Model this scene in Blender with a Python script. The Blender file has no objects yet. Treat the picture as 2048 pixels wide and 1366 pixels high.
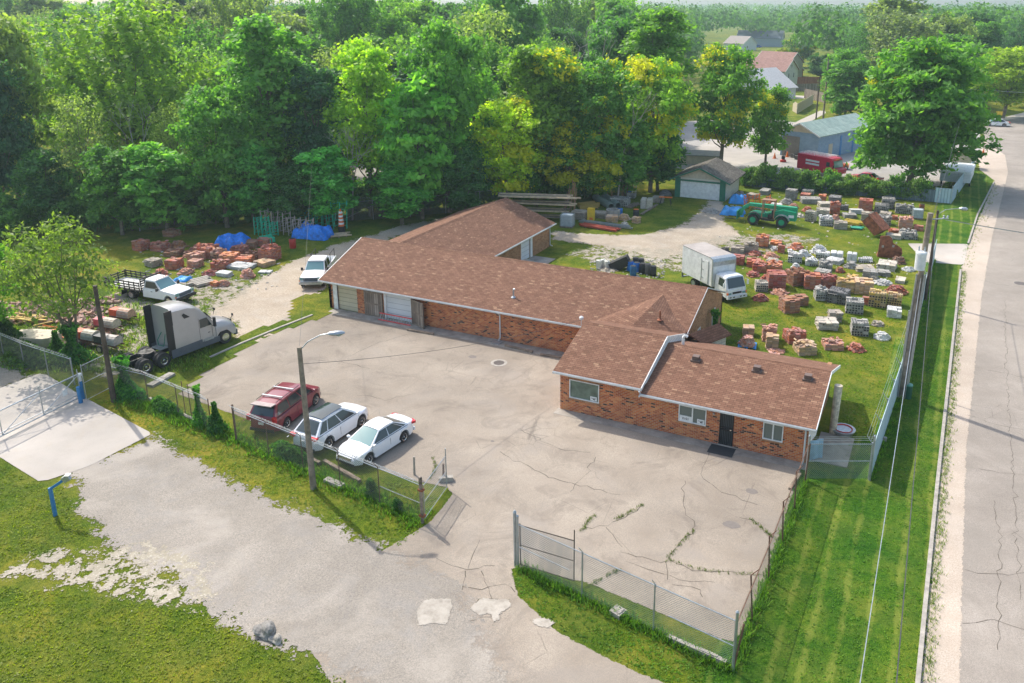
import bpy, bmesh, math, random
import numpy as np
from mathutils import Vector, Matrix
from math import radians as R, sin, cos, pi, sqrt
random.seed(7); rng = np.random.default_rng(7)
scene = bpy.context.scene; COL = scene.collection
# ------------------------------------------------------------------ camera
F, PX, PY, PIT, TH, H = 1660., 1110., 500., math.atan(498/1660.), R(25.4), 24.
cam = bpy.data.objects.new('camera', bpy.data.cameras.new('camera')); COL.objects.link(cam)
cam.location = (0, 0, H); cam.rotation_euler = (pi/2-PIT, 0, TH)
cam.data.sensor_width = 36; cam.data.lens = F/2048*36
cam.data.shift_x = (1024-PX)/2048; cam.data.shift_y = -(683-PY)/2048
cam.data.clip_start = .1; cam.data.clip_end = 9000
scene.camera = cam
# ------------------------------------------------------------------ light
SUN_EL, SUN_AZ = R(47.5), R(156)      # azimuth = math angle the light comes from
sun = bpy.data.objects.new('sun', bpy.data.lights.new('sun', 'SUN')); COL.objects.link(sun)
sun.data.energy = 2.75; sun.data.angle = R(.55); sun.data.color = (1, .945, .86)
sd = Vector((cos(SUN_EL)*cos(SUN_AZ), cos(SUN_EL)*sin(SUN_AZ), sin(SUN_EL)))
sun.rotation_euler = sd.to_track_quat('Z', 'Y').to_euler(); sun.location = (-60, 60, 80)
w = bpy.data.worlds.new('World'); scene.world = w; w.use_nodes = True
bg = w.node_tree.nodes['Background']; sky = w.node_tree.nodes.new('ShaderNodeTexSky')
sky.sky_type = 'NISHITA'; sky.sun_disc = False; sky.sun_elevation = SUN_EL
sky.sun_rotation = pi/2-SUN_AZ; sky.air_density = 1.2; sky.dust_density = 2.5; sky.ozone_density = .35
w.node_tree.links.new(sky.outputs[0], bg.inputs[0]); bg.inputs[1].default_value = .15
scene.view_settings.view_transform = 'Standard'; scene.view_settings.look = 'None'
scene.view_settings.exposure = .8; scene.view_settings.gamma = 1
scene.cycles.max_bounces = 6; scene.cycles.transparent_max_bounces = 16
scene.cycles.diffuse_bounces = 3; scene.cycles.transmission_bounces = 4
# ------------------------------------------------------------------ photo-to-ground measures
_fw = (-sin(TH)*cos(PIT), cos(TH)*cos(PIT), -sin(PIT)); _rt = (cos(TH), sin(TH), 0)
_up = (-sin(TH)*sin(PIT), cos(TH)*sin(PIT), cos(PIT))
def ray(x, y):
    a = (x-PX)/F; b = -(y-PY)/F
    return [_fw[i]+a*_rt[i]+b*_up[i] for i in range(3)]
def at(x, y, z=0.):
    d = ray(x, y); t = (z-H)/d[2]; return Vector((d[0]*t, d[1]*t, z))
def pj(p):
    q = (p[0], p[1], p[2]-H); z = sum(q[i]*_fw[i] for i in range(3))
    return (PX+F*sum(q[i]*_rt[i] for i in range(3))/z, PY-F*sum(q[i]*_up[i] for i in range(3))/z)
def hz(x, yb, yt):
    g = at(x, yb); lo, hi = 0, 60
    for _ in range(40):
        m = (lo+hi)/2
        if pj((g.x, g.y, m))[1] > yt: lo = m
        else: hi = m
    return lo
def mpp(x, y):                         # metres per photo pixel at that ground point
    g = at(x, y); return (g.x*_fw[0]+g.y*_fw[1]-H*_fw[2])/F
# ------------------------------------------------------------------ mesh helpers
class MB:
    def __init__(s): s.v = []; s.f = []; s.m = []; s.uv = {}
    def face(s, pts, m=0):
        i = len(s.v); s.v += [tuple(p) for p in pts]; s.f.append(tuple(range(i, i+len(pts)))); s.m.append(m); return s
    def add(s, vs, fs, m=0):
        i = len(s.v); s.v += [tuple(p) for p in vs]
        for f in fs: s.f.append(tuple(i+k for k in f)); s.m.append(m)
        return s
    def box(s, c, d, m=0, rz=0, rx=0, ry=0, skip=()):
        M_ = Matrix.Rotation(rz, 3, 'Z') @ Matrix.Rotation(ry, 3, 'Y') @ Matrix.Rotation(rx, 3, 'X')
        vs = [Vector(c)+M_ @ Vector((x*d[0]/2, y*d[1]/2, z*d[2]/2)) for z in (-1, 1) for y in (-1, 1) for x in (-1, 1)]
        fs = {'b': (0, 2, 3, 1), 't': (4, 5, 7, 6), 'f': (0, 1, 5, 4), 'k': (2, 6, 7, 3), 'l': (0, 4, 6, 2), 'r': (1, 3, 7, 5)}
        return s.add(vs, [fs[k] for k in fs if k not in skip], m)
    def b2(s, a, b, m=0): return s.box([(a[i]+b[i])/2 for i in range(3)], [abs(b[i]-a[i]) for i in range(3)], m)
    def tube(s, a, b, r, r2=None, n=8, m=0, cap=True):
        a = Vector(a); b = Vector(b); d = (b-a); r2 = r if r2 is None else r2
        if d.length < 1e-6: return s
        q = d.normalized(); u = q.orthogonal().normalized(); w_ = q.cross(u)
        vs = [p+(u*cos(2*pi*k/n)+w_*sin(2*pi*k/n))*rr for p, rr in ((a, r), (b, r2)) for k in range(n)]
        fs = [(k, (k+1) % n, n+(k+1) % n, n+k) for k in range(n)]
        if cap: fs += [tuple(range(n))[::-1], tuple(range(n, 2*n))]
        return s.add(vs, fs, m)
    def path(s, pts, r, n=6, m=0):
        for a, b in zip(pts, pts[1:]): s.tube(a, b, r, n=n, m=m)
        return s
    def lathe(s, prof, n=16, m=0, axis='Z', c=(0, 0, 0)):
        vs = []; c = Vector(c)
        for r_, h_ in prof:
            for k in range(n):
                a = 2*pi*k/n; p = (r_*cos(a), r_*sin(a), h_)
                if axis == 'Y': p = (p[0], h_, p[1])
                if axis == 'X': p = (h_, p[0], p[1])
                vs.append(c+Vector(p))
        fs = []
        for j in range(len(prof)-1):
            for k in range(n): fs.append((j*n+k, j*n+(k+1) % n, (j+1)*n+(k+1) % n, (j+1)*n+k))
        fs += [tuple(range(n))[::-1], tuple(range((len(prof)-1)*n, len(prof)*n))]
        return s.add(vs, fs, m)
    def prism(s, poly, z0, z1, m=0):
        n = len(poly); vs = [(p[0], p[1], z0) for p in poly]+[(p[0], p[1], z1) for p in poly]
        return s.add(vs, [(k, (k+1) % n, n+(k+1) % n, n+k) for k in range(n)]+[tuple(range(n))[::-1], tuple(range(n, 2*n))], m)
    def extr(s, poly, a, b, m=0, axis='Y'):   # polygon in XZ (or YZ) extruded along Y (or X)
        n = len(poly)
        f = (lambda p, t: (p[0], t, p[1])) if axis == 'Y' else (lambda p, t: (t, p[0], p[1]))
        vs = [f(p, a) for p in poly]+[f(p, b) for p in poly]
        return s.add(vs, [(k, (k+1) % n, n+(k+1) % n, n+k) for k in range(n)]+[tuple(range(n))[::-1], tuple(range(n, 2*n))], m)
    def loft(s, rings, m=0, close=True, caps=True):
        n = len(rings[0]); vs = [p for r_ in rings for p in r_]; fs = []
        for j in range(len(rings)-1):
            for k in range(n if close else n-1): fs.append((j*n+k, j*n+(k+1) % n, (j+1)*n+(k+1) % n, (j+1)*n+k))
        if caps: fs += [tuple(range(n))[::-1], tuple(range((len(rings)-1)*n, len(rings)*n))]
        return s.add(vs, fs, m)
    def mesh(s, name, mats, smooth=False):
        me = bpy.data.meshes.new(name); me.from_pydata(s.v, [], s.f); me.validate(clean_customdata=False)
        for m in (mats if isinstance(mats, (list, tuple)) else [mats]): me.materials.append(m)
        if len(me.polygons) == len(s.m): me.polygons.foreach_set('material_index', s.m)
        bm = bmesh.new(); bm.from_mesh(me)
        if smooth: bmesh.ops.remove_doubles(bm, verts=bm.verts, dist=.0005)
        bmesh.ops.recalc_face_normals(bm, faces=bm.faces)
        uvl = bm.loops.layers.uv.new('UVMap')
        for f in bm.faces:
            n = f.normal
            if abs(n.z) > .999: t = Vector((1, 0, 0)); v_ = Vector((0, 1, 0))
            else: t = Vector((-n.y, n.x, 0)).normalized(); v_ = n.cross(t)
            for l in f.loops: l[uvl].uv = (l.vert.co.dot(t), l.vert.co.dot(v_))
        bm.to_mesh(me); bm.free()
        if smooth:
            me.polygons.foreach_set('use_smooth', [True]*len(me.polygons))
            try: me.set_sharp_from_angle(angle=R(38))
            except Exception: pass
        return me
    def build(s, name, mats, parent=None, smooth=False, label=None):
        o = bpy.data.objects.new(name, s.mesh(name, mats, smooth)); COL.objects.link(o)
        if parent: o.parent = parent
        if label: o['label'] = label
        return o
def tag(o, label=None, cat=None, group=None, kind=None):
    if label: o['label'] = label
    if cat: o['category'] = cat
    if group: o['group'] = group
    if kind: o['kind'] = kind
    return o
def thing(name, label, cat, loc=(0, 0, 0), rz=0, group=None):
    o = bpy.data.objects.new(name, None); COL.objects.link(o); o.location = loc; o.rotation_euler = (0, 0, rz)
    o.empty_display_size = .2
    return tag(o, label, cat, group)
KIDS = {}
def kids(o): return [c for c in COL.objects if c.parent == o]
def copy_tree(o, loc=None, rz=None, label=None, group=None, parent=None, src=None):
    c = o.copy(); COL.objects.link(c)
    if parent: c.parent = parent
    if loc is not None: c.location = loc
    if rz is not None: c.rotation_euler = (0, 0, rz)
    if label: c['label'] = label
    if group: c['group'] = group
    for k in list(o.children): copy_tree(k, parent=c)
    return c
# ------------------------------------------------------------------ materials
def nd(nt, typ, ins=None, **pr):
    n = nt.nodes.new(typ)
    for k, v in pr.items(): setattr(n, k, v)
    for k, v in (ins or {}).items():
        if isinstance(v, bpy.types.NodeSocket): nt.links.new(v, n.inputs[k])
        else: n.inputs[k].default_value = v
    return n
def newmat(name):
    m = bpy.data.materials.new(name); m.use_nodes = True; nt = m.node_tree
    return m, nt, nt.nodes['Principled BSDF']
def c4(c): return (c[0], c[1], c[2], 1)
def noise(nt, co, scale, detail=4, rough=.6, dist=0):
    return nd(nt, 'ShaderNodeTexNoise', {'Vector': co, 'Scale': scale, 'Detail': detail, 'Roughness': rough, 'Distortion': dist}).outputs['Fac']
def math_(nt, op, a, b=0., c=None):
    n = nd(nt, 'ShaderNodeMath', {0: a, 1: b}, operation=op)
    if c is not None:
        if isinstance(c, bpy.types.NodeSocket): nt.links.new(c, n.inputs[2])
        else: n.inputs[2].default_value = c
    return n.outputs[0]
def ramp(nt, fac, stops, interp='LINEAR'):
    n = nd(nt, 'ShaderNodeValToRGB', {'Fac': fac}); cr = n.color_ramp; cr.interpolation = interp
    while len(cr.elements) < len(stops): cr.elements.new(.5)
    for e, (p, c) in zip(cr.elements, stops):
        e.position = p; e.color = c4(c) if hasattr(c, '__len__') else (c, c, c, 1)
    return n.outputs['Color']
def mixc(nt, fac, a, b, mode='MIX'):
    n = nt.nodes.new('ShaderNodeMix'); n.data_type = 'RGBA'; n.blend_type = mode
    for i, v in ((0, fac), (6, a), (7, b)):
        if isinstance(v, bpy.types.NodeSocket): nt.links.new(v, n.inputs[i])
        else: n.inputs[i].default_value = c4(v) if hasattr(v, '__len__') else v
    return n.outputs[2]
def bump(nt, bs, h, strength=.3, dist=.05):
    b = nd(nt, 'ShaderNodeBump', {'Height': h, 'Strength': strength, 'Distance': dist}); nt.links.new(b.outputs[0], bs.inputs['Normal'])
def objco(nt): return nd(nt, 'ShaderNodeTexCoord').outputs['Object']
def geopos(nt): return nd(nt, 'ShaderNodeNewGeometry').outputs['Position']
_pc = {}
def paint(col, rough=.5, metal=0., var=.12, scale=3., b=0., coat=0., spec=.5):
    key = (tuple(col), rough, metal, var, scale, b, coat)
    if key in _pc: return _pc[key]
    m, nt, bs = newmat('paint'); co = objco(nt)
    f = noise(nt, co, scale, 5, .65)
    lo = [max(0, c*(1-var*1.6)) for c in col]; hi = [min(1, c*(1+var)) for c in col]
    nt.links.new(ramp(nt, f, [(.3, lo), (.7, hi)]), bs.inputs['Base Color'])
    bs.inputs['Roughness'].default_value = rough; bs.inputs['Metallic'].default_value = metal
    bs.inputs['Coat Weight'].default_value = coat; bs.inputs['Specular IOR Level'].default_value = spec
    if b: bump(nt, bs, noise(nt, co, scale*8, 3), b, .02)
    _pc[key] = m; return m
def objcol_mat(name, var=.35, rough=.85, b=.4, scale=14.):    # colour comes from each object's own colour, broken up per piece
    m, nt, bs = newmat(name)
    oi = nd(nt, 'ShaderNodeObjectInfo'); g = nd(nt, 'ShaderNodeNewGeometry')
    v = math_(nt, 'MULTIPLY_ADD', g.outputs['Random Per Island'], 2*var, 1-var)
    hsv = nd(nt, 'ShaderNodeHueSaturation', {'Color': oi.outputs['Color'], 'Value': v,
             'Hue': math_(nt, 'MULTIPLY_ADD', math_(nt, 'FRACT', math_(nt, 'MULTIPLY', g.outputs['Random Per Island'], 7.31)), .03, .485),
             'Saturation': math_(nt, 'MULTIPLY_ADD', math_(nt, 'FRACT', math_(nt, 'MULTIPLY', g.outputs['Random Per Island'], 3.77)), .4, .75)})
    f = noise(nt, objco(nt), scale, 4)
    c = mixc(nt, math_(nt, 'MULTIPLY', f, .28), hsv.outputs[0], (.42, .36, .3))
    f2 = ramp(nt, f, [(.3, .7), (.7, 1.15)])
    nt.links.new(mixc(nt, 1., c, f2, 'MULTIPLY'), bs.inputs['Base Color']); bs.inputs['Roughness'].default_value = rough
    bump(nt, bs, f, b, .03); return m
M = {}
# --- lawn
def grass_mat(name, dark, mid, light, dry, stripes=False):
    m, nt, bs = newmat(name); p = geopos(nt)
    big = noise(nt, p, .06, 4, .6); med = noise(nt, p, .5, 5, .7); fine = noise(nt, p, 5., 5, .85); vf = noise(nt, p, 20., 3, .85)
    f = math_(nt, 'ADD', math_(nt, 'MULTIPLY', fine, .55), math_(nt, 'MULTIPLY', vf, .45))
    c = ramp(nt, f, [(.38, dark), (.5, mid), (.6, light)])
    c = mixc(nt, ramp(nt, med, [(.42, 0.), (.68, .75)]), c, ramp(nt, f, [(.3, [x*.75 for x in light]), (.68, dry)]))
    tint = ramp(nt, big, [(.35, (.66, .84, .7)), (.65, (1.3, 1.08, .95))])
    c = mixc(nt, 1., c, tint, 'MULTIPLY'); m2 = noise(nt, p, .28, 5, .7, .8); c = mixc(nt, 1., c, ramp(nt, m2, [(.36, (.62, .78, .7)), (.5, (1, 1, 1)), (.64, (1.35, 1.15, 1.))]), 'MULTIPLY')
    spots = ramp(nt, noise(nt, p, 2.3, 5, .75), [(.64, 0.), (.72, .55)])
    c = mixc(nt, spots, c, dry)
    if stripes:
        st = nd(nt, 'ShaderNodeTexWave', {'Vector': p, 'Scale': .31, 'Distortion': 1.5, 'Detail': 2, 'Detail Scale': .6}, wave_type='BANDS', bands_direction='X')
        s2 = ramp(nt, math_(nt, 'MULTIPLY', st.outputs['Fac'], math_(nt, 'ADD', med, .3)), [(.60, 0.), (.85, .42)])
        c = mixc(nt, s2, c, (.30, .33, .06))
    nt.links.new(c, bs.inputs['Base Color']); bs.inputs['Roughness'].default_value = .95; bs.inputs['Specular IOR Level'].default_value = .15
    bump(nt, bs, f, .9, .12); return m
M['grass'] = grass_mat('lawn grass', (.035, .075, .004), (.095, .155, .008), (.21, .26, .018), (.34, .29, .07))
M['verge'] = grass_mat('mown verge grass', (.018, .07, .004), (.048, .145, .008), (.11, .225, .016), (.22, .25, .05), True)
# --- mineral surfaces with ragged edges (attribute sd = metres inside the outline)
def sheet_mat(name, cols, scale, amp, nscale, fine=None, cracks=0., blotch=None, bmp=.4, tuft=None, macro=(.85, 1.12), stain=None):
    m, nt, bs = newmat(name); p = geopos(nt); out = nt.nodes['Material Output']
    f1 = noise(nt, p, scale, 6, .62); c = ramp(nt, f1, [(.28, cols[0]), (.5, cols[1]), (.72, cols[2])])
    if fine:
        ff = noise(nt, p, fine[0], 3, .8)
        c = mixc(nt, ramp(nt, ff, [(.5-fine[1], 1.), (.5+fine[1], 0.)]), c, fine[2])
        vor = nd(nt, 'ShaderNodeTexVoronoi', {'Vector': p, 'Scale': fine[0]*1.3}).outputs['Distance']
        c = mixc(nt, ramp(nt, vor, [(.0, .45), (.35, 0.)]), c, fine[3])
    if blotch:
        c = mixc(nt, ramp(nt, noise(nt, p, blotch[0], 4, .6, .6), [(.5, 0.), (.66, blotch[1])]), c, blotch[2])
    if stain:
        c = mixc(nt, ramp(nt, noise(nt, p, stain[0], 6, .75, 1.2), [(.5, 0.), (.7, stain[1])]), c, stain[2])
    if cracks:
        for sc_, wd, dn in ((.16, .0016, .25), (.5, .004, .5)):
            wp = nd(nt, 'ShaderNodeMixRGB', {'Fac': .12/sc_*.16, 'Color1': p, 'Color2': nd(nt, 'ShaderNodeTexNoise', {'Vector': p, 'Scale': .9, 'Detail': 5}).outputs['Color']}, blend_type='ADD')
            vo = nd(nt, 'ShaderNodeTexVoronoi', {'Vector': wp.outputs[0], 'Scale': sc_}, feature='DISTANCE_TO_EDGE').outputs['Distance']
            msk = ramp(nt, noise(nt, p, .22 if dn else .12, 3), [(.46+dn*.15, 0.), (.56+dn*.15, 1.)])
            ln = ramp(nt, vo, [(0., 1.), (wd*2*(1 if dn == 0 else 1.2), 0.)])
            c = mixc(nt, math_(nt, 'MULTIPLY', math_(nt, 'MULTIPLY', ln, msk), cracks*.7), c, (.13, .11, .09))
    mac = ramp(nt, noise(nt, p, .09, 3), [(.35, macro[0]), (.65, macro[1])]); c = mixc(nt, 1., c, mac, 'MULTIPLY')
    nt.links.new(c, bs.inputs['Base Color']); bs.inputs['Roughness'].default_value = .93; bs.inputs['Specular IOR Level'].default_value = .2
    bump(nt, bs, math_(nt, 'ADD', f1, noise(nt, p, 14 if not fine else fine[0], 3)), bmp, .04)
    sd_ = nd(nt, 'ShaderNodeAttribute', attribute_name='sd').outputs['Fac']
    ns = math_(nt, 'ADD', math_(nt, 'MULTIPLY', noise(nt, p, nscale, 5, .75), .65), math_(nt, 'MULTIPLY', noise(nt, p, nscale*7, 3, .8), .35))
    al = math_(nt, 'GREATER_THAN', math_(nt, 'ADD', sd_, math_(nt, 'MULTIPLY', math_(nt, 'SUBTRACT', ns, .5), amp*5)), 0.)
    if tuft:
        tf = ramp(nt, noise(nt, p, tuft[0], 5, .8), [(tuft[1], 1.), (tuft[1]+.012, 0.)]); al = math_(nt, 'MULTIPLY', al, tf)
    tr = nt.nodes.new('ShaderNodeBsdfTransparent')
    mx = nd(nt, 'ShaderNodeMixShader', {0: al, 1: tr.outputs[0], 2: bs.outputs[0]}); nt.links.new(mx.outputs[0], out.inputs[0]); return m
M['gravel'] = sheet_mat('gravel', ((.30, .262, .215), (.37, .326, .27), (.43, .38, .32)), .5, 1.3, .9, (17, .17, (.2, .18, .155), (.5, .45, .39)), blotch=(.22, .5, (.46, .41, .35)), bmp=.35, stain=(.35, .4, (.27, .26, .25)), macro=(.9, 1.08))
M['lot'] = sheet_mat('worn lot paving', ((.31, .255, .195), (.38, .32, .25), (.44, .375, .295)), .45, .1, 1.2, (26, .1, (.27, .23, .19), (.45, .39, .33)), .8, (.28, .5, (.29, .255, .22)), .25, stain=(.4, .85, (.22, .185, .15)), macro=(.78, 1.12))
M['dirt'] = sheet_mat('bare dirt track', ((.38, .31, .23), (.47, .39, .30), (.55, .465, .37)), .7, 1.2, .7, (7, .12, (.34, .28, .21), (.7, .63, .54)), 0, (.4, .35, (.42, .38, .33)), .5)
M['patchy'] = sheet_mat('patchy chippings in grass', ((.28, .245, .18), (.38, .33, .26), (.46, .41, .34)), .8, 1.2, .6, (6, .14, (.3, .27, .2), (.72, .68, .6)), 0, None, .6, tuft=(1.1, .5))
M['road'] = sheet_mat('old asphalt road', ((.30, .26, .22), (.36, .315, .265), (.41, .36, .31)), .6, .12, 1.6, (26, .12, (.24, .21, .18), (.44, .39, .34)), .8, (.3, .5, (.27, .24, .205)), .25, stain=(.25, .4, (.42, .37, .32)), macro=(.85, 1.1))
M['slab'] = sheet_mat('poured concrete', ((.36, .32, .27), (.43, .385, .33), (.48, .43, .37)), .8, .02, 2., (30, .08, (.46, .42, .38), (.6, .55, .5)), 0, (.4, .2, (.48, .43, .37)), .12, stain=(.5, .25, (.46, .38, .27)))
M['shoulder'] = sheet_mat('dirt shoulder', ((.44, .36, .29), (.52, .435, .355), (.58, .5, .42)), .8, .25, 1., (16, .1, (.4, .33, .26), (.56, .48, .4)), 0, (.3, .3, (.46, .4, .34)), .25)
M['patch'] = sheet_mat('broken pale patch', ((.26, .23, .19), (.40, .36, .305), (.48, .435, .375)), 2, .12, 2.2, None, 1., None, .4)
M['grey_asphalt'] = sheet_mat('grey yard asphalt', ((.36, .33, .30), (.44, .41, .375), (.5, .47, .44)), .4, .5, .6, (9, .12, (.3, .28, .26), (.56, .53, .5)), .6, (.2, .5, (.30, .28, .26)), .3)  # grey asphalt in its own tone, for the neighbour yard and back street
# --- brick, shingle, boards
def bricky(name, stops, mortar, bw, bh, ms, noise_amt=.25, bmp=.5, off=.5):
    m, nt, bs = newmat(name); uv = nd(nt, 'ShaderNodeTexCoord').outputs['UV']
    bt = nd(nt, 'ShaderNodeTexBrick', {'Vector': uv, 'Color1': (0, 0, 0, 1), 'Color2': (1, 1, 1, 1), 'Mortar': (.5, .5, .5, 1), 'Scale': 1., 'Mortar Size': ms,
            'Mortar Smooth': .1, 'Bias': 0., 'Brick Width': bw, 'Row Height': bh}, offset=off)
    c = ramp(nt, bt.outputs['Color'], stops)
    n1 = noise(nt, uv, .9, 4); c = mixc(nt, 1., c, ramp(nt, n1, [(.3, 1-noise_amt), (.7, 1+noise_amt)]), 'MULTIPLY')
    c = mixc(nt, bt.outputs['Fac'], c, mortar)
    nt.links.new(c, bs.inputs['Base Color']); bs.inputs['Roughness'].default_value = .9; bs.inputs['Specular IOR Level'].default_value = .25
    bump(nt, bs, math_(nt, 'SUBTRACT', 1., bt.outputs['Fac']), bmp, .02); return m
M['brick'] = bricky('variegated orange brick', [(0, (.05, .03, .025)), (.07, (.06, .03, .025)), (.10, (.34, .08, .03)), (.45, (.50, .14, .045)), (.75, (.55, .185, .06)), (1, (.60, .25, .09))], (.46, .33, .24), .26, .1, .010)
M['brick_plain'] = bricky('rough tan brick', [(0, (.2, .09, .045)), (.3, (.36, .17, .08)), (1, (.46, .24, .12))], (.40, .25, .15), .24, .09, .012, .3)
M['shingle'] = bricky('brown asphalt shingles', [(0, (.165, .082, .05)), (.3, (.205, .102, .064)), (.8, (.235, .12, .076)), (.95, (.275, .15, .095)), (1, (.35, .21, .13))], (.10, .052, .034), .36, .16, .014, .09, .6, .37)
M['shingle_grey'] = bricky('grey brown shingles', [(0, (.11, .10, .085)), (1, (.2, .18, .15))], (.06, .05, .045), .34, .16, .015, .3)
M['shingle_far'] = bricky('faded pink shingles', [(0, (.3, .17, .14)), (1, (.4, .24, .2))], (.22, .13, .11), .5, .25, .02, .15)
M['siding'] = bricky('cream lap siding', [(0, (.6, .56, .46)), (1, (.64, .6, .5))], (.4, .37, .3), 6, .2, .02, .08, .3, 0)
M['siding_white'] = bricky('white lap siding', [(0, (.72, .73, .72)), (1, (.76, .77, .76))], (.5, .51, .52), 6, .2, .02, .06, .3, 0)
M['blueblock'] = bricky('blue painted block', [(0, (.22, .32, .43)), (1, (.27, .37, .47))], (.2, .29, .4), .4, .2, .01, .12, .3)
M['board'] = bricky('weathered upright boards', [(0, (.2, .155, .12)), (.5, (.3, .24, .19)), (1, (.4, .33, .27))], (.06, .05, .04), .2, 4, .012, .25, .4, 0)
M['board_red'] = bricky('red-brown fence boards', [(0, (.26, .11, .06)), (1, (.4, .19, .1))], (.08, .04, .03), .16, 5, .015, .2, .4, 0)
M['panel'] = bricky('roll-up door slats', [(0, (.66, .68, .68)), (1, (.7, .72, .72))], (.4, .42, .43), 30, .45, .02, .05, .3, 0)
M['panel_tan'] = bricky('tan sectional door', [(0, (.56, .5, .34)), (1, (.6, .54, .38))], (.3, .27, .2), 30, .36, .02, .08, .3, 0)
M['tin'] = bricky('pale corrugated sheet', [(0, (.42, .54, .57)), (1, (.52, .63, .65))], (.26, .36, .39), .35, 30, .05, .1, .6, 0)
M['tinroof'] = bricky('green metal roof', [(0, (.27, .36, .32)), (1, (.33, .42, .37))], (.2, .27, .24), .6, 30, .03, .2, .4, 0)
M['white'] = paint((.76, .77, .75), .5); M['gutter'] = paint((.62, .64, .64), .45, .0, .1)
M['walk_shaded'] = paint((.34, .305, .26), .95, 0, .25, 1.2, .2); M['concrete'] = paint((.39, .355, .305), .9, 0, .2, 4, .3); M['black'] = paint((.02, .02, .022), .5, 0, .2); M['rubber'] = paint((.04, .038, .036), .85, 0, .3, 6)  # pavement concrete darkened: shade along the walls is put into its colour
M['galv'] = paint((.42, .45, .47), .4, .6, .15, 5); M['rusty'] = paint((.2, .11, .075), .8, .2, .4, 6, .3)
M['rust'] = paint((.28, .10, .05), .85, .1, .45, 2.5, .4); M['wood'] = paint((.26, .2, .15), .9, 0, .3, 3, .4); M['polewood'] = paint((.27, .22, .17), .9, 0, .35, 2, .5)
M['poledark'] = paint((.10, .075, .055), .9, 0, .35, 2, .4); M['lumber'] = paint((.55, .42, .27), .85, 0, .25, 2); M['bark'] = paint((.2, .165, .12), .95, 0, .35, 3, .6)
M['chrome'] = paint((.65, .66, .67), .22, .9, .05); M['blue'] = paint((.03, .2, .45), .5); M['tarp'] = paint((.015, .22, .85), .5, 0, .35, 2.5, .7)
M['tarp2'] = paint((.03, .3, .72), .45, 0, .25, 1.5, .5); M['red'] = paint((.5, .04, .03), .45); M['green'] = paint((.01, .32, .16), .45, 0, .15); M['wire'] = paint((.05, .05, .05), .6)
M['orange'] = paint((.75, .17, .03), .5); M['yellow'] = paint((.75, .5, .03), .5); M['cream'] = paint((.55, .47, .34), .7); M['trimgreen'] = paint((.03, .17, .10), .6)
M['glass'] = (lambda m, nt, bs: (bs.inputs['Base Color'].__setattr__('default_value', (.03, .045, .045, 1)), bs.inputs['Roughness'].__setattr__('default_value', .06), bs.inputs['Specular IOR Level'].__setattr__('default_value', .8), m)[-1])(*newmat('dark glass'))
M['glass2'] = (lambda m, nt, bs: (bs.inputs['Base Color'].__setattr__('default_value', (.16, .3, .3, 1)), bs.inputs['Roughness'].__setattr__('default_value', .08), bs.inputs['Specular IOR Level'].__setattr__('default_value', .9), m)[-1])(*newmat('pale screen glass'))
M['pane'] = (lambda m, nt, bs: (bs.inputs['Base Color'].__setattr__('default_value', (.14, .17, .15, 1)), bs.inputs['Roughness'].__setattr__('default_value', .15), m)[-1])(*newmat('window pane'))
M['blocks'] = objcol_mat('masonry units', .3); M['stones'] = objcol_mat('rough stone', .25, .95, .8, 6)
# chain link: real-size diamond wire pattern
def link_mat(name, col, pitch=.075, wd=.11):
    m, nt, bs = newmat(name); uv = nd(nt, 'ShaderNodeTexCoord').outputs['UV']; s = nd(nt, 'ShaderNodeSeparateXYZ', {0: uv})
    ls = []
    for op in ('ADD', 'SUBTRACT'):
        a = math_(nt, op, s.outputs[0], s.outputs[1]); fr = math_(nt, 'FRACT', math_(nt, 'MULTIPLY', a, 1/(pitch*1.41)))
        ls.append(math_(nt, 'LESS_THAN', math_(nt, 'ABSOLUTE', math_(nt, 'SUBTRACT', fr, .5)), wd))
    al = math_(nt, 'MAXIMUM', ls[0], ls[1]); bs.inputs['Base Color'].default_value = c4(col); bs.inputs['Roughness'].default_value = .5; bs.inputs['Metallic'].default_value = .3
    tr = nt.nodes.new('ShaderNodeBsdfTransparent')
    mx = nd(nt, 'ShaderNodeMixShader', {0: al, 1: tr.outputs[0], 2: bs.outputs[0]}); nt.links.new(mx.outputs[0], nt.nodes['Material Output'].inputs[0]); return m
M['link'] = link_mat('galvanised chain link', (.34, .37, .38), .075, .085); M['link_dark'] = link_mat('dull chain link', (.16, .17, .16), .075, .09)
# leaves: two-sided, let light through; hue from the tree's own colour
def leaf_mat(name='foliage', tr=.5):
    m, nt, bs = newmat(name); oi = nd(nt, 'ShaderNodeObjectInfo'); g = nd(nt, 'ShaderNodeAttribute', attribute_name='rnd').outputs['Fac']
    g2 = nd(nt, 'ShaderNodeAttribute', attribute_name='tip').outputs['Fac']
    c = nd(nt, 'ShaderNodeHueSaturation', {'Color': oi.outputs['Color'], 'Value': math_(nt, 'MULTIPLY_ADD', g, 1.1, .5), 'Hue': math_(nt, 'MULTIPLY_ADD', g, -.035, .515), 'Saturation': 1.0}).outputs[0]
    yl = math_(nt, 'MULTIPLY', math_(nt, 'GREATER_THAN', g2, nd(nt, 'ShaderNodeMath', {0: 1., 1: oi.outputs['Alpha']}, operation='MULTIPLY').outputs[0]), .85)
    c = mixc(nt, yl, c, (.62, .56, .02))
    nt.links.new(c, bs.inputs['Base Color']); bs.inputs['Roughness'].default_value = .55; bs.inputs['Specular IOR Level'].default_value = .3
    tl = nd(nt, 'ShaderNodeBsdfTranslucent', {'Color': mixc(nt, 1., c, (1.5, 1.7, .5), 'MULTIPLY')})
    mx = nd(nt, 'ShaderNodeMixShader', {0: tr, 1: bs.outputs[0], 2: tl.outputs[0]}); nt.links.new(mx.outputs[0], nt.nodes['Material Output'].inputs[0]); return m
M['leaf'] = leaf_mat()
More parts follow.
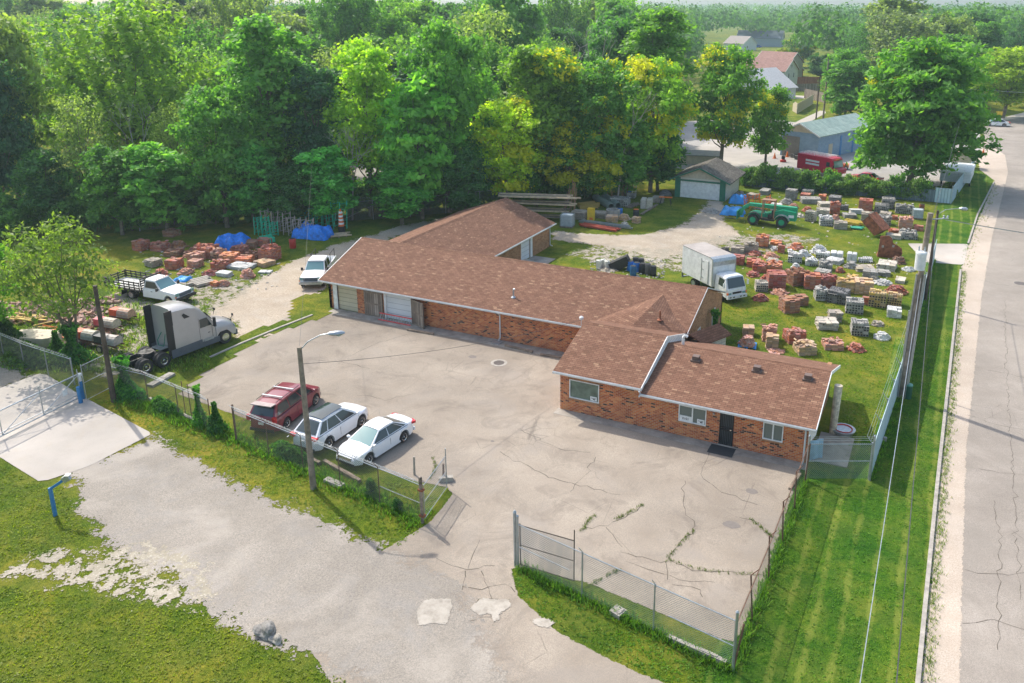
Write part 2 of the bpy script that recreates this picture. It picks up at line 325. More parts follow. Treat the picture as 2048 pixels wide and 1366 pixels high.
# ================================================================== GROUND
def P(lst): return [at(x, y) for x, y in lst]
g = MB(); S_ = 4000
g.face([(-S_, -300, 0), (S_, -300, 0), (S_, 6000, 0), (-S_, 6000, 0)])
tag(g.build('ground', M['grass']), kind='structure')
_sn = [0]
def sheet(name, pts, z, mat, cell=.5, pad=2.5, kind='structure', world=False):
    _sn[0] += 1; z += _sn[0]*.0006
    P_ = np.array([(p[0], p[1]) for p in (pts if world else P(pts))], float)
    lo = P_.min(0)-pad; hi = P_.max(0)+pad
    nx = int((hi[0]-lo[0])/cell)+2; ny = int((hi[1]-lo[1])/cell)+2
    X, Y = np.meshgrid(lo[0]+np.arange(nx)*cell, lo[1]+np.arange(ny)*cell, indexing='ij'); x = X.ravel(); y = Y.ravel()
    d2 = np.full(x.shape, 1e18); ins = np.zeros(x.shape, bool)
    for (ax, ay), (bx, by) in zip(P_, np.roll(P_, -1, 0)):
        ex, ey = bx-ax, by-ay; L = ex*ex+ey*ey+1e-12
        t = np.clip(((x-ax)*ex+(y-ay)*ey)/L, 0, 1)
        d2 = np.minimum(d2, (x-ax-t*ex)**2+(y-ay-t*ey)**2)
        if ey != 0:
            c = ((ay > y) != (by > y)) & (x < (bx-ax)*(y-ay)/ey+ax); ins ^= c
    sd_ = np.where(ins, 1, -1)*np.sqrt(d2); s2 = sd_.reshape(nx, ny)
    mx = np.maximum.reduce([s2[:-1, :-1], s2[1:, :-1], s2[:-1, 1:], s2[1:, 1:]])
    I, J = np.nonzero(mx > -pad); a = I*ny+J
    quads = np.stack([a, a+ny, a+ny+1, a+1], 1); used, inv = np.unique(quads, return_inverse=True); quads = inv.reshape(quads.shape)
    me = bpy.data.meshes.new(name); V_ = np.stack([x[used], y[used], np.full(len(used), z)], 1)
    me.from_pydata(V_.tolist(), [], quads.tolist()); me.materials.append(mat)
    at_ = me.attributes.new('sd', 'FLOAT', 'POINT'); at_.data.foreach_set('value', sd_[used].astype(np.float32))
    o = bpy.data.objects.new(name, me); COL.objects.link(o); return tag(o, kind=kind)
# street side
sheet('grass_verge', [(1466, 1345), (1420, 1420), (1838, 1420), (1878, 960), (1900, 760), (1924, 540), (1990, 362), (1942, 342), (1902, 398), (1803, 795), (1741, 961), (1610, 961)], .004, M['verge'], .8, .6)
sheet('dirt_shoulder', [(1836, 1420), (1876, 960), (1899, 760), (1921, 545), (1940, 480), (1990, 362), (1960, 340), (1955, 315), (1965, 280), (2060, 280), (2060, 340), (2010, 380), (1990, 470), (1960, 700), (1945, 1000), (1930, 1420)], .008, M['shoulder'], .7, .8)
sheet('road', [(1915, 1500), (1932, 900), (1947, 760), (1962, 600), (1985, 470), (2003, 400), (2016, 345), (2010, 310), (1972, 285), (1962, 255), (1980, 246), (2060, 232), (2300, 215), (2600, 400), (3600, 1500)], .012, M['road'], .9, .5)
sheet('driveway_apron', [(1815, 487), (1936, 488), (1928, 530), (1845, 524), (1835, 508)], .012, M['slab'], .4, .2)
sheet('side_path', [(1985, 240), (2060, 222), (2060, 231), (1995, 249)], .008, M['slab'], .8, .3)
# the paved lot and its drive
sheet('parking_lot', [(310, 772), (480, 700), (560, 662), (640, 630), (668, 616), (1124, 702), (1124, 818), (1612, 930), (1600, 940), (1578, 1010), (1535, 1150), (1468, 1290), (1330, 1230), (1180, 1168), (1034, 1130), (1020, 1140), (1035, 1190), (1110, 1262), (1240, 1330), (1340, 1372), (1420, 1440), (700, 1440), (560, 1180), (770, 1100), (860, 1045), (905, 990), (895, 975), (820, 960), (745, 935), (640, 890), (560, 862), (470, 830), (390, 800)], .012, M['lot'], .5, 1)
sheet('gravel_drive', [(305, 868), (360, 905), (470, 968), (560, 1010), (660, 1050), (740, 1085), (800, 1110), (930, 1180), (960, 1260), (1000, 1330), (1060, 1420), (900, 1500), (820, 1410), (700, 1350), (560, 1290), (470, 1245), (370, 1195), (330, 1150), (270, 1120), (215, 1085), (160, 1020), (150, 960), (135, 930), (220, 920)], .016, M['gravel'], .5, 2.5)
sheet('dirt_path', [(430, 1215), (400, 1120), (300, 1080), (200, 1095), (60, 1118), (0, 1150), (90, 1165), (200, 1185), (330, 1205)], .02, M['patchy'], .5, 2)
sheet('concrete_drive', [(305, 868), (172, 797), (85, 745), (-60, 800), (-160, 850), (0, 915), (82, 966), (180, 932)], .024, M['slab'], .5, .2)
sheet('gravel_drive', [(-30, 725), (30, 735), (60, 752), (0, 790), (-150, 850), (-250, 800)], .02, M['gravel'], .5, 2)
# yard tracks
sheet('dirt_path', [(660, 614), (640, 632), (560, 662), (480, 700), (420, 725), (400, 735), (480, 690), (475, 660), (470, 640), (330, 640), (240, 625), (190, 600), (240, 585), (330, 615), (420, 625), (460, 600), (520, 560), (570, 530), (620, 510), (680, 488), (740, 472), (800, 452), (880, 438), (850, 455), (760, 485), (690, 510), (640, 560), (648, 605)], .008, M['dirt'], .5, 2.5)
sheet('gravel_drive', [(1105, 462), (1180, 470), (1290, 470), (1360, 452), (1400, 425), (1420, 400), (1445, 402), (1445, 440), (1480, 470), (1440, 490), (1380, 500), (1330, 520), (1240, 500), (1180, 488), (1105, 480)], .008, M['dirt'], .5, 2.5)
sheet('gravel_patch', [(1200, 490), (1330, 500), (1440, 470), (1590, 470), (1640, 480), (1560, 500), (1420, 530), (1350, 540), (1230, 530), (1130, 510)], .012, M['patchy'], .5, 3)
sheet('gravel_patch', [(180, 640), (300, 650), (300, 720), (240, 760), (170, 740), (100, 700), (60, 640)], .006, M['patchy'], .5, 3)
sheet('gravel_patch', [(300, 560), (520, 560), (480, 600), (400, 640), (330, 600)], .006, M['patchy'], .5, 2)
sheet('gravel_patch', [(545, 660), (620, 600), (665, 600), (640, 630), (580, 650)], .016, M['patchy'], .5, 1)
sheet('grass_patch', [(500, 672), (600, 640), (608, 596), (655, 590), (640, 628), (560, 655)], .02, M['grass'], .5, .5)
sheet('grass_patch', [(330, 790), (300, 772), (380, 735), (475, 690), (500, 672), (480, 695), (400, 735)], .02, M['grass'], .5, .5)
sheet('neighbour_yard', [(1480, 352), (1620, 372), (1760, 385), (1880, 372), (1920, 350), (1950, 330), (1960, 300), (1960, 262), (1700, 262), (1560, 240), (1420, 240), (1240, 250), (1240, 330), (1340, 335)], .004, M['grey_asphalt'], 1., 3)
sheet('alley', [(1440, 275), (1560, 262), (1600, 240), (1648, 218), (1652, 226), (1618, 245), (1640, 285), (1480, 330), (1300, 330)], .008, M['slab'], 1., .5)
sheet('street_gravel', [(700, 330), (1100, 300), (1240, 290), (1240, 330), (1000, 350), (720, 372)], .004, M['grey_asphalt'], 1., 3)
sheet('broken_paving', [(850, 1200), (905, 1198), (895, 1250), (860, 1248), (838, 1252), (833, 1222)], .02, M['patch'], .15, .4)
sheet('broken_paving', [(940, 1218), (962, 1198), (1018, 1200), (1022, 1212), (1000, 1230), (990, 1252), (978, 1228), (958, 1232)], .02, M['patch'], .15, .4)
sheet('broken_paving', [(1062, 1240), (1090, 1236), (1110, 1245), (1098, 1256), (1070, 1252)], .02, M['patch'], .15, .3)
mp = MB(); mp.b2((-19.6, 41.0, .012), (-4.7, 41.8, .03)); mp.b2((-43.6, 48.5, .012), (-21.3, 49.6, .03))  # strips by the walls, with the shade there painted in as darker concrete
tag(mp.build('pavement', M['walk_shaded']), kind='structure')
# kerbs
def strip(name, pts, wdt, h, mat):
    m = MB(); pts = [Vector((p[0], p[1], 0)) for p in pts]
    for a, b in zip(pts, pts[1:]):
        d = (b-a).normalized(); n = Vector((-d.y, d.x, 0))*wdt/2
        m.prism([(a-n)[:2], (b-n)[:2], (b+n)[:2], (a+n)[:2]], -.02, h)
    return m.build(name, mat)
tag(strip('kerb', P([(1832, 1400), (1853, 1180), (1875, 960), (1897, 760), (1921, 541)]), .17, .13, M['concrete']), kind='structure')
tag(strip('kerb', P([(1936, 488), (1955, 430), (1988, 365)]), .17, .13, M['concrete']), kind='structure')
tag(strip('kerb', P([(625, 631), (560, 656), (480, 689), (420, 716)]), .18, .1, M['concrete']), kind='structure')
# mown edge weeds, tufts and lawn blades: uncountable plants
def tufts(name, pts, mat, col, hmin, hmax, sp=None):
    n = len(pts); k = 5
    a = rng.uniform(0, 2*pi, (n, k)); h = rng.uniform(hmin, hmax, (n, k)); lean = rng.uniform(.2, 1., (n, k))*h; wd = rng.uniform(.12, .3, (n, k))*h
    p = np.array(pts, float)[:, None, :]+np.stack([rng.normal(0, .3*hmax, (n, k)), rng.normal(0, .3*hmax, (n, k)), np.zeros((n, k))], -1)
    d = np.stack([np.cos(a), np.sin(a), 0*a], -1); s_ = np.stack([-np.sin(a), np.cos(a), 0*a], -1)
    v0 = p-s_*wd[..., None]/2; v1 = p+s_*wd[..., None]/2; top = p+d*lean[..., None]+np.array([0, 0, 1])*h[..., None]
    V_ = np.stack([v0, v1, top+s_*wd[..., None]*.3, top-s_*wd[..., None]*.3], 2).reshape(-1, 3); q = np.arange(len(V_)).reshape(-1, 4)
    me = bpy.data.meshes.new(name); me.from_pydata(V_.tolist(), [], q.tolist()); me.materials.append(mat)
    r_ = np.repeat(rng.random(len(q)), 4).astype(np.float32)
    for nm in ('rnd', 'tip'):
        A = me.attributes.new(nm, 'FLOAT', 'POINT'); A.data.foreach_set('value', r_)
    o = bpy.data.objects.new(name, me); COL.objects.link(o); o.color = (*col, 1); return tag(o, kind='stuff')
def along(pts, n, wd):
    pts = [Vector((p[0], p[1], 0)) for p in pts]; L = [(b-a).length for a, b in zip(pts, pts[1:])]; T = sum(L); out = []
    for _ in range(n):
        t = random.random()*T
        for (a, b), l in zip(zip(pts, pts[1:]), L):
            if t <= l: break
            t -= l
        d = (b-a)/l; q = a+d*t+Vector((-d.y, d.x, 0))*random.gauss(0, wd); out.append((q.x, q.y, 0.01))
    return out
kp = [at(1832, 1400), at(1875, 960), at(1897, 760), at(1921, 541)]; kp = [p+Vector((.3, 0, 0)) for p in kp]
o = tufts('kerb_weeds', along(kp, 1500, .14)+along([p+Vector((.3, 0, 0)) for p in P([(1921, 541), (1936, 488), (1988, 365)])], 300, .3), M['leaf'], (.16, .23, .05), .04, .13)
tag(o, 'ragged weeds along the street kerb', 'weeds')
o = tufts('fence_weeds', along(P([(230, 792), (470, 878), (845, 1045)]), 1500, .35)+along(P([(1036, 1137), (1466, 1343)]), 500, .14)+along(P([(1466, 1343), (1610, 962)]), 600, .1)+along(P([(1739, 961), (1803, 790), (1868, 520)]), 500, .12), M['leaf'], (.12, .25, .03), .06, .26)
tag(o, 'tangled weeds growing along the foot of the fences', 'weeds')
lp = []
for _ in range(2600):
    q = at(random.uniform(20, 420), random.uniform(600, 745)); lp.append((q.x, q.y, 0))
o = tufts('rough_grass', lp, M['leaf'], (.15, .24, .04), .08, .3); tag(o, 'rough tall grass around the mortar mixers and rubble', 'grass')
cr = []
for line in ([(1162, 1065), (1178, 1040), (1192, 1030)], [(1230, 1040), (1260, 1025), (1285, 1010)], [(1168, 1178), (1215, 1152), (1240, 1140)], [(1330, 1125), (1345, 1105), (1388, 1060)], [(1335, 1120), (1400, 1140), (1460, 1147), (1525, 1150)], [(860, 958), (872, 935), (866, 915)], [(1500, 1038), (1545, 1075)]):
    cr += along(P(line), 70, .05)
o = tufts('crack_weeds', cr, M['leaf'], (.1, .15, .03), .03, .1); tag(o, 'small weeds rooted in the cracks of the lot', 'weeds')
def cracks(name, lines, wk=1.):
    m = MB()
    for ln in lines:
        pts = P(ln); q = []
        for a, b in zip(pts, pts[1:]):
            n = max(2, int((b-a).length/.35))
            for k in range(n): q.append(a.lerp(b, k/n)+Vector((random.gauss(0, .07), random.gauss(0, .07), 0)))
        q.append(pts[-1])
        for a, b in zip(q, q[1:]):
            d = (b-a).normalized(); n = Vector((-d.y, d.x, 0))*random.uniform(.006, .024)*wk; z = Vector((0, 0, .02))
            m.face([a-n+z, b-n+z, b+n+z, a+n+z])
    return tag(m.build(name, paint((.12, .10, .075), .95)), kind='structure')
cracks('lot_cracks', [[(1170, 1058), (1215, 1050), (1245, 1035), (1290, 1010)], [(1212, 1052), (1225, 1072), (1245, 1095)], [(1335, 1122), (1350, 1100), (1385, 1060), (1390, 1045), (1372, 1030), (1366, 985), (1370, 962)],
  [(1335, 1122), (1385, 1140), (1460, 1146), (1525, 1149)], [(1255, 1125), (1300, 1140), (1360, 1160), (1430, 1165)], [(1240, 1105), (1320, 1122), (1335, 1130), (1335, 1160)], [(1345, 1165), (1400, 1180), (1405, 1195)], [(700, 712), (745, 690), (820, 668)],
  [(620, 720), (690, 725), (740, 738)], [(1000, 905), (1110, 960), (1240, 990)], [(1190, 915), (1170, 950), (1140, 985)], [(1040, 860), (1120, 900), (1180, 905)], [(1420, 900), (1400, 950), (1440, 985), (1515, 1010)], [(840, 1200), (870, 1178), (905, 1165), (960, 1180), (1010, 1170), (1030, 1185)],
  [(935, 1140), (950, 1100), (960, 1080)], [(870, 1118), (935, 1140), (990, 1132)], [(935, 1140), (925, 1180)], [(960, 1140), (975, 1180), (985, 1200)], [(780, 1180), (840, 1200)], [(900, 1255), (950, 1240), (1000, 1225)], [(720, 790), (770, 800), (830, 788)], [(1480, 1035), (1520, 1050), (1550, 1080)]])
cracks('drive_cracks', [[(845, 1205), (870, 1225), (900, 1245)], [(870, 1225), (850, 1250)], [(880, 1200), (872, 1225), (905, 1222)], [(840, 1230), (870, 1225)], [(945, 1215), (975, 1222), (1000, 1215), (1020, 1208)], [(975, 1200), (975, 1222), (990, 1245)], [(830, 1222), (845, 1202), (880, 1196), (906, 1198)], [(940, 1220), (960, 1198), (1020, 1200)], [(1065, 1242), (1085, 1246), (1108, 1248)], [(890, 1232), (905, 1252), (930, 1262)]])
cracks('road_cracks', [[(2010, 600), (2012, 700), (2020, 860), (2030, 1000), (2040, 1200)], [(1948, 735), (2000, 745), (2048, 755)], [(1925, 930), (1990, 945), (2048, 950)], [(1960, 560), (2000, 570), (2048, 575)], [(1930, 1140), (1980, 1150), (2048, 1146)], [(1985, 470), (2048, 470)], [(1935, 830), (1990, 850), (2048, 860)], [(1925, 1250), (1990, 1240), (2048, 1260)], [(1990, 1000), (2000, 1100), (1995, 1300)]], .7)
def disc(name, x, y, r, ring, lab, inner):
    t = thing(name, lab, 'manhole cover' if 'man' in name else 'drain', at(x, y))
    m = MB(); m.lathe([(ring, .0), (ring, .024)], 20); m.build('collar', M['concrete'], t)
    m = MB(); m.lathe([(r, .024), (r, .032)], 18)
    for k in range(-2, 3): m.b2((-r*.7, k*r*.3-.02, .032), (r*.7, k*r*.3+.02, .038))
    m.build('lid', inner, t)
disc('storm_drain', 998, 726, .38, .58, 'round storm drain with pale concrete collar near the long wall', paint((.12, .1, .09), .9))
disc('manhole_cover', 2040, 567, .5, .54, 'dark round manhole cover in the street at the right edge', paint((.15, .13, .12), .9))
for x, y, rx, ry in ((945, 714, .3, .25), (1463, 1050, .42, .3), (1503, 983, .32, .25), (985, 883, .12, .1)):
    m = MB(); n = 14; c = at(x, y); m.face([(c.x+rx*cos(2*pi*k/n)*random.uniform(.85, 1.1), c.y+ry*sin(2*pi*k/n)*random.uniform(.85, 1.1), .02) for k in range(n)])
    tag(m.build('asphalt_patch', paint((.19, .165, .145), .95)), kind='structure')
# ------------------------------------------------------------------ haze
hb = MB(); hb.b2((-1500, -60, -1), (1500, 2600, 46))
m, nt, bs = newmat('haze'); nt.nodes.remove(bs)
pv = nd(nt, 'ShaderNodeVolumePrincipled', {'Color': (.72, .92, 1., 1), 'Density': .0003, 'Anisotropy': .3}); nt.links.new(pv.outputs[0], nt.nodes['Material Output'].inputs['Volume'])
HAZE = tag(hb.build('haze', m), kind='stuff', label='thin pale summer haze')
# ================================================================== BUILDINGS
def wall(m, a, b, z0, z1, t, openings=(), mi=0, inward=None):
    """vertical wall from a to b (outer face on the line), thickness t towards the left of a->b, with rectangular openings (s0,s1,h0,h1)"""
    a = Vector((a[0], a[1], 0)); b = Vector((b[0], b[1], 0)); d = (b-a); L = d.length; d /= L; n = Vector((-d.y, d.x, 0))*t
    xs = sorted({0., L, *[o[0] for o in openings], *[o[1] for o in openings]}); zs = sorted({z0, z1, *[o[2] for o in openings], *[o[3] for o in openings]})
    for x0, x1 in zip(xs, xs[1:]):
        col = []
        for h0, h1 in zip(zs, zs[1:]):
            cx, cz = (x0+x1)/2, (h0+h1)/2
            if any(o[0] < cx < o[1] and o[2] < cz < o[3] for o in openings): continue
            if col and abs(col[-1][1]-h0) < 1e-6: col[-1][1] = h1
            else: col.append([h0, h1])
        for h0, h1 in col:
            p = [a+d*x0, a+d*x1, a+d*x1+n, a+d*x0+n]; m.prism([(q.x, q.y) for q in p], h0, h1, mi)
def roofslab(m, pts, th=.12, mi=0, mj=None):       # planar polygon given thickness downwards
    top = [Vector(p) for p in pts]; n = len(top); bot = [p-Vector((0, 0, th)) for p in top]
    m.face(top, mi); m.face(bot[::-1], mi if mj is None else mj)
    for k in range(n): m.face([top[k], bot[k], bot[(k+1) % n], top[(k+1) % n]], mi if mj is None else mj)
def gutter(parent, a, b, out):
    m = MB(); a = Vector(a); b = Vector(b); o_ = Vector(out)
    pr = [(0, 0), (.03, -.11), (.10, -.12), (.13, .0), (.115, .0), (.09, -.10), (.04, -.10), (.015, 0)]
    rings = [[p+o_*u+Vector((0, 0, v)) for u, v in pr] for p in (a, b)]
    m.loft(rings); return m.build('gutter', M['gutter'], parent)
def downpipe(parent, p, ztop, out, zb=.12):
    m = MB(); p = Vector((p[0], p[1], 0)); o_ = Vector(out)
    pts = [p+o_*.38+Vector((0, 0, ztop)), p+o_*.3+Vector((0, 0, ztop-.12)), p+o_*.07+Vector((0, 0, ztop-.3)), p+o_*.07+Vector((0, 0, zb+.1)), p+o_*.35+Vector((0, 0, zb))]
    m.path(pts, .05, 8); return m.build('downpipe', M['gutter'], parent)
def window(parent, c, w_, h_, nrm, lights=2, fr=None, sill=True, glass=None, name='window', depth=.06):
    """window centred at c on a wall whose outward normal is nrm (axis aligned)"""
    n = Vector(nrm); t = Vector((-n.y, n.x, 0)); c = Vector(c); up_ = Vector((0, 0, 1))
    def bx(m, u0, u1, v0, v1, d0, d1, mi=0):
        vs = [c+t*u+up_*v+n*d for d in (d0, d1) for v in (v0, v1) for u in (u0, u1)]
        m.add(vs, [(0, 1, 3, 2), (4, 6, 7, 5), (0, 4, 5, 1), (2, 3, 7, 6), (0, 2, 6, 4), (1, 5, 7, 3)], mi)
    fr = fr or M['white']; m = MB(); a = .055; W, H_ = w_/2, h_/2
    bx(m, -W, W, H_-a, H_, -.06, .035); bx(m, -W, W, -H_, -H_+a, -.06, .035); bx(m, -W, -W+a, -H_+a, H_-a, -.06, .035); bx(m, W-a, W, -H_+a, H_-a, -.06, .035)
    for k in range(1, lights):
        x = -W+w_*k/lights; bx(m, x-.035, x+.035, -H_+a, H_-a, -.05, .03)
    o = m.build(name, fr, parent); g_ = MB(); bx(g_, -W+a, W-a, -H_+a, H_-a, -.055, -.03); g_.build('pane', glass or M['pane'], o)
    if sill:
        s = MB(); bx(s, -W-.08, W+.08, -H_-.13, -H_-.005, -.02, .06); s.build('sill', M['brick_plain'], o)
    return o
def rake(m, pts, wd, drop):    # trim boards following a sloping edge
    for a, b in zip(pts, pts[1:]):
        a, b = Vector(a), Vector(b); w2 = Vector(wd)
        m.add([a, b, b+w2, a+w2, a-Vector((0, 0, drop)), b-Vector((0, 0, drop)), b+w2-Vector((0, 0, drop)), a+w2-Vector((0, 0, drop))],
              [(0, 1, 2, 3), (4, 7, 6, 5), (0, 4, 5, 1), (3, 2, 6, 7), (0, 3, 7, 4), (1, 5, 6, 2)])
# ---- long workshop with rear wing (one building, L shaped)
X0, X1, YF, YR, EZ, RZ = -43.9, -14.2, 49.6, 60.1, 2.42, 4.52; YM = (YF+YR)/2+.1
WS = thing('brick_workshop', 'long low brick workshop with brown shingle roof, two garage doors and a rear wing', 'building', (0, 0, 0))
m = MB(); D1 = (at(676, 617).x+.15, at(718, 625).x, 0, 2.12); D2x = (at(772, 636).x, at(826, 646).x)
wall(m, (X0, YF), (X1, YF), 0, EZ-.05, .25, [(D1[0]-X0, D1[1]-X0, 0, 2.1), (D2x[0]-X0, D2x[1]-X0, 0, 2.1)])
wall(m, (X0, YR), (X0, YF), 0, EZ-.05, .25); wall(m, (X1, YR), (X0, YR), 0, EZ-.05, .25)
for x in (X0, X0):
    m.add([(x, YF, EZ-.05), (x, YR, EZ-.05), (x, YM, RZ-.14), (x+.25, YF, EZ-.05), (x+.25, YR, EZ-.05), (x+.25, YM, RZ-.14)], [(0, 1, 2), (3, 5, 4), (0, 2, 5, 3), (1, 4, 5, 2), (0, 3, 4, 1)]); break
m.build('wall', M['brick'], WS)
m = MB(); wall(m, (X1, YF), (X1, YR), 0, EZ-.05, .25, [(7.5, 8.3, .7, 2.0), (3.6, 4.3, .9, 1.9)])
m.add([(X1, YF, EZ-.05), (X1, YR, EZ-.05), (X1, YM, RZ-.1), (X1-.25, YF, EZ-.05), (X1-.25, YR, EZ-.05), (X1-.25, YM, RZ-.1)], [(0, 1, 2), (3, 5, 4), (0, 2, 5, 3), (1, 4, 5, 2), (0, 3, 4, 1)])
m.build('gable_wall', M['brick_plain'], WS)
window(WS, (X1, YF+7.9, 1.35), .8, 1.3, (1, 0, 0), 1); window(WS, (X1, YF+3.95, 1.4), .7, 1.0, (1, 0, 0), 1)
oh = .42; sl = (RZ-EZ)/(YM-YF+oh)
m = MB(); roofslab(m, [(X0-.6, YF-oh, EZ), (X1+.12, YF-oh, EZ), (X1+.12, YM, RZ), (X0-.6, YM, RZ)]); roofslab(m, [(X1+.12, YR+oh, EZ), (X0-.6, YR+oh, EZ), (X0-.6, YM, RZ), (X1+.12, YM, RZ)])
RF = m.build('roof', M['shingle'], WS)
m = MB(); m.extr([(YM-.16, RZ-.05), (YM, RZ+.035), (YM+.16, RZ-.05), (YM, RZ-.0)], X0-.6, X1+.12, axis='X'); m.build('ridge_cap', M['shingle'], WS)
m = MB(); rake(m, [(X0-.62, YF-oh, EZ+.01), (X0-.62, YM, RZ+.01), (X0-.62, YR+oh, EZ+.01)], (-.04, 0, 0), .16); m.build('rake_board', M['gutter'], WS); m = MB(); rake(m, [(X1+.123, YF-oh, EZ+.01), (X1+.123, YM, RZ+.01), (X1+.123, YR+oh, EZ+.01)], (.03, 0, 0), .09)
m.build('rake_board', M['gutter'], WS)
gutter(WS, (X0-.6, YF-oh, EZ-.01), (-21.0, YF-oh, EZ-.01), (0, -1, 0)); dpx = at(1005, 678).x; downpipe(WS, (dpx, YF), EZ-.1, (0, -1, 0))
m = MB(); m.b2((dpx-.35, YF-.85, .03), (dpx+.35, YF-.2, .09)); m.build('splash_block', M['galv'], WS)
def door_leaf(parent, name, x0, x1, z1, mat, y=None, n=None):
    y = YF+.12 if y is None else y; m = MB(); m.b2((x0, y, .02), (x1, y+.05, z1)); return m.build(name, mat, parent)
door_leaf(WS, 'garage_door', D1[0], D1[1], 2.1, M['panel_tan']); door_leaf(WS, 'garage_door', D2x[0]+.12, D2x[1]-.1, 2.1, M['panel'])
m = MB(); m.b2((D1[0]-.42, YF-.035, 0), (D1[0], YF+.1, 2.2)); m.b2((D2x[0]-.05, YF-.03, 0), (D2x[0]+.12, YF+.12, 2.1)); m.b2((D2x[1]-.1, YF-.03, 0), (D2x[1]+.02, YF+.12, 2.1)); m.b2((D2x[0]-.05, YF-.03, 2.1), (D2x[1]+.02, YF+.12, 2.22)); m.build('door_frame', M['white'], WS)
def oldleaf(x0, x1, ang, pv):
    L = x1-x0; o = MB(); t_ = bpy.data.objects.new('barn_door', None)
    m = MB(); m.b2((0, -.03, .06), (L, .03, 2.06)); p_ = m.build('barn_door', M['board'], WS); p_.location = (pv, YF-.07, 0); p_.rotation_euler = (0, 0, ang)
    m = MB()
    for a, b in (((0, -.05, 1.95), (L, .04, 2.08)), ((0, -.05, 1.0), (L, .04, 1.12)), ((0, -.05, .04), (L, .04, .16)), ((0, -.055, .1), (.09, .045, 2.0)), ((L-.09, -.055, .1), (L, .045, 2.0))): m.b2(a, b)
    m.build('frame', M['wood'], p_)
xa, xb = at(741, 632).x, at(768, 636).x
oldleaf(0, 1.75, R(181), D2x[0]-.15); oldleaf(0, 1.6, R(-22), D2x[1]+.05)
# vents on the long roof
def on_roof(x, y): return EZ+(y-(YF-oh))*sl
q = at(1027, 594, 3.); y_ = 51.6; zz = on_roof(0, y_)
q = next(Vector((at(1027, 594, z).x, at(1027, 594, z).y, z)) for z in np.arange(2.3, 5, .02) if abs(on_roof(0, at(1027, 594, z).y)-z) < .03)
m = MB(); m.tube((q.x, q.y, q.z-.05), (q.x, q.y, q.z+.6), .065); m.tube((q.x, q.y, q.z+.6), (q.x+.13, q.y, q.z+.62), .07); m.lathe([(.2, 0), (.07, .12)], 10, c=(q.x, q.y, q.z-.03)); m.build('vent_pipe', M['galv'], RF)
# ---- rear wing
WX0, WX1, WY1, WEZ, WRZ = -45.9, -35.35, 73.3, 2.42, 4.5; WXM = -40.55
m = MB(); dA, dB = 67.0-YR, 68.9-YR
wall(m, (WX1, YR+.02), (WX1, WY1), 0, WEZ-.05, .25, [(dA, dB, 0, 2.1)]); wall(m, (WX1, WY1), (WX0, WY1), 0, WEZ-.05, .25); wall(m, (WX0, WY1), (WX0, YR+.02), 0, WEZ-.05, .25)
m.add([(WX0, WY1, WEZ-.05), (WX1, WY1, WEZ-.05), (WXM, WY1, WRZ-.14), (WX0, WY1-.25, WEZ-.05), (WX1, WY1-.25, WEZ-.05), (WXM, WY1-.25, WRZ-.14)], [(0, 1, 2), (3, 5, 4), (0, 2, 5, 3), (1, 4, 5, 2), (0, 3, 4, 1)])
m.build('wing_wall', M['brick_plain'], WS)
m = MB(); o2 = .45
roofslab(m, [(WX1+o2, YR+oh+.02, WEZ), (WX1+o2, WY1+.35, WEZ), (WXM, WY1+.35, WRZ), (WXM, YM+.1, WRZ)]); roofslab(m, [(WX0-o2, WY1+.35, WEZ), (WX0-o2, YR+oh+.02, WEZ), (WXM, YM+.1, WRZ), (WXM, WY1+.35, WRZ)])
m.build('wing_roof', M['shingle'], WS); m = MB(); m.extr([(WXM-.16, WRZ-.05), (WXM, WRZ+.035), (WXM+.16, WRZ-.05), (WXM, WRZ)], YM+.2, WY1+.35, axis='Y'); m.build('ridge_cap', M['shingle'], WS)
gutter(WS, (WX1+o2, YR+oh, WEZ-.01), (WX1+o2, WY1+.35, WEZ-.01), (1, 0, 0)); downpipe(WS, (WX1, WY1-.2), WEZ-.1, (1, 0, 0))
m = MB(); m.b2((WX1-.12, YR+dA, .02), (WX1-.17, YR+dB-.05, 2.1)); m.build('garage_door', M['panel'], WS)
m = MB(); m.b2((WX1-.1, YR+dB, 0), (WX1+.04, YR+dB+.35, 2.2)); m.b2((WX1-.1, YR+dA-.12, 0), (WX1+.03, YR+dA, 2.2)); m.build('door_frame', M['white'], WS)
m = MB(); m.b2((WX1+.02, 66.3, 0), (WX1+2.4, 69.5, .05)); tag(m.build('pavement', M['walk_shaded']), kind='structure')
# ---- office
OX0, OXM, OX1, OY0, OY1 = -19.45, -14.15, -4.8, 41.72, 50.6
OF = thing('brick_office', 'low brick office with two stepped brown shingle roofs facing the lot', 'building')
AE, AR_, AY = 2.68, 4.14, 46.0; BE, BR, BY = 2.36, 3.62, 46.25
w1 = (at(1157, 803).x, at(1216, 814).x); w2 = (at(1362, 860).x, at(1416, 872).x); dr = (at(1438, 886).x, at(1466, 892).x); w3 = (at(1523, 905).x, at(1563, 914).x)
WZ = (.72, 1.9); m = MB()
wall(m, (OX0, OY0), (OX1, OY0), 0, BE-.05, .25, [(w1[0]-OX0, w1[1]-OX0, .93, 2.15), (w2[0]-OX0, w2[1]-OX0, .95, 1.98), (dr[0]-OX0, dr[1]-OX0, 0, 2.12), (w3[0]-OX0, w3[1]-OX0, .95, 1.98)])
m.prism([(OX0, OY0), (OXM, OY0), (OXM, OY0+.25), (OX0, OY0+.25)], BE-.05, AE-.06)
wall(m, (OX0, 49.2), (OX0, OY0+.26), 0, AE-.06, .25); m.build('wall', M['brick'], OF)
m = MB(); wall(m, (OX1, OY0+.26), (OX1, OY1), 0, BE-.05, .25); wall(m, (OX1, OY1), (OX0, OY1), 0, BE-.3, .25); m.build('side_wall', M['brick_plain'], OF)
m = MB()
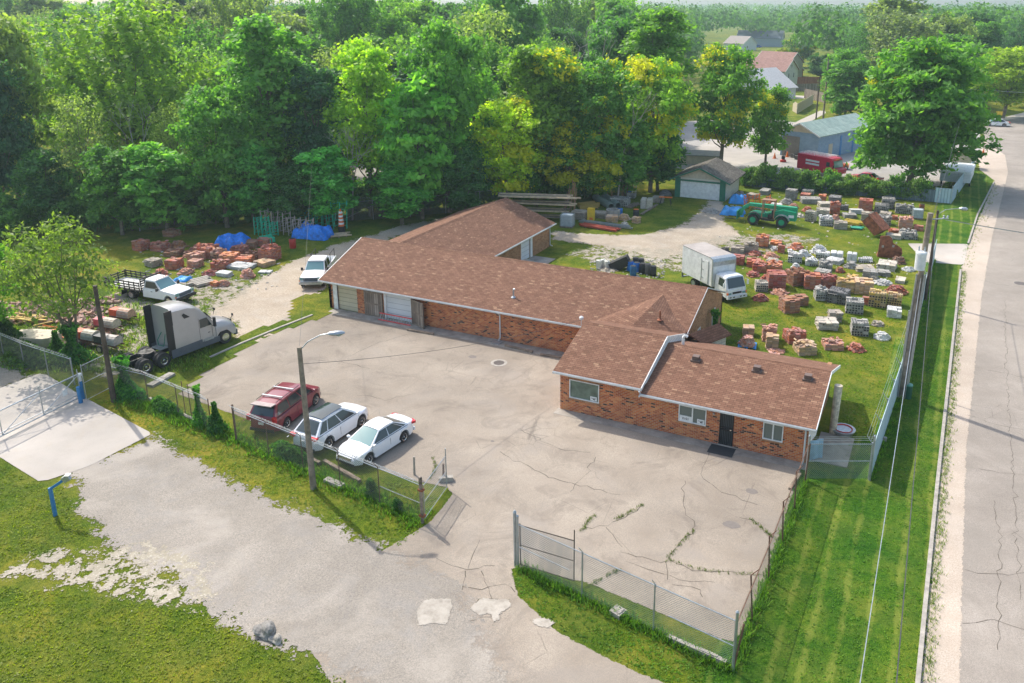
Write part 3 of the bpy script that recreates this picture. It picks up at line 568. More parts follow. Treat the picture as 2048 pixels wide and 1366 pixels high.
for x, e, r_, yy, y1, me_ in ((OX1, BE, BR, BY, OY1, 2.06),):
    m.add([(x, OY0, e-.05), (x, y1, me_), (x, yy, r_-.13), (x-.2, OY0, e-.05), (x-.2, y1, me_), (x-.2, yy, r_-.13)], [(0, 1, 2), (3, 5, 4), (0, 2, 5, 3), (1, 4, 5, 2), (0, 3, 4, 1)])
m.build('gable', M['siding_white'], OF); m = MB(); m.add([(OXM, OY0, AE-.06), (OXM, 50.6, 2.4), (OXM, AY, AR_-.13), (OXM-.15, OY0, AE-.06), (OXM-.15, 50.6, 2.4), (OXM-.15, AY, AR_-.13)], [(0, 1, 2), (3, 5, 4), (0, 2, 5, 3), (1, 4, 5, 2), (0, 3, 4, 1)])
m.build('gable', M['siding_white'], OF)
m = MB(); e = .42
roofslab(m, [(OX0-.3, OY0-e, AE), (OXM-.02, OY0-e, AE), (OXM-.02, AY, AR_), (OX0-.3, AY, AR_)]); roofslab(m, [(OXM-.02, 51.0, 2.5), (OX0-.3, 51.0, 2.5), (OX0-.3, AY, AR_), (OXM-.02, AY, AR_)])
R1 = m.build('roof', M['shingle'], OF)
m = MB(); roofslab(m, [(OXM, OY0-e, BE), (OX1+.42, OY0-e, BE), (OX1+.42, BY, BR), (OXM, BY, BR)]); roofslab(m, [(OX1+.42, 51.1, 2.02), (OXM, 51.1, 2.02), (OXM, BY, BR), (OX1+.42, BY, BR)])
R2 = m.build('lower_roof', M['shingle'], OF)
m = MB(); m.extr([(BY-.16, BR-.04), (BY, BR+.035), (BY+.16, BR-.04), (BY, BR)], OXM+.05, OX1+.42, axis='X'); m.extr([(AY-.16, AR_-.05), (AY, AR_+.035), (AY+.16, AR_-.05), (AY, AR_)], OX0-.3, OXM-.02, axis='X'); m.build('ridge_cap', M['shingle'], OF)
m = MB(); rake(m, [(OXM-.018, OY0-e, AE+.01), (OXM-.018, AY, AR_+.01), (OXM-.018, 51.0, 2.5+.01)], (.05, 0, 0), .2); m.build('rake_board', M['white'], OF); m = MB(); rake(m, [(OX1+.422, OY0-e, BE+.01), (OX1+.422, BY, BR+.01), (OX1+.422, 51.1, 2.03)], (.04, 0, 0), .2)
m.build('rake_board', M['white'], OF); m = MB(); m.extr([(OX1+.05, 2.3), (OX1+.42, 2.3), (OX1+.42, 1.9), (OX1+.05, 1.2)], OY0-.12, OY0-.06); m.build('rake_board', M['white'], OF)
gutter(OF, (OX0-.3, OY0-e, AE-.01), (OXM, OY0-e, AE-.01), (0, -1, 0)); gutter(OF, (OXM, OY0-e, BE-.01), (OX1+.44, OY0-e, BE-.01), (0, -1, 0))
downpipe(OF, (OX1-.12, OY0), BE-.1, (0, -1, 0)); downpipe(OF, (OXM-.05, OY0-.2), AE-.1, (0, -1, 0), 2.2)
window(OF, ((w1[0]+w1[1])/2, OY0, 1.54), w1[1]-w1[0], 1.22, (0, -1, 0), 1, glass=paint((.12, .17, .13), .2, 0, .3, 1.5))
wn2 = window(OF, ((w2[0]+w2[1])/2, OY0, 1.465), w2[1]-w2[0], 1.03, (0, -1, 0), 2); wn3 = window(OF, ((w3[0]+w3[1])/2, OY0, 1.465), w3[1]-w3[0], 1.03, (0, -1, 0), 2)
m = MB(); m.b2((w2[0]+.07, OY0-.012, 1.0), ((w2[0]+w2[1])/2-.05, OY0+.03, 1.32)); bd = m.build('notice_board', M['white'], wn2)
def letters(body, size, mat, parent, loc, rot, ext=.006, name='lettering', bold=0):
    cu = bpy.data.curves.new(name, 'FONT'); cu.body = body; cu.size = size; cu.extrude = ext; cu.align_x = 'CENTER'; cu.offset = bold
    tmp = bpy.data.objects.new('tmp', cu); COL.objects.link(tmp); dg = bpy.context.evaluated_depsgraph_get(); dg.update()
    me = bpy.data.meshes.new_from_object(tmp.evaluated_get(dg)); bpy.data.objects.remove(tmp); me.materials.clear(); me.materials.append(mat)
    o = bpy.data.objects.new(name, me); COL.objects.link(o); o.parent = parent; o.location = loc; o.rotation_euler = rot; return o
letters('0101', .2, M['black'], bd, ((w2[0]*.75+w2[1]*.25)+.02, OY0-.016, 1.09), (R(90), 0, 0))
for wx, wn in ((w1[1]-.35, None), (w2[1]-.3, wn2)):
    m = MB(); m.b2((wx-.22, OY0-.002, 1.02), (wx+.2, OY0+.027, 1.28)); s = m.build('sticker', M['white'], wn or OF)
    m = MB(); m.b2((wx-.17, OY0-.01, 1.17), (wx+.15, OY0-.0025, 1.2)); m.b2((wx-.05, OY0-.01, 1.08), (wx+.1, OY0-.0025, 1.14)); m.build('print', M['black'], s)
# barred door
m = MB(); m.b2((dr[0], OY0+.1, .03), (dr[1], OY0+.15, 2.12)); dd = m.build('door', paint((.1, .11, .115), .5), OF)
m = MB(); W_ = dr[1]-dr[0]
for k in range(8): x = dr[0]+.05+(W_-.1)*k/7; m.b2((x-.014, OY0-.02, .05), (x+.014, OY0+.02, 2.1))
for z in (.06, .98, 1.12, 2.06): m.b2((dr[0]+.02, OY0-.03, z-.03), (dr[1]-.02, OY0+.03, z+.03))
m.b2((dr[0], OY0-.04, .03), (dr[0]+.06, OY0+.04, 2.1)); m.b2((dr[1]-.06, OY0-.04, .03), (dr[1], OY0+.04, 2.1)); m.build('security_bars', M['black'], dd)
m = MB(); m.b2((dr[1]-.2, OY0-.07, 1.02), (dr[1]-.1, OY0-.03, 1.08)); m.build('handle', M['chrome'], dd)
m = MB(); m.b2((dr[0]-.05, OY0-.12, 0), (dr[1]+.05, OY0+.1, .06)); m.build('threshold', M['concrete'], OF)
t = MB(); t.lathe([(.05, 0), (.07, .08), (.06, .1)], 10, axis='Y', c=(dr[0]-.35, OY0-.11, 1.85)); t.build('wall_lamp', M['galv'], OF)
t = MB(); t.b2((dr[0]-.35, OY0-1.15, .03), (dr[1]+.25, OY0-.18, .045)); tag(t.build('door_mat', paint((.035, .04, .045), .9)), 'dark grey rubber mat in front of the barred office door', 'door mat')
# soldier course above openings and lintel headers
m = MB()
for a, b in (w1, w2, w3): m.b2((a-.1, OY0-.006, 2.0 if a != w1[0] else 2.16), (b+.1, OY0+.02, 2.16 if a != w1[0] else 2.3))
m.build('lintel', M['brick_plain'], OF)
def boxvent(px, py, roof, e0, y0, slope):
    for z in np.arange(2.2, 4.4, .01):
        q = at(px, py, z)
        if abs(e0+(q.y-y0)*slope-z) < .02: break
    m = MB(); m.b2((q.x-.28, q.y-.26, z-.06), (q.x+.28, q.y+.25, z+.05)); m.b2((q.x-.2, q.y-.18, z+.05), (q.x+.2, q.y+.2, z+.28)); return m.build('roof_vent', M['vent'], roof)
M['vent'] = paint((.16, .11, .09), .6, .2)
sb = (BR-BE)/(BY-OY0+e)
for px, py in ((1392, 720), (1514, 741), (1616, 758)): boxvent(px, py, R2, BE, OY0-e, sb)
m = MB(); q = at(1366, 688, 3.5); m.path([(q.x, q.y, 3.2), (q.x, q.y, 3.95), (q.x+.12, q.y, 4.1), (q.x+.28, q.y, 4.02)], .09, 10); m.build('vent_pipe', M['white'], R2)
# ---- link roofs between office and workshop
LK = thing('hip_roof_link', 'small brown hip roof joining the office to the long workshop', 'roof')
pk = Vector((-16.87, 50.8, 4.05)); La, B1, B2, Bk_ = at(1168, 649, 2.75), at(1259, 656, 3.2), at(1371, 667, 2.9), Vector((-16.9, 53.6, 4.02))
m = MB()
m.face([La, B1, pk]); m.face([B1, B2, pk]); m.face([La, pk, Bk_]); m.face([pk, B2, (B2.x-.2, B2.y+2.2, 2.7), Bk_]); q_ = Vector((0, 0, -.5)); m.face([La, B1, B1+q_, La+q_]); m.face([B1, B2, B2+q_, B1+q_])
m.build('slope', M['shingle'], LK)
fl_ = at(1320, 637, 3.6); m = MB(); m.tube((fl_.x, fl_.y, 3.2), (fl_.x, fl_.y, 4.15), .06); m.lathe([(.2, 0), (.06, .1)], 10, c=(fl_.x, fl_.y, 3.5)); m.build('flue', M['rust'], LK)
m = MB(); m.b2((-18.7, 49.6, 0), (-14.4, 50.9, 2.4)); m.build('wall', M['brick_plain'], LK)
PR = thing('porch_roof', 'little gabled side porch with brown shingles beside the workshop gable', 'porch')
p1_, p2_, p3_, p4_ = at(1378, 668, 3.05), at(1438, 646, 3.05), at(1463.5, 668.4, 2.25), at(1427, 690, 2.25); p4_ = p3_+(p1_-p2_)*.93; p5_ = p2_*2-p3_; p5_.z = 2.25; p6_ = p5_+(p1_-p2_)*.93
m = MB(); roofslab(m, [p1_, p4_, p3_, p2_], .08); roofslab(m, [p1_, p2_, p5_, p6_], .08); m.build('slope', M['shingle'], PR)
i_ = (p1_-p2_).normalized(); i_.z = 0; bs_ = [p3_.lerp(p5_, .12)+i_*.25, p5_.lerp(p3_, .12)+i_*.25]; bs_ += [bs_[1]+i_*2.6, bs_[0]+i_*2.6]; m = MB(); m.prism([(q.x, q.y) for q in bs_], 0, 2.15); m.build('wall', M['siding'], PR)
# satellite / lamp on the eave
m = MB(); q = Vector((-21.3, 49.1, 2.5)); m.tube(q, q+Vector((0, 0, .45)), .025); m.lathe([(.02, 0), (.14, .05), (.15, .2), (.05, .28)], 12, c=q+Vector((0, 0, .42))); tag(m.build('yard_floodlight', M['white']), 'small white floodlight on a stalk at the end of the workshop gutter', 'floodlight')
# things against the office end
m = MB(); q = at(1665, 866); m.tube(q, (q.x+.05, q.y+.1, 3.0), .2, .23, 12); PO = tag(m.build('timber_post', paint((.6, .52, .4), .9, 0, .3, 4, .5)), 'stout peeling timber post standing at the end of the office', 'post')
t = thing('fire_pit', 'round grey fire bowl with red lining beside the timber post', 'fire pit', at(1672, 868)+Vector((.35, .25, 0))); m = MB(); m.lathe([(.35, 0), (.6, .12), (.68, .32), (.6, .3)], 20); m.build('bowl', M['galv'], t); m = MB(); m.lathe([(.02, .2), (.45, .2), (.52, .34), (.5, .36), (.4, .25)], 20); m.build('lining', M['red'], t)
m = MB(); m.b2((-4.55, 42.2, 0), (-2.7, 45.6, .05)); tag(m.build('pavement', M['walk_shaded']), kind='structure')
t = thing('water_butt', 'blue plastic sheet leaning behind the mesh gate at the office corner', 'plastic sheet', (-4.35, 41.9, 0)); m = MB(); m.loft([[(x, .25*sin(x*6)+(.5-z*.3), z) for x in (-.3, -.1, .1, .3)]+[(x, .25*sin(x*6)+.05+(.5-z*.3), z) for x in (.3, .1, -.1, -.3)] for z in (0, .7, 1.4)]); m.build('sheet', paint((.35, .55, .75), .4), t)
# wheel stops
for k, (a, b, lab) in enumerate((((815, 661), (867, 670), 'left'), ((1010, 693), (1065, 706), 'middle'), ((1080, 711), (1126, 718), 'right'))):
    A, B = at(*a), at(*b); d = B-A; m = MB(); m.box((0, 0, .08), (d.length, .17, .16)); o = m.build('wheel_stop', M['wood']); o.location = (A+B)/2; o.rotation_euler = (0, 0, math.atan2(d.y, d.x))
    tag(o, f'weathered timber wheel stop before the long wall, {lab} one of three', 'wheel stop', 'wheel stops before the long wall')
o = copy_tree(o, at(1590, 965), R(83), 'weathered timber wheel stop along the right fence of the lot', 'wheel stops before the long wall')
# ladder
t = thing('ladder', 'red fibreglass extension ladder lying on its edge against the white garage door', 'ladder', at(761, 638)+Vector((0, -.3, 0)), 0)
Ld = (at(829, 648)-at(761, 638)).length; m = MB(); m.b2((0, 0, .04), (Ld, .05, .12)); m.b2((0, .22, .5), (Ld, .27, .58)); m.build('rail', paint((.75, .1, .1), .5), t)
m = MB()
for k in range(12): m.tube((.15+k*(Ld-.3)/11, .03, .08), (.15+k*(Ld-.3)/11, .25, .54), .018)
m.build('rungs', M['galv'], t)
# ---- detached garage
G = thing('detached_garage', 'small white garage with green trim and grey shingle roof in the back yard', 'garage')
gx0, gx1, gy0, gy1 = -30.7, -24.2, 100.4, 107.8; ge, gr = 2.6, 4.05; gm = (gx0+gx1)/2
m = MB(); wall(m, (gx0, gy0), (gx1, gy0), 0, ge, .2, [(.7, 5.8, 0, 2.15)]); wall(m, (gx1, gy0+.21), (gx1, gy1), 0, ge, .2); wall(m, (gx1, gy1), (gx0, gy1), 0, ge, .2); wall(m, (gx0, gy1), (gx0, gy0+.21), 0, ge, .2); m.build('wall', M['siding'], G)
m = MB(); m.add([(gx0, gy0, ge), (gx1, gy0, ge), (gm, gy0, gr-.1), (gx0, gy0+.2, ge), (gx1, gy0+.2, ge), (gm, gy0+.2, gr-.1)], [(0, 1, 2), (3, 5, 4), (0, 2, 5, 3), (1, 4, 5, 2)]); m.build('gable', M['cream'], G)
m = MB(); m.b2((gx0+.7, gy0+.1, .02), (gx0+5.8, gy0+.15, 2.15)); m.build('garage_door', M['white'], G)
m = MB(); m.b2((gx0, gy0-.06, 0), (gx0+.7, gy0-.003, ge)); m.b2((gx1-.7, gy0-.06, 0), (gx1+.02, gy0-.003, ge)); m.b2((gx0+.7, gy0-.05, 2.15), (gx1-.7, gy0-.003, 2.35)); m.build('trim', M['trimgreen'], G)
m = MB(); roofslab(m, [(gx0-.7, gy0-.5, ge-.25), (gm, gy0-.5, gr), (gm, gy1+.4, gr), (gx0-.7, gy1+.4, ge-.25)]); roofslab(m, [(gm, gy0-.5, gr), (gx1+.7, gy0-.5, ge-.25), (gx1+.7, gy1+.4, ge-.25), (gm, gy1+.4, gr)]); m.build('roof', M['shingle_grey'], G)
m = MB(); rake(m, [(gx0-.7, gy0-.5, ge-.24), (gm, gy0-.5, gr+.01), (gx1+.7, gy0-.5, ge-.24)], (0, -.04, 0), .18); m.build('fascia', M['trimgreen'], G)
# ---- generic houses
def gable_house(name, lab, cat, c, L, W, ez, rz, ang, wm, rm, wins=(), chim=None, doors=(), trim='white', ov=.4, pos=None):
    t = thing(name, lab, cat, c, ang); m = MB(); x0, x1, y0, y1 = -L/2, L/2, -W/2, W/2
    wall(m, (x0, y0), (x1, y0), 0, ez, .2); wall(m, (x1, y0+.21), (x1, y1-.21), 0, ez, .2); wall(m, (x1, y1), (x0, y1), 0, ez, .2); wall(m, (x0, y1-.21), (x0, y0+.21), 0, ez, .2)
    for x, s in ((x0, 1), (x1, -1)): m.add([(x, y0, ez), (x, y1, ez), (x, 0, rz-.1), (x+.2*s, y0, ez), (x+.2*s, y1, ez), (x+.2*s, 0, rz-.1)], [(0, 1, 2), (3, 5, 4), (0, 2, 5, 3), (1, 4, 5, 2)])
    m.build('wall', wm, t); s_ = (rz-ez)/(W/2); d = ov*s_
    m = MB(); roofslab(m, [(x0-ov, y0-ov, ez-d), (x1+ov, y0-ov, ez-d), (x1+ov, 0, rz), (x0-ov, 0, rz)]); roofslab(m, [(x1+ov, y1+ov, ez-d), (x0-ov, y1+ov, ez-d), (x0-ov, 0, rz), (x1+ov, 0, rz)]); rf = m.build('roof', rm, t)
    m = MB()
    for x, s in ((x0-ov, -1), (x1+ov, 1)): rake(m, [(x, y0-ov, ez-d+.01), (x, 0, rz+.01), (x, y1+ov, ez-d+.01)], (.05*s, 0, 0), .22)
    m.build('fascia', M[trim], t)
    for (side, u, z, w_, h_) in wins:
        cpt, nrm = {'f': ((u, y0, z), (0, -1, 0)), 'b': ((u, y1, z), (0, 1, 0)), 'l': ((x0, u, z), (-1, 0, 0)), 'r': ((x1, u, z), (1, 0, 0))}[side]
        window(t, Vector(cpt)+Vector(nrm)*.061, w_, h_, nrm, 1, sill=False)
    for (side, u, w_, h_, mat) in doors:
        m = MB()
        if side == 'f': m.b2((u-w_/2, y0-.05, .02), (u+w_/2, y0-.004, h_))
        if side == 'l': m.b2((x0-.05, u-w_/2, .02), (x0-.004, u+w_/2, h_))
        if side == 'r': m.b2((x1+.004, u-w_/2, .02), (x1+.05, u+w_/2, h_))
        m.build('door', mat, t)
    if chim: m = MB(); m.b2((chim[0]-.3, chim[1]-.3, rz-1), (chim[0]+.3, chim[1]+.3, rz+.9)); m.build('chimney', M['brick_plain'], rf)
    return t
# ================================================================== FENCES, POLES, WIRES
def vrect(m, a, b, z0, z1):     # vertical rectangle, built with wire-pattern uv through its normal
    m.face([(a[0], a[1], z0), (b[0], b[1], z0), (b[0], b[1], z1), (a[0], a[1], z1)])
def fence(label, pts, h, posts=None, postmat='galv', railmat='galv', mesh='link', r=.035, arms=0, barbs=0, mid=None, endr=None, cat='fence', group=None, lean=0, name='chain_link_fence', endh=0):
    pts = [Vector((p[0], p[1], 0)) for p in pts]; T = thing(name, label, cat, pts[0], 0, group); o = pts[0]
    L = [(b-a).length for a, b in zip(pts, pts[1:])]
    def P_(s):
        for (a, b), l in zip(zip(pts, pts[1:]), L):
            if s <= l+1e-6: return a.lerp(b, s/l)-o, (b-a)/l
            s -= l
        return pts[-1]-o, (pts[-1]-pts[-2]).normalized()
    tot = sum(L); n = max(1, round(tot/(posts or 2.9))); nrm = lambda d: Vector((-d.y, d.x, 0))
    for k in range(n+1):
        p, d = P_(tot*k/n); end = k in (0, n); rr = (endr or r*1.4) if end else r; m = MB(); tilt = nrm(d)*random.gauss(0, lean)
        m.tube(p, p+tilt+Vector((0, 0, h+(endh if end else 0))), rr, n=8)
        if end: m.lathe([(rr*1.25, 0), (rr*.4, .06)], 8, c=p+tilt+Vector((0, 0, h+endh)))
        if arms and (not end): m.tube(p+tilt+Vector((0, 0, h)), p+tilt+nrm(d)*.28*arms+Vector((0, 0, h+.36)), .018, n=6)
        m.build('post', M[postmat], T)
    m = MB()
    for a, b in zip(pts, pts[1:]): m.tube(a-o+Vector((0, 0, h-.06)), b-o+Vector((0, 0, h-.06)), .022, n=6)
    m.build('top_rail', M[railmat], T)
    if mid:
        for (s0, s1) in mid:
            m = MB(); m.tube(P_(s0*tot)[0]+Vector((0, 0, h*.48)), P_(s1*tot)[0]+Vector((0, 0, h*.48)), .022, n=6); m.build('mid_rail', M[railmat], T)
    m = MB()
    for a, b in zip(pts, pts[1:]):
        off = nrm((b-a).normalized())*.045; vrect(m, a-o+off, b-o+off, .03, h-.05)
    m.build('wire_mesh', M[mesh], T)
    for k in range(barbs):
        m = MB(); z = h+.12*(k+1) if arms else h+.1*(k+1)
        ss = [P_(tot*j/n) for j in range(n+1)]; q = [p+nrm(d)*.28*arms*(k+1)/3+Vector((0, 0, z)) for p, d in ss]
        m.path(q, .006, 4)
        for a, b in zip(q, q[1:]):
            for j in range(int((b-a).length/.25)): c = a.lerp(b, (j+.5)/((b-a).length/.25)); m.box(c, (.012, .05, .05), rz=j)
        m.build('barbed_wire', M['galv'], T)
    return T
def gate(label, a, b, h, mat='galv', mesh='link', rails=(1., .5, .0), frame=.022, extra=0, name='gate'):
    a = Vector((a[0], a[1], 0)); b = Vector((b[0], b[1], 0)); T = thing(name, label, 'gate', a); d = b-a
    m = MB(); m.tube((0, 0, .1), (0, 0, h), frame*1.2, n=8); m.tube(d+Vector((0, 0, .1)), d+Vector((0, 0, h+extra)), frame*1.2, n=8)
    for q in rails: z = .12+(h-.2)*q; m.tube((0, 0, z), d+Vector((0, 0, z)), frame, n=6)
    m.build('frame', M[mat], T); m = MB(); vrect(m, Vector((0, 0, 0)), d, .12, h-.05); m.build('wire_mesh', M[mesh], T); return T
FH = hz(1330, 1262, 1180)
a, b = at(1036, 1135), at(1466, 1341)
fence('galvanised chain link fence along the near edge of the lot', [a, b], 2.28, 3.1, arms=-1, mid=[(0, .27), (.73, 1)], endr=.06, endh=.35)
gate('open dark-framed chain link gate folded back behind the near fence', at(1041, 1133), at(1148, 1166), 2.2, 'poledark', extra=.45)
a, b = at(1466, 1341), at(1610, 962)
fence('leaning rusty chain link fence down the right side of the lot', [a, at(1535, 1165), b], 2.15, 3., 'rusty', 'rusty', 'link_dark', arms=-1, lean=.12, endr=.04)
gate('galvanised mesh gate with three barbed wires beside the office corner', at(1611, 961), at(1738, 961), 2.25, name='mesh_gate', rails=(.98, .5)); 
G3 = COL.objects[-3] if False else None
for pp, lab in (((1611, 961), 'left'), ((1739, 961), 'right')):
    m = MB(); m.tube((0, 0, 0), (0, 0, 2.6), .055, n=10); m.lathe([(.065, 2.6), (.02, 2.67)], 10); o = m.build('gate_post', M['galv']); o.location = at(*pp); tag(o, f'galvanised post at the {lab} end of the barbed wire gate beside the office', 'post')
m = MB(); A, B = at(1611, 961), at(1738, 961)
for k in range(3): m.tube(A+Vector((0, 0, 2.35+.1*k)), B+Vector((0, 0, 2.35+.1*k)), .007, n=4)
o = m.build('barbed_wire', M['galv']); 
o.parent = [q for q in COL.objects if q.name.startswith('mesh_gate') and q.type == 'EMPTY'][0]; o.location = -o.parent.location
# pale sheet-metal fence along the street
def tinfence(label, pts, h, mat='tin', arms=True, name='sheet_metal_fence'):
    T = thing(name, label, 'fence', pts[0]); o = Vector(pts[0]); Q = [Vector(p)-o for p in pts]
    m = MB()
    for a, b in zip(Q, Q[1:]):
        d = (b-a).normalized(); n = Vector((-d.y, d.x, 0))*.02
        m.prism([(a-n)[:2], (b-n)[:2], (b+n)[:2], (a+n)[:2]], .05, h)
    m.build('panel', M[mat], T); tot = sum((b-a).length for a, b in zip(Q, Q[1:])); q2 = []
    for a, b in zip(Q, Q[1:]):
        n = max(1, round((b-a).length/3)); d = (b-a).normalized(); nn = Vector((-d.y, d.x, 0))
        for k in range(n):
            p = a.lerp(b, k/n)+nn*.06; m = MB(); m.tube(p, p+Vector((0, 0, h+.1)), .04, n=8)
            if arms: m.tube(p+Vector((0, 0, h)), p+nn*.3+Vector((0, 0, h+.38)), .018, n=5)
            m.build('post', M['galv'], T); q2.append((p, nn))
    if arms:
        for k in range(3): m = MB(); m.path([p+nn*.1*(k+1)+Vector((0, 0, h+.13*(k+1))) for p, nn in q2], .007, 4); m.build('barbed_wire', M['galv'], T)
    return T
tinfence('long pale sheet metal fence with barbed wire along the street verge', [at(1739, 960), at(1803, 790)+Vector((-.25, 0, 0)), at(1836, 640), at(1868, 520)], 2.1)
tinfence('pale sheet metal fence on the verge beyond the driveway apron', [at(1902, 408), at(1946, 345)], 2.2, arms=False)
tinfence('short bluish tin fence closing the yard behind the tree', [at(1868, 405), at(1902, 408)], 1.9, arms=False)
# front-left fence
fl = [(845, 1043), (743, 998), (652, 959), (564, 898), (494, 888), (455, 869), (365, 822), (297, 807)]
def FL(t): a, b = at(845, 1043), at(297, 806); return a.lerp(b, t)
fence('rusty-posted chain link fence in front of the parked cars', [FL(0), FL(.62)], 2.05, 2.6, 'rusty', 'galv', 'link_dark', r=.028, arms=1, barbs=3, mid=[(0, .2)], endr=.06, endh=.2)
fence('sagging overgrown chain link fence between the vines and the utility pole', [FL(.72), FL(1), at(226, 788)], 2.0, 2.8, 'rusty', 'galv', 'link_dark', r=.028, arms=1, barbs=3, endr=.03)
for pp in ((384, 838), (372, 832)):
    m = MB(); m.tube((0, 0, 0), (0, 0, 2.3), .025, n=6); o = m.build('bare_post', M['rusty']); o.location = at(*pp); tag(o, 'bare rusty post without mesh, %s of two beside the vines' % ('right' if pp[0] == 384 else 'left'), 'post', 'bare posts beside the vines')
gate('open galvanised chain link gate leaf behind the rusty gate post', at(850, 1041), at(894, 978), 2.0, name='gate', extra=.35)
t = thing('hinge_post', 'thick grey and rusty gate post at the lot entrance', 'post', at(845, 1045)); m = MB(); m.tube((0, 0, 0), (0, 0, 2.4), .085, n=12); m.lathe([(.1, 2.4), (.07, 2.5)], 12); m.build('pipe', paint((.3, .25, .21), .6, .4, .5, 3), t)
m = MB(); m.b2((-.12, -.1, 1.75), (.16, .1, 1.85)); m.build('upper_hinge', M['rust'], t); m = MB(); m.b2((-.12, -.1, .35), (.16, .1, .45)); m.build('lower_hinge', M['rust'], t)
t = thing('hinge_post', 'thick grey gate post at the left end of the near fence', 'post', at(1031, 1132)); m = MB(); m.tube((0, 0, 0), (0, 0, 2.75), .075, n=12); m.lathe([(.09, 2.75), (.03, 2.85)], 12); m.build('pipe', M['galv'], t)
m = MB(); m.box((0, 0, .13), (.75, .28, .26)); o = m.build('concrete_block', M['concrete']); o.location = at(892, 962); o.rotation_euler = (0, 0, .6); tag(o, 'grey concrete block beside the tip of the open gate leaf', 'concrete block')
for x, y, z, mt, lab in ((829, 950, 1.1, 'concrete', 'short pale timber stub post at the edge of the grass corner'), (887, 958, .9, 'rusty', 'short rusty stub post by the concrete block')):
    m = MB(); m.tube((0, 0, 0), (.03, 0, z), .06, .05, 8); o = m.build('stub_post', M[mt]); o.location = at(x, y); tag(o, lab, 'post')
for k, (a, b, wd, lab) in enumerate((((565, 897), (640, 930), .2, 'long grey timber sleeper behind the light pole, left length'), ((648, 925), (720, 966), .2, 'long grey timber sleeper in front of the white sedan'), ((652, 962), (686, 976), .35, 'short pale concrete slab at the foot of the fence'), ((300, 775), (345, 750), .5, 'pale plank lying beside the semi tractor'), ((300, 800), (400, 850), .15, 'fallen pale rail along the overgrown fence'), ((1335, 1278), (1452, 1330), .18, 'long concrete beam in the grass under the near fence'), ((1226, 1222), (1246, 1234), .5, 'tan concrete lump in the grass by the near fence'))):
    A, B = at(*a), at(*b); d = B-A; m = MB(); m.box((0, 0, .09), (d.length, wd, .2)); m.box((d.length*.2, .02, .2), (d.length*.3, wd*.7, .04)); o = m.build('timber_sleeper' if 'timber' in lab else 'slab', M['wood' if 'timber' in lab else 'concrete']); o.location = (A+B)/2; o.rotation_euler = (0, 0, math.atan2(d.y, d.x)); tag(o, lab, 'timber' if 'timber' in lab else 'slab')
# left sliding gate and its mesh panel
A, B = at(164, 800), at(0, 882); d = (B-A).normalized(); E_ = A+d*13
T = thing('sliding_gate', 'wide galvanised sliding gate of diagonal bars across the concrete drive', 'gate', A); m = MB(); Z = lambda p, z: Vector((p.x, p.y, z))
gh = 1.75; L_ = 13; vz = Vector((0, 0, 1))
m.tube(vz*.25, d*L_+vz*.25, .045, n=8); m.tube(vz*.45, d*L_+vz*.45, .03, n=6); m.tube(vz*gh, d*L_+vz*gh, .045, n=8); m.build('rails', M['galv'], T)
m = MB(); n = 5
for k in range(n+1): m.tube(d*(L_*k/n)+vz*.2, d*(L_*k/n)+vz*(gh+.35), .03, n=6)
m.build('uprights', M['galv'], T); m = MB()
for k in range(n): m.tube(d*(L_*k/n)+vz*(gh-.05), d*(L_*(k+1)/n)+vz*.3, .025, n=6) if k % 2 == 0 or 1 else None
m.build('braces', M['galv'], T)
m = MB(); vrect(m, Vector((0, 0, 0)), d*L_, .25, gh); m.build('wire_mesh', link_mat('faint chain link', (.35, .37, .38), .075, .035), T)
m = MB(); m.box((0, 0, 0), (.32, .02, .36), rz=math.atan2(d.y, d.x)); s = m.build('notice', M['white'], T); s.location = d*1.0+vz*1.0+Vector((.03, -.05, 0))
m = MB(); m.box((0, -.012, .05), (.2, .006, .05), rz=math.atan2(d.y, d.x)); m.box((0, -.012, -.06), (.22, .006, .02), rz=math.atan2(d.y, d.x)); m.build('print', M['black'], s)
gate('tall chain link panel between the blue posts and the dark utility pole', at(174, 803), at(222, 778), 2.5, mesh='link_dark', name='fence_panel')
fence('chain link fence running back into the brush from the sliding gate', [at(150, 770), at(60, 740), at(-30, 700)], 1.9, 2.8, 'galv', 'galv', 'link_dark', arms=1, barbs=3)
t = thing('bollard', 'blue bollard with cream cap beside the sliding gate', 'bollard', at(167, 798)); m = MB(); m.tube((0, 0, 0), (0, 0, 1.25), .11, n=14); m.build('post', M['blue'], t); m = MB(); m.tube((0, 0, 1.25), (0, 0, 1.6), .1, n=14); m.lathe([(.16, 1.6), (.17, 1.66), (.13, 1.75)], 14); m.build('cap', M['white'], t)
t = thing('bollard', 'plain bright blue bollard in front of the cream capped one', 'bollard', at(162, 806)); m = MB(); m.tube((0, 0, 0), (0, 0, 1.1), .13, n=14); m.lathe([(.13, 1.1), (.05, 1.15)], 14); m.build('post', M['blue'], t)
t = thing('keypad_pedestal', 'bent blue gooseneck keypad post standing in the grass by the drive', 'keypad post', at(111, 1032)); m = MB(); q1 = Vector((0, 0, 1.55)); ddr = Vector((.62, .35, .42))
m.box((0, 0, .78), (.14, .14, 1.56)); m.tube(q1-Vector((0, 0, .05)), q1+ddr, .085, n=4); m.build('post', M['blue'], t); m = MB(); m.box(q1+ddr+Vector((.12, .06, .08)), (.34, .2, .28), rz=.5, ry=-.5); m.box(q1+ddr+Vector((.2, .1, .26)), (.22, .26, .05), rz=.5); m.build('keypad_box', M['galv'], t)
# rear fence under the wood
fence('dark chain link fence with barbed wire under the trees behind the yard', P([(280, 462), (500, 440), (700, 442), (800, 436), (1000, 415), (1100, 385)]), 2.3, 4.2, 'galv', 'galv', 'link_dark', arms=1, barbs=2)
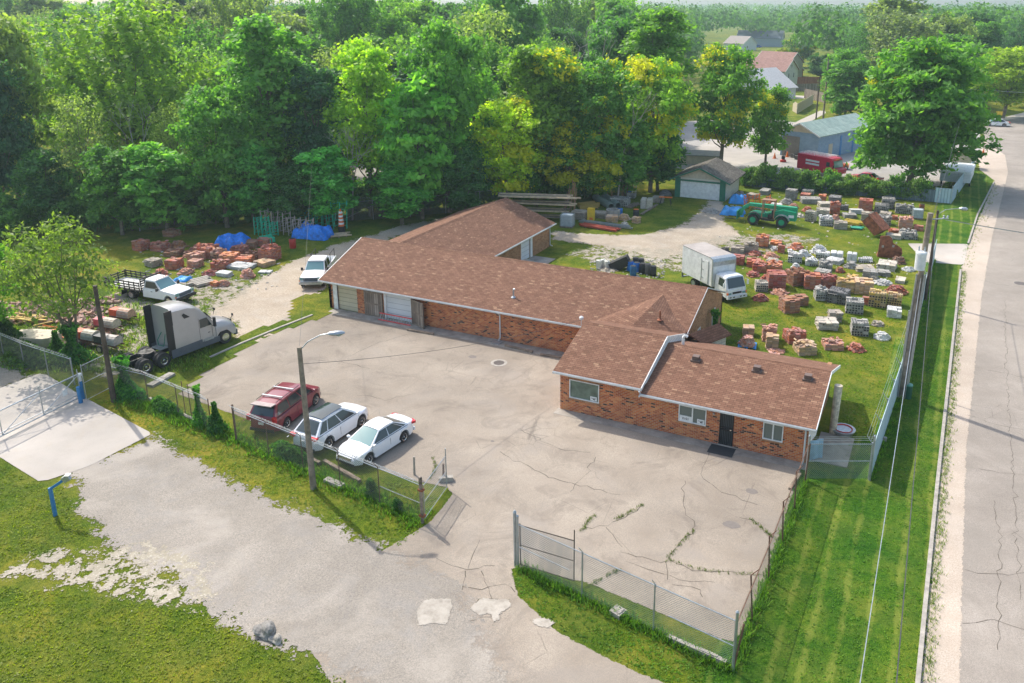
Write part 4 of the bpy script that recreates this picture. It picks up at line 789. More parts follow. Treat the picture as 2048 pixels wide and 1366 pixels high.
# ---- poles
def pole(label, base, h, r, mat, lean=(0, 0), name='utility_pole'):
    t = thing(name, label, 'utility pole' if 'util' in name else 'light pole', base); m = MB(); n = 6
    m.loft([[(lean[0]*k/n+r*(1-.3*k/n)*cos(2*pi*j/12), lean[1]*k/n+r*(1-.3*k/n)*sin(2*pi*j/12), h*k/n) for j in range(12)] for k in range(n+1)]); m.build('pole', M[mat], t, smooth=True); return t
LP = pole('weathered timber light pole with a cobra head lamp at the drive edge', at(627, 977), 7.8, .17, 'polewood', (-.15, .1), 'light_pole')
m = MB(); tp = Vector((-.15, .1, 7.6)); m.path([tp, tp+Vector((.35, .25, .45)), tp+Vector((.85, .6, .75)), tp+Vector((1.15, .8, .8))], .03, 8); arm = m.build('arm', M['galv'], LP)
m = MB(); c = tp+Vector((1.5, 1.0, .82)); m.loft([[c+Vector((cos(.6)*u-sin(.6)*w_*cos(a), sin(.6)*u+cos(.6)*w_*cos(a), .75*w_*sin(a))) for a in [2*pi*j/10 for j in range(10)]] for u, w_ in ((-.42, .05), (-.3, .12), (0, .17), (.28, .15), (.42, .05))]); hd = m.build('lamp_head', M['galv'], arm, smooth=True)
m = MB(); m.lathe([(.05, -.14), (.12, -.1), (.13, -.05)], 12, c=c+Vector((.1, .07, -.02))); m.build('lens', M['glass2'], hd)
DP = pole('dark leaning timber utility pole behind the concrete drive', at(228, 803), 7.7, .17, 'poledark', (.1, -.05))
FP = pole('big grey utility pole with transformer on the street verge', at(1803, 794), 12.0, .22, 'polewood', (.25, .1))
fpx = lambda z: Vector((.25*z/12, .1*z/12, z))
m = MB(); c = fpx(8.6)+Vector((-.12, -.5, 0)); m.lathe([(.0, 0), (.3, .02), (.31, 1.0), (.33, 1.02), (.3, 1.12), (.05, 1.2)], 18, c=c); TR = m.build('transformer', paint((.72, .74, .74), .35), FP, smooth=True)
for dx in (-.16, .16):
    m = MB(); m.lathe([(.05, 1.1), (.03, 1.2), (.06, 1.25), (.03, 1.3), (.05, 1.35), (.02, 1.45)], 8, c=c+Vector((dx, 0, 0))); m.build('bushing', M['galv'], TR)
for j, (dx, dy) in enumerate(((.2, -.12), (.27, 0), (-.22, -.1))):
    m = MB(); m.path([Vector((dx, dy, 0)), fpx(8.2)+Vector((dx, dy, 0))], .05, 8); m.build('conduit', M['galv'], FP)
m = MB(); m.tube(fpx(11.6), fpx(11.7)+Vector((.9, .1, .05)), .035); m.build('crossarm', M['galv'], FP)
for q in (.75, .95): m = MB(); m.lathe([(.03, 0), (.07, .05), (.03, .1), (.07, .15), (.03, .2)], 8, c=fpx(11.72)+Vector((q, .1, 0))); m.build('insulator', M['galv'], FP)
BP = pole('darker slim utility pole standing behind the transformer pole', at(1850, 602), 7.8, .14, 'poledark', (.05, 0))
m = MB(); m.path([(0, 0, 7.4), (.6, .1, 7.9), (1.6, .3, 8.05)], .03); ar = m.build('lamp_arm', M['galv'], BP); m = MB(); m.lathe([(.04, -.3), (.13, -.1), (.15, .2), (.05, .35)], 10, axis='X', c=(1.85, .33, 8.05)); m.build('lamp_head', M['galv'], ar)
m = MB(); m.tube((0, 0, 0), (0, 0, 5.2), .045, n=8); o = m.build('steel_mast', M['galv']); o.location = at(1799, 770); tag(o, 'thin galvanised steel mast beside the transformer pole inside the fence', 'mast')
t = thing('cable_pedestal', 'dark green round cable pedestal in the verge beside the transformer pole', 'utility box', at(1815, 796)); m = MB(); m.lathe([(.22, 0), (.22, .85), (.2, .9)], 16); m.build('barrel', paint((.02, .1, .06), .5), t); m = MB(); m.lathe([(.235, .88), (.22, .95), (.05, .98)], 16); m.build('lid', paint((.1, .3, .22), .5), t)
m = MB(); m.b2((-.2, -.1, 0), (.2, .1, .2)); m.b2((-.15, -.11, .06), (-.03, .11, .16)); o = m.build('concrete_block', M['concrete']); o.location = at(1766, 880); tag(o, 'lone hollow concrete block in the verge against the street fence', 'concrete block')
XP = pole('tall pale utility pole behind the blue garage', at(1646, 240), 12.5, .2, 'polewood'); XP2 = pole('short dark utility pole beside the alley', at(1632, 238), 8.8, .16, 'poledark')
def wire(label, pts, sag=.4, r=.012, parent=None, mat='wire', n=14):
    m = MB(); q = []
    for a, b in zip(pts, pts[1:]):
        a, b = Vector(a), Vector(b)
        for k in range(n+1): s = k/n; q.append(a.lerp(b, s)-Vector((0, 0, sag*4*s*(1-s))))
    m.path(q, r, 4); o = m.build('overhead_wire', M[mat]); tag(o, label, 'wire'); return o
bp = at(1803, 794); lpb = at(627, 977)+Vector((-.15, .1, 0))
wire('low service wire from the light pole to the workshop gutter', [lpb+Vector((0, 0, 6.9)), Vector((-21.3, 49.2, 2.9))], .5)
wire('wire from the light pole back into the wood', [lpb+Vector((0, 0, 7.7)), at(600, 440)+Vector((-4, 8, 9))], .3, .01)
wire('wire along the back of the yard to the tall tree', [at(690, 465)+Vector((0, 0, 1.5)), at(960, 400)+Vector((0, 6, 7.5))], .4, .014, mat='galv')
wire('twisted service cable running along the verge towards the camera', [bp+Vector((.2, 0, 8.0)), bp+Vector((.35, -45, 7.0))], .3, .017, mat='galv')
wire('high wire crossing the street from the transformer pole', [bp+Vector((1.1, 0, 11.7)), bp+Vector((26, 4, 10.5))], .5, .02, mat='galv')
wire('wire crossing the street from the slim pole', [at(1850, 602)+Vector((0, 0, 7.2)), at(1850, 602)+Vector((30, -6, 8))], .6, .014)
wire('pair of line wires running up the street from the transformer pole', [bp+Vector((.25, 0, 10.8)), bp+Vector((2.5, 90, 10.8))], .7, .02)
wire('wire running back over the verge from the slim pole', [at(1850, 602)+Vector((0, 0, 7.5)), bp+Vector((1.2, -45, 9.5))], .5, .02)
wire('wire between the tall pale pole and the street', [at(1646, 240)+Vector((0, 0, 9)), at(1646, 240)+Vector((70, -30, 10))], .8, .03, mat='galv')
# boulders
def rock(name, label, x, y, r, col):
    bm = bmesh.new(); bmesh.ops.create_icosphere(bm, subdivisions=3, radius=1)
    for v in bm.verts: n_ = v.co.normalized(); k = .85+.22*sin(3*n_.x+2*n_.y)+.15*cos(5*n_.z+3*n_.x); v.co = Vector((n_.x*k*r, n_.y*k*r*.8, max(-.1, n_.z*k*r*.65+r*.3)))
    me = bpy.data.meshes.new(name); bm.to_mesh(me); bm.free(); me.materials.append(paint(col, .95, 0, .35, 5, .8)); o = bpy.data.objects.new(name, me); COL.objects.link(o); o.location = at(x, y); tag(o, label, 'boulder')
rock('boulder', 'larger grey boulder at the edge of the gravel drive', 530, 1268, .52, (.26, .245, .22)); rock('boulder', 'smaller pale boulder beside the larger one', 551, 1282, .3, (.42, .38, .32))
# ================================================================== VEHICLES
def interp(x, pts):
    if x <= pts[0][0]: return pts[0][1]
    for (a, u), (b, v) in zip(pts, pts[1:]):
        if x <= b:
            s = (x-a)/(b-a); s = s*s*(3-2*s)*.5+s*.5; return u+(v-u)*s
    return pts[-1][1]
def wheel(parent, x, y, r, wd, rimmat=None, spokes=5, rim=.64, side=None, tyre=None):
    s = side if side is not None else (1 if y > 0 else -1); m = MB()
    m.lathe([(r*rim, -wd/2), (r*.93, -wd/2), (r, -wd*.36), (r, wd*.36), (r*.93, wd/2), (r*rim, wd/2)], 26, axis='Y'); t = m.build('tyre', M['rubber'], parent, smooth=True); t.location = (x, y, r)
    m = MB(); o = s*(wd/2+.014)
    m.lathe([(r*rim, o-s*.07), (r*rim, o-s*.01)], 24, axis='Y'); m.lathe([(r*.2, o-s*.05), (r*.14, o+s*.005)], 12, axis='Y')
    if spokes:
        m2 = MB(); m2.lathe([(r*(rim-.03), o-s*.05), (r*(rim-.03), o-s*.04)], 24, axis='Y'); dk = m2.build('hub', M['black'], t)
        m = MB()
        n = 26; ri, ro = r*(rim-.08), r*rim*1.01
        vs = []
        for k in range(n): a = 2*pi*k/n; vs += [(ri*cos(a), o-s*.012, ri*sin(a)), (ro*cos(a), o+s*.002, ro*sin(a))]
        m.add(vs, [(2*k, 2*k+1, (2*k+3) % (2*n), (2*k+2) % (2*n)) for k in range(n)])
        for k in range(spokes):
            a = 2*pi*k/spokes+.3; ca, sa = cos(a), sin(a); w_ = r*.085
            m.add([(r*.1*ca-w_*1.3*sa, o-s*.02, r*.1*sa+w_*1.3*ca), (r*.1*ca+w_*1.3*sa, o-s*.02, r*.1*sa-w_*1.3*ca), (ri*ca+w_*sa, o-s*.012, ri*sa-w_*ca), (ri*ca-w_*sa, o-s*.012, ri*sa+w_*ca)], [(0, 1, 2, 3)])
        m.lathe([(r*.17, o-s*.02), (r*.12, o)], 12, axis='Y')
    m.build('rim', rimmat or M['chrome'], t, smooth=False); return t
def patch(m, A, B, C_, D, u0, u1, v0, v1, off, nu=1, nv=1, mi=0, bow=0):    # patch on bilinear surface: A,B bottom (u), D,C top
    A, B, C_, D = map(Vector, (A, B, C_, D)); n = (B-A).cross(D-A).normalized()
    f = lambda u, v: A.lerp(B, u).lerp(D.lerp(C_, u), v)+n*(off+bow*4*u*(1-u))
    vs = [f(u0+(u1-u0)*i/nu, v0+(v1-v0)*j/nv) for j in range(nv+1) for i in range(nu+1)]
    m.add(vs, [(j*(nu+1)+i, j*(nu+1)+i+1, (j+1)*(nu+1)+i+1, (j+1)*(nu+1)+i) for j in range(nv) for i in range(nu)], mi)
def car(name, label, cat, pos, rz, col, L, W, Hh, belt, xA, xB, xC, xD, wb, wr, top, glass='glass', roofmat=None, rimmat=None, pillars=(.47,), rear='sedan', r=.34, axf=None, trim='black', side_rise=0., spokes=5, extra=None, rounded=.26, light=None, group=None):
    """front is +x; xA/xB windscreen base/top, xC/xD roof end / rear glass base (fractions measured in metres from centre)"""
    T = thing(name, label, cat, pos, rz, group); body = paint(col, .28, 0., .03, 1.5, 0, .6); h = L/2; xf = axf or h-.92; xr = xf-wb
    xs = sorted(set([round(-h+L*k/44, 3) for k in range(45)]+[round(c+(r+.06)*cos(pi*k/10), 3) for c in (xf, xr) for k in range(11)]))
    rings = []
    for x in xs:
        zb = .2+.1*max(0, (abs(x)-h+.4)/.4)
        for c in (xf, xr):
            if abs(x-c) < r+.065: zb = max(zb, r+sqrt(max(0, (r+.065)**2-(x-c)**2)))
        e = max(0, (abs(x)-(h-.75))/.75); w_ = W/2*(1-rounded*e*e-.04*e); zt = interp(x, top); zs = min(zt-.05, belt-.06+side_rise*(-x/h)); zs = min(zs, zt-.04)
        zb = min(zb, zs-.04); wm = w_*1.0
        rings.append([(x, 0, zb), (x, -w_*.94, zb), (x, -wm, zb+.06*(zs-zb)), (x, -wm, zb+.55*(zs-zb)), (x, -w_*.985, zb+.8*(zs-zb)), (x, -w_*.955, zs), (x, -w_*.86, zs+(zt-zs)*.6), (x, -w_*.55, zt), (x, 0, zt+.025),
                      (x, w_*.55, zt), (x, w_*.86, zs+(zt-zs)*.6), (x, w_*.955, zs), (x, w_*.985, zb+.8*(zs-zb)), (x, wm, zb+.55*(zs-zb)), (x, wm, zb+.06*(zs-zb)), (x, w_*.94, zb)])
    m = MB(); m.loft(rings); B = m.build('body', body, T, smooth=True)
    # greenhouse
    wb_ = W/2*.93; wt = wr/2; zb_ = belt-.03; zt_ = Hh
    def side(s): return [Vector((xA, s*wb_, zb_)), Vector((xD, s*wb_*.97, zb_+.02)), Vector((xC, s*wt, zt_-.05)), Vector((xB, s*wt, zt_-.05))]
    m = MB(); nu = 8
    for s in (1, -1):
        A, D, C2, B2 = side(s); m.face([A, D, C2, B2])
    def band(zoff=0, f=None): pass
    Af, Bf = side(1)[0], side(1)[3]; Ar, Br = side(-1)[0], side(-1)[3]; m.face([Ar, Af, Bf, Br]); Df, Cf = side(1)[1], side(1)[2]; Dr, Cr = side(-1)[1], side(-1)[2]; m.face([Df, Dr, Cr, Cf])
    m.build('cabin', body, T)
    rf = MB(); rows = []
    for i in range(11):
        u = i/10; x = xB+.04+(xC-.04-xB-.04)*u; cz = .095*sin(pi*(.06+.88*u)); rows.append([(x, s*wt*1.015, zt_-.052+cz*.8-(0 if 0 < i < 10 else .0)-abs(s)**6*.02) for s in [-1+2*j/10 for j in range(11)]])
        rows[-1] = [(p[0], p[1], p[2]+.035*(1-(p[1]/(wt*1.02))**2)) for p in rows[-1]]
    rf.add([p for r_ in rows for p in r_], [(i*11+j, i*11+j+1, (i+1)*11+j+1, (i+1)*11+j) for i in range(10) for j in range(10)])
    for j, row in ((0, rows[0]), (10, rows[-1])): rf.face(row+[(row[-1][0], row[-1][1], zt_-.12), (row[0][0], row[0][1], zt_-.12)])
    rf.face([r_[0] for r_ in rows]+[(rows[-1][0][0], rows[-1][0][1], zt_-.12), (rows[0][0][0], rows[0][0][1], zt_-.12)]); rf.face([r_[-1] for r_ in rows]+[(rows[-1][-1][0], rows[-1][-1][1], zt_-.12), (rows[0][-1][0], rows[0][-1][1], zt_-.12)])
    RFO = rf.build('roof', roofmat or body, T, smooth=True)
    gl = M[glass]; m = MB(); patch(m, Ar, Af, Bf, Br, .05, .95, .06, .95, .012, 8, 2, bow=.03); m.build('windscreen', M['glass2'] if glass == 'glass' else gl, T, smooth=True)
    m = MB(); patch(m, Df, Dr, Cr, Cf, .07, .93, .15, .93, .012, 8, 2, bow=.03); m.build('rear_window', M['glass'], T, smooth=True)
    ps = [.04]+list(pillars)+[.95]
    for s in (1, -1):
        A, D, C2, B2 = side(s); m = MB()
        for u0, u1 in zip(ps, ps[1:]):
            if s < 0: patch(m, D, A, B2, C2, 1-u1+.012, 1-u0-.012, .1, .9, .012)
            else: patch(m, A, D, C2, B2, u0+.012, u1-.012, .1, .9, .012)
        m.build('side_windows', M['glass'], T)
        for k, u in enumerate(pillars): m = MB()
        m = MB(); xm = xA-.18; m.loft([[(xm+.1*cos(a)*q, s*(W/2*.93+d_), belt+.06+.075*sin(a)*q) for a in [2*pi*j/8 for j in range(8)]] for d_, q in ((.0, .4), (.07, 1), (.17, 1), (.2, .6))]); m.build('mirror', body, T, smooth=True)
        for k, u in enumerate([.0]+list(pillars)[:2]):
            xx = xA+(xD-xA)*(.42+.33*k); m = MB(); m.box((xx, s*W/2*.985, belt-.16), (.16, .03, .03)); m.build('door_handle', M['chrome'] if light else body, T)
        for k, xx in enumerate([xA-.05, (xA+xD)/2+.1, xD+.75]): m = MB(); m.box((xx, s*(W/2+.001), .3+(belt-.3)*.5), (.014, .012, (belt-.3)*.62)); m.build('door_seam', M['black'], T)
        m = MB(); m.box(((xA+xD)/2, s*W/2*.94, belt-.005), (xA-xD-.3, .02, .022)); m.build('window_trim', M['black'], T)
        m = MB(); m.loft([[(h-.5, s*W/2*.93, .73), (h-.5, s*W/2*.86, .80), (h-.48, s*W/2*.84, .70)], [(h-.08, s*W/2*.74, .62), (h-.12, s*W/2*.60, .69), (h-.05, s*W/2*.62, .56)]]); m.build('headlight', paint((.55, .58, .6), .15, .3, .1), T)
        zr = belt-.12 if rear == 'sedan' else belt-.08; m = MB()
        if rear == 'sedan': m.box((-h+.14, s*W/2*.73, zr+.02), (.3, .36, .14), rz=-s*.32)
        elif rear == 'van': m.box((-h+.09, s*W/2*.86, zr+.02), (.2, .2, .34))
        else: m.box((-h+.14, s*W/2*.74, zr+.04), (.3, .42, .13), rz=-s*.3)
        m.build('tail_light', paint((.55, .02, .03), .25), T)
    for x in (xf, xr):
        for s in (1, -1): wheel(T, x, s*(W/2-.115), r, .22, rimmat, spokes)
    zf = interp(h, top)
    m = MB(); m.box((h-.035, 0, .58), (.08, W*.5, .18)); m.build('grille', M['black'] if trim == 'black' else M['chrome'], T); m = MB(); m.box((h-.03, 0, .3), (.08, W*.72, .14)); m.build('bumper', M['black'], T); m = MB(); m.box((-h+.02, 0, .33), (.09, W*.8, .2)); m.build('bumper', M['black'] if rear != 'sedan' else body, T)
    m = MB(); m.box((-h+.0 if rear != 'van' else -h-.01, 0, .62 if rear == 'sedan' else .75), (.03, .34, .16)); m.build('licence_plate', M['white'], T)
    m = MB(); m.box((-.02, 0, .22), (wb-.75, W*.985, .1)); m.build('sill', M['black'] if trim == 'black' else body, T)
    return T
def heading(p0, p1): a, b = at(*p0), at(*p1); d = b-a; return math.atan2(d.y, d.x), (a+b)/2
# white sedan, nose towards the near fence
hd_, _ = heading((813, 905), (745, 940))
A_ = at(738, 922); B_ = at(806, 882)
w1_, w2_ = at(736, 930), at(805, 884)   # right side wheels front and rear contact
dv = (w1_-w2_).normalized(); ang = math.atan2(dv.y, dv.x); nr = Vector((-dv.y, dv.x, 0))
cpos = lambda wf, wr_, W: None
def place(wfront, wrear, W, wb, axf, L, near=1):
    """near-side wheel contacts (photo px) -> centre, heading; near=+1 when they are on the car's left (+y) side"""
    a, b = at(*wfront), at(*wrear); d = (a-b).normalized(); n = Vector((-d.y, d.x, 0)); mid = (a+b)/2
    c = mid-n*near*(W/2-.1)-d*(axf-wb/2); return Vector((c.x, c.y, 0)), math.atan2(d.y, d.x)
c, a = place((738, 928), (806, 884), 1.84, 2.8, 1.5, 4.82, 1)
car('white_sedan', 'white four-door sedan parked nose towards the fence, right of three cars', 'car', c, a, (.82, .83, .84), 4.82, 1.84, 1.47, .93, 1.28, .3, -.8, -1.85, 2.8, 1.14,
    [(-2.41, .72), (-2.3, .98), (-1.75, 1.04), (-1.2, 1.0), (.9, .98), (1.3, .95), (1.9, .84), (2.25, .7), (2.41, .56)], pillars=(.46, .86), axf=1.5, side_rise=.05, spokes=7, trim='white')
c, a = place((726, 846), (652, 893), 1.93, 2.85, 1.5, 4.78, -1)
c, a = place((726, 850), (653, 900), 1.93, 2.85, 1.5, 4.78, -1)
S = car('white_suv', 'white SUV with black glass roof, parked between the minivan and the sedan', 'car', c, a, (.80, .82, .85), 4.78, 1.93, 1.71, 1.05, 1.3, .3, -1.45, -2.2, 2.85, 1.2,
    [(-2.39, .8), (-2.3, 1.06), (-1.9, 1.1), (1.0, 1.1), (1.4, 1.06), (2.0, .98), (2.3, .85), (2.39, .68)], pillars=(.4, .74), roofmat=None, rear='suv', axf=1.5, r=.37, side_rise=.08, spokes=5)
m = MB(); m.add([(-1.35+1.75*i/6, -.56+1.12*j/6, 1.735+.035*(1-((j-3)/3)**2)+.018*sin(pi*i/6)) for i in range(7) for j in range(7)], [(i*7+j, i*7+j+1, (i+1)*7+j+1, (i+1)*7+j) for i in range(6) for j in range(6)]); sr = m.build('glass_roof', M['glass'], S, smooth=True); sr.location = (0, 0, .02)
c, a = place((643, 800), (560, 868), 2.0, 3.08, 1.6, 5.14, -1)
V = car('maroon_minivan', 'maroon minivan with roof rack, left of the three parked cars', 'minivan', c, a, (.2, .012, .03), 5.14, 1.96, 1.78, 1.08, 1.6, .7, -2.0, -2.48, 3.08, 1.4,
    [(-2.57, .8), (-2.5, 1.1), (-2.2, 1.13), (1.3, 1.13), (1.6, 1.08), (2.2, .98), (2.48, .82), (2.57, .65)], pillars=(.3, .62), rear='van', axf=1.6, r=.35, spokes=9)
for s in (1, -1): m = MB(); m.tube((.4, s*.66, 1.86), (-1.9, s*.66, 1.86), .018); m.build('roof_rail', M['black'], V)
for x in (-.2, -1.3): m = MB(); m.box((x, 0, 1.9), (.1, 1.35, .035)); m.build('roof_bar', M['galv'], V)
m = MB(); m.box((-2.2, 0, 1.79), (.5, 1.35, .05), ry=.1); m.build('spoiler', paint((.4, .32, .3), .5), V)
# ---- pickups
def pickup(name, label, pos, rz, stake=False):
    T = thing(name, label, 'pickup truck' if not stake else 'flatbed truck', pos, rz); body = paint((.80, .81, .81), .35, 0, .04, 1.5); W = 2.0; r = .39
    xf = 2.0; wb = 3.7 if not stake else 4.2; xr = xf-wb; xs = sorted(set([round(.35+2.5*k/20, 3) for k in range(21)]+[round(xf+.46*cos(pi*k/10), 3) for k in range(11)]))
    def rings(xs, zt, e0):
        R_ = []
        for x in xs:
            zb = .45
            for c_ in (xf, xr):
                if abs(x-c_) < .47: zb = max(zb, .4+sqrt(max(0, .47**2-(x-c_)**2)))
            e = max(0, (x-2.2)/.65); w_ = W/2*(1-.1*e*e); z = zt(x); R_.append([(x, 0, zb), (x, -w_, zb), (x, -w_, z-.22), (x, -w_*.93, z-.04), (x, -w_*.6, z), (x, 0, z+.03), (x, w_*.6, z), (x, w_*.93, z-.04), (x, w_, z-.22), (x, w_, zb)])
        return R_
    top = [(-1.4, 1.2), (.9, 1.2), (1.2, 1.24), (2.2, 1.17), (2.7, 1.1), (2.85, 1.0)]
    m = MB(); x0 = -.75 if stake else -1.25; xs2 = sorted(set([round(x0+(2.85-x0)*k/34, 3) for k in range(35)]+[round(xf+.46*cos(pi*k/10), 3) for k in range(11)])); m.loft(rings(xs2, lambda x: interp(x, top), 0)); m.build('body', body, T, smooth=True)
    xc = x0+.05; A = [Vector((1.15, -.9, 1.18)), Vector((1.15, .9, 1.18)), Vector((.45, .74, 1.86)), Vector((.45, -.74, 1.86))]; Bk = [Vector((xc, -.9, 1.18)), Vector((xc, .9, 1.18)), Vector((xc+.12, .74, 1.86)), Vector((xc+.12, -.74, 1.86))]
    m = MB(); m.face(A); m.face(Bk[::-1]); m.face([A[1], Bk[1], Bk[2], A[2]]); m.face([Bk[0], A[0], A[3], Bk[3]]); m.face([A[3], A[2], Bk[2], Bk[3]]); m.build('cab', body, T)
    m = MB(); m.loft([[(x, y, 1.86+z) for y, z in ((-.75, -.02), (-.7, .04), (-.35, .07), (.35, .07), (.7, .04), (.75, -.02))] for x in (.5, .2, xc+.25, xc+.1)]); m.build('roof', body, T, smooth=True)
    m = MB(); patch(m, A[0], A[1], A[2], A[3], .05, .95, .07, .93, .012, 6, 1, bow=.02); m.build('windscreen', M['glass2'], T)
    for s, q in ((1, (A[1], Bk[1], Bk[2], A[2])), (-1, (Bk[0], A[0], A[3], Bk[3]))):
        m = MB(); f = .04 if s > 0 else .08
        for u0, u1 in (((.08, .93),) if stake else ((.06, .42), (.5, .93)) if s > 0 else ((.07, .5), (.58, .94))): patch(m, *q, u0, u1, .08, .86, .01)
        m.build('side_windows', M['glass'], T); m = MB(); m.box((1.0, s*1.13, 1.3), (.1, .2, .26)); m.box((1.02, s*1.0, 1.25), (.04, .2, .04)); m.build('mirror', M['black'], T)
        m = MB(); m.box((2.82, s*.78, .98), (.1, .32, .24)); m.build('headlight', M['glass2'], T); m = MB(); m.box((2.8, s*.93, .8), (.1, .1, .1)); m.build('indicator', M['orange'], T); m = MB(); m.box((.25, s*1.0, 1.0), (.18, .03, .04)); m.build('door_handle', M['black'], T)
    m = MB(); m.box((2.86, 0, .93), (.06, 1.2, .3)); m.build('grille', paint((.06, .09, .13), .4), T); m = MB(); m.box((2.93, 0, .62), (.2, 1.95, .22)); m.build('bumper', M['galv'] if not stake else M['black'], T)
    for k in range(5 if stake else 0): m = MB(); m.box((.38, -.5+.25*k, 1.95), (.08, .06, .04)); m.build('cab_light', M['orange'], T)
    for s in (1, -1):
        wheel(T, xf, s*.88, r, .25, M['chrome'], 0)
        wheel(T, xr, s*.86, r, .27, M['chrome'], 0)
        if stake: wheel(T, xr, s*.56, r, .2, M['galv'], 0)
    if stake:
        m = MB(); m.box((-2.95, 0, .92), (4.2, 2.3, .14)); m.box((-2.8, .4, .7), (4.4, .12, .3)); m.box((-2.8, -.4, .7), (4.4, .12, .3)); m.build('flatbed', M['black'], T)
        for nm_, ys in (('side_stake_rack', (1.12,)), ('side_stake_rack', (-1.12,))):
            m = MB()
            for y in ys:
                for k in range(3): m.box((-2.95, y, 1.15+.22*k), (4.1, .04, .1), 0)
                for k in range(8): m.box((-.95-k*.57, y, 1.3), (.06, .06, .75))
            m.build(nm_, M['black'], T)
        m = MB(); [m.box((-.82, 0, 1.15+.2*k), (.05, 2.2, .1)) for k in range(5)]; [m.box((-.82, -1.05+.42*k, 1.4), (.06, .06, 1.0)) for k in range(6)]; m.build('headboard', M['black'], T)
        m = MB(); [m.box((-5.02, 0, 1.15+.2*k), (.05, 2.2, .1)) for k in range(3)]; [m.box((-5.02, -1.05+.7*k, 1.3), (.06, .06, .75)) for k in range(4)]; m.build('tailgate', M['black'], T)
        m = MB(); m.box((-2.9, 0, 1.01), (4.0, 2.15, .03)); m.build('bed_deck', paint((.55, .55, .52), .8, 0, .4, 3), T)
        for s in (1, -1): m = MB(); m.box((xr-1.0, s*.75, .6), (.03, .55, .6)); m.build('mud_flap', M['black'], T)
    else:
        m = MB(); m.b2((-3.25, -.98, .5), (-1.3, -.88, 1.2)); m.b2((-3.25, .88, .5), (-1.3, .98, 1.2)); m.b2((-3.3, -.98, .5), (-3.22, .98, 1.2)); m.b2((-3.2, -.9, .6), (-1.3, .9, .7)); m.b2((-1.36, -.98, .5), (-1.28, .98, 1.2)); m.build('cargo_bed', body, T)
        for s in (1, -1): m = MB(); m.tube((-1.4, s*.85, 1.2), (-1.4, s*.85, 1.95), .03); m.tube((-3.1, s*.85, 1.2), (-3.1, s*.85, 1.95), .03); m.tube((-3.2, s*.85, 1.95), (-1.2, s*.85, 1.95), .03); m.build('ladder_rack', M['black'], T)
    return T
A, B = at(372, 622), at(240, 590)
c0 = at(318, 606)
pickup('stake_bed_truck', 'white cab flatbed truck with black stake sides under the light green tree', at(318, 603)+Vector((-.4, .5, 0)), R(3), True)
pickup('white_pickup', 'white crew cab pickup parked nose out beside the left end of the workshop', at(622, 580)-2.95*Vector((cos(R(-62)), sin(R(-62)), 0)), R(-62))
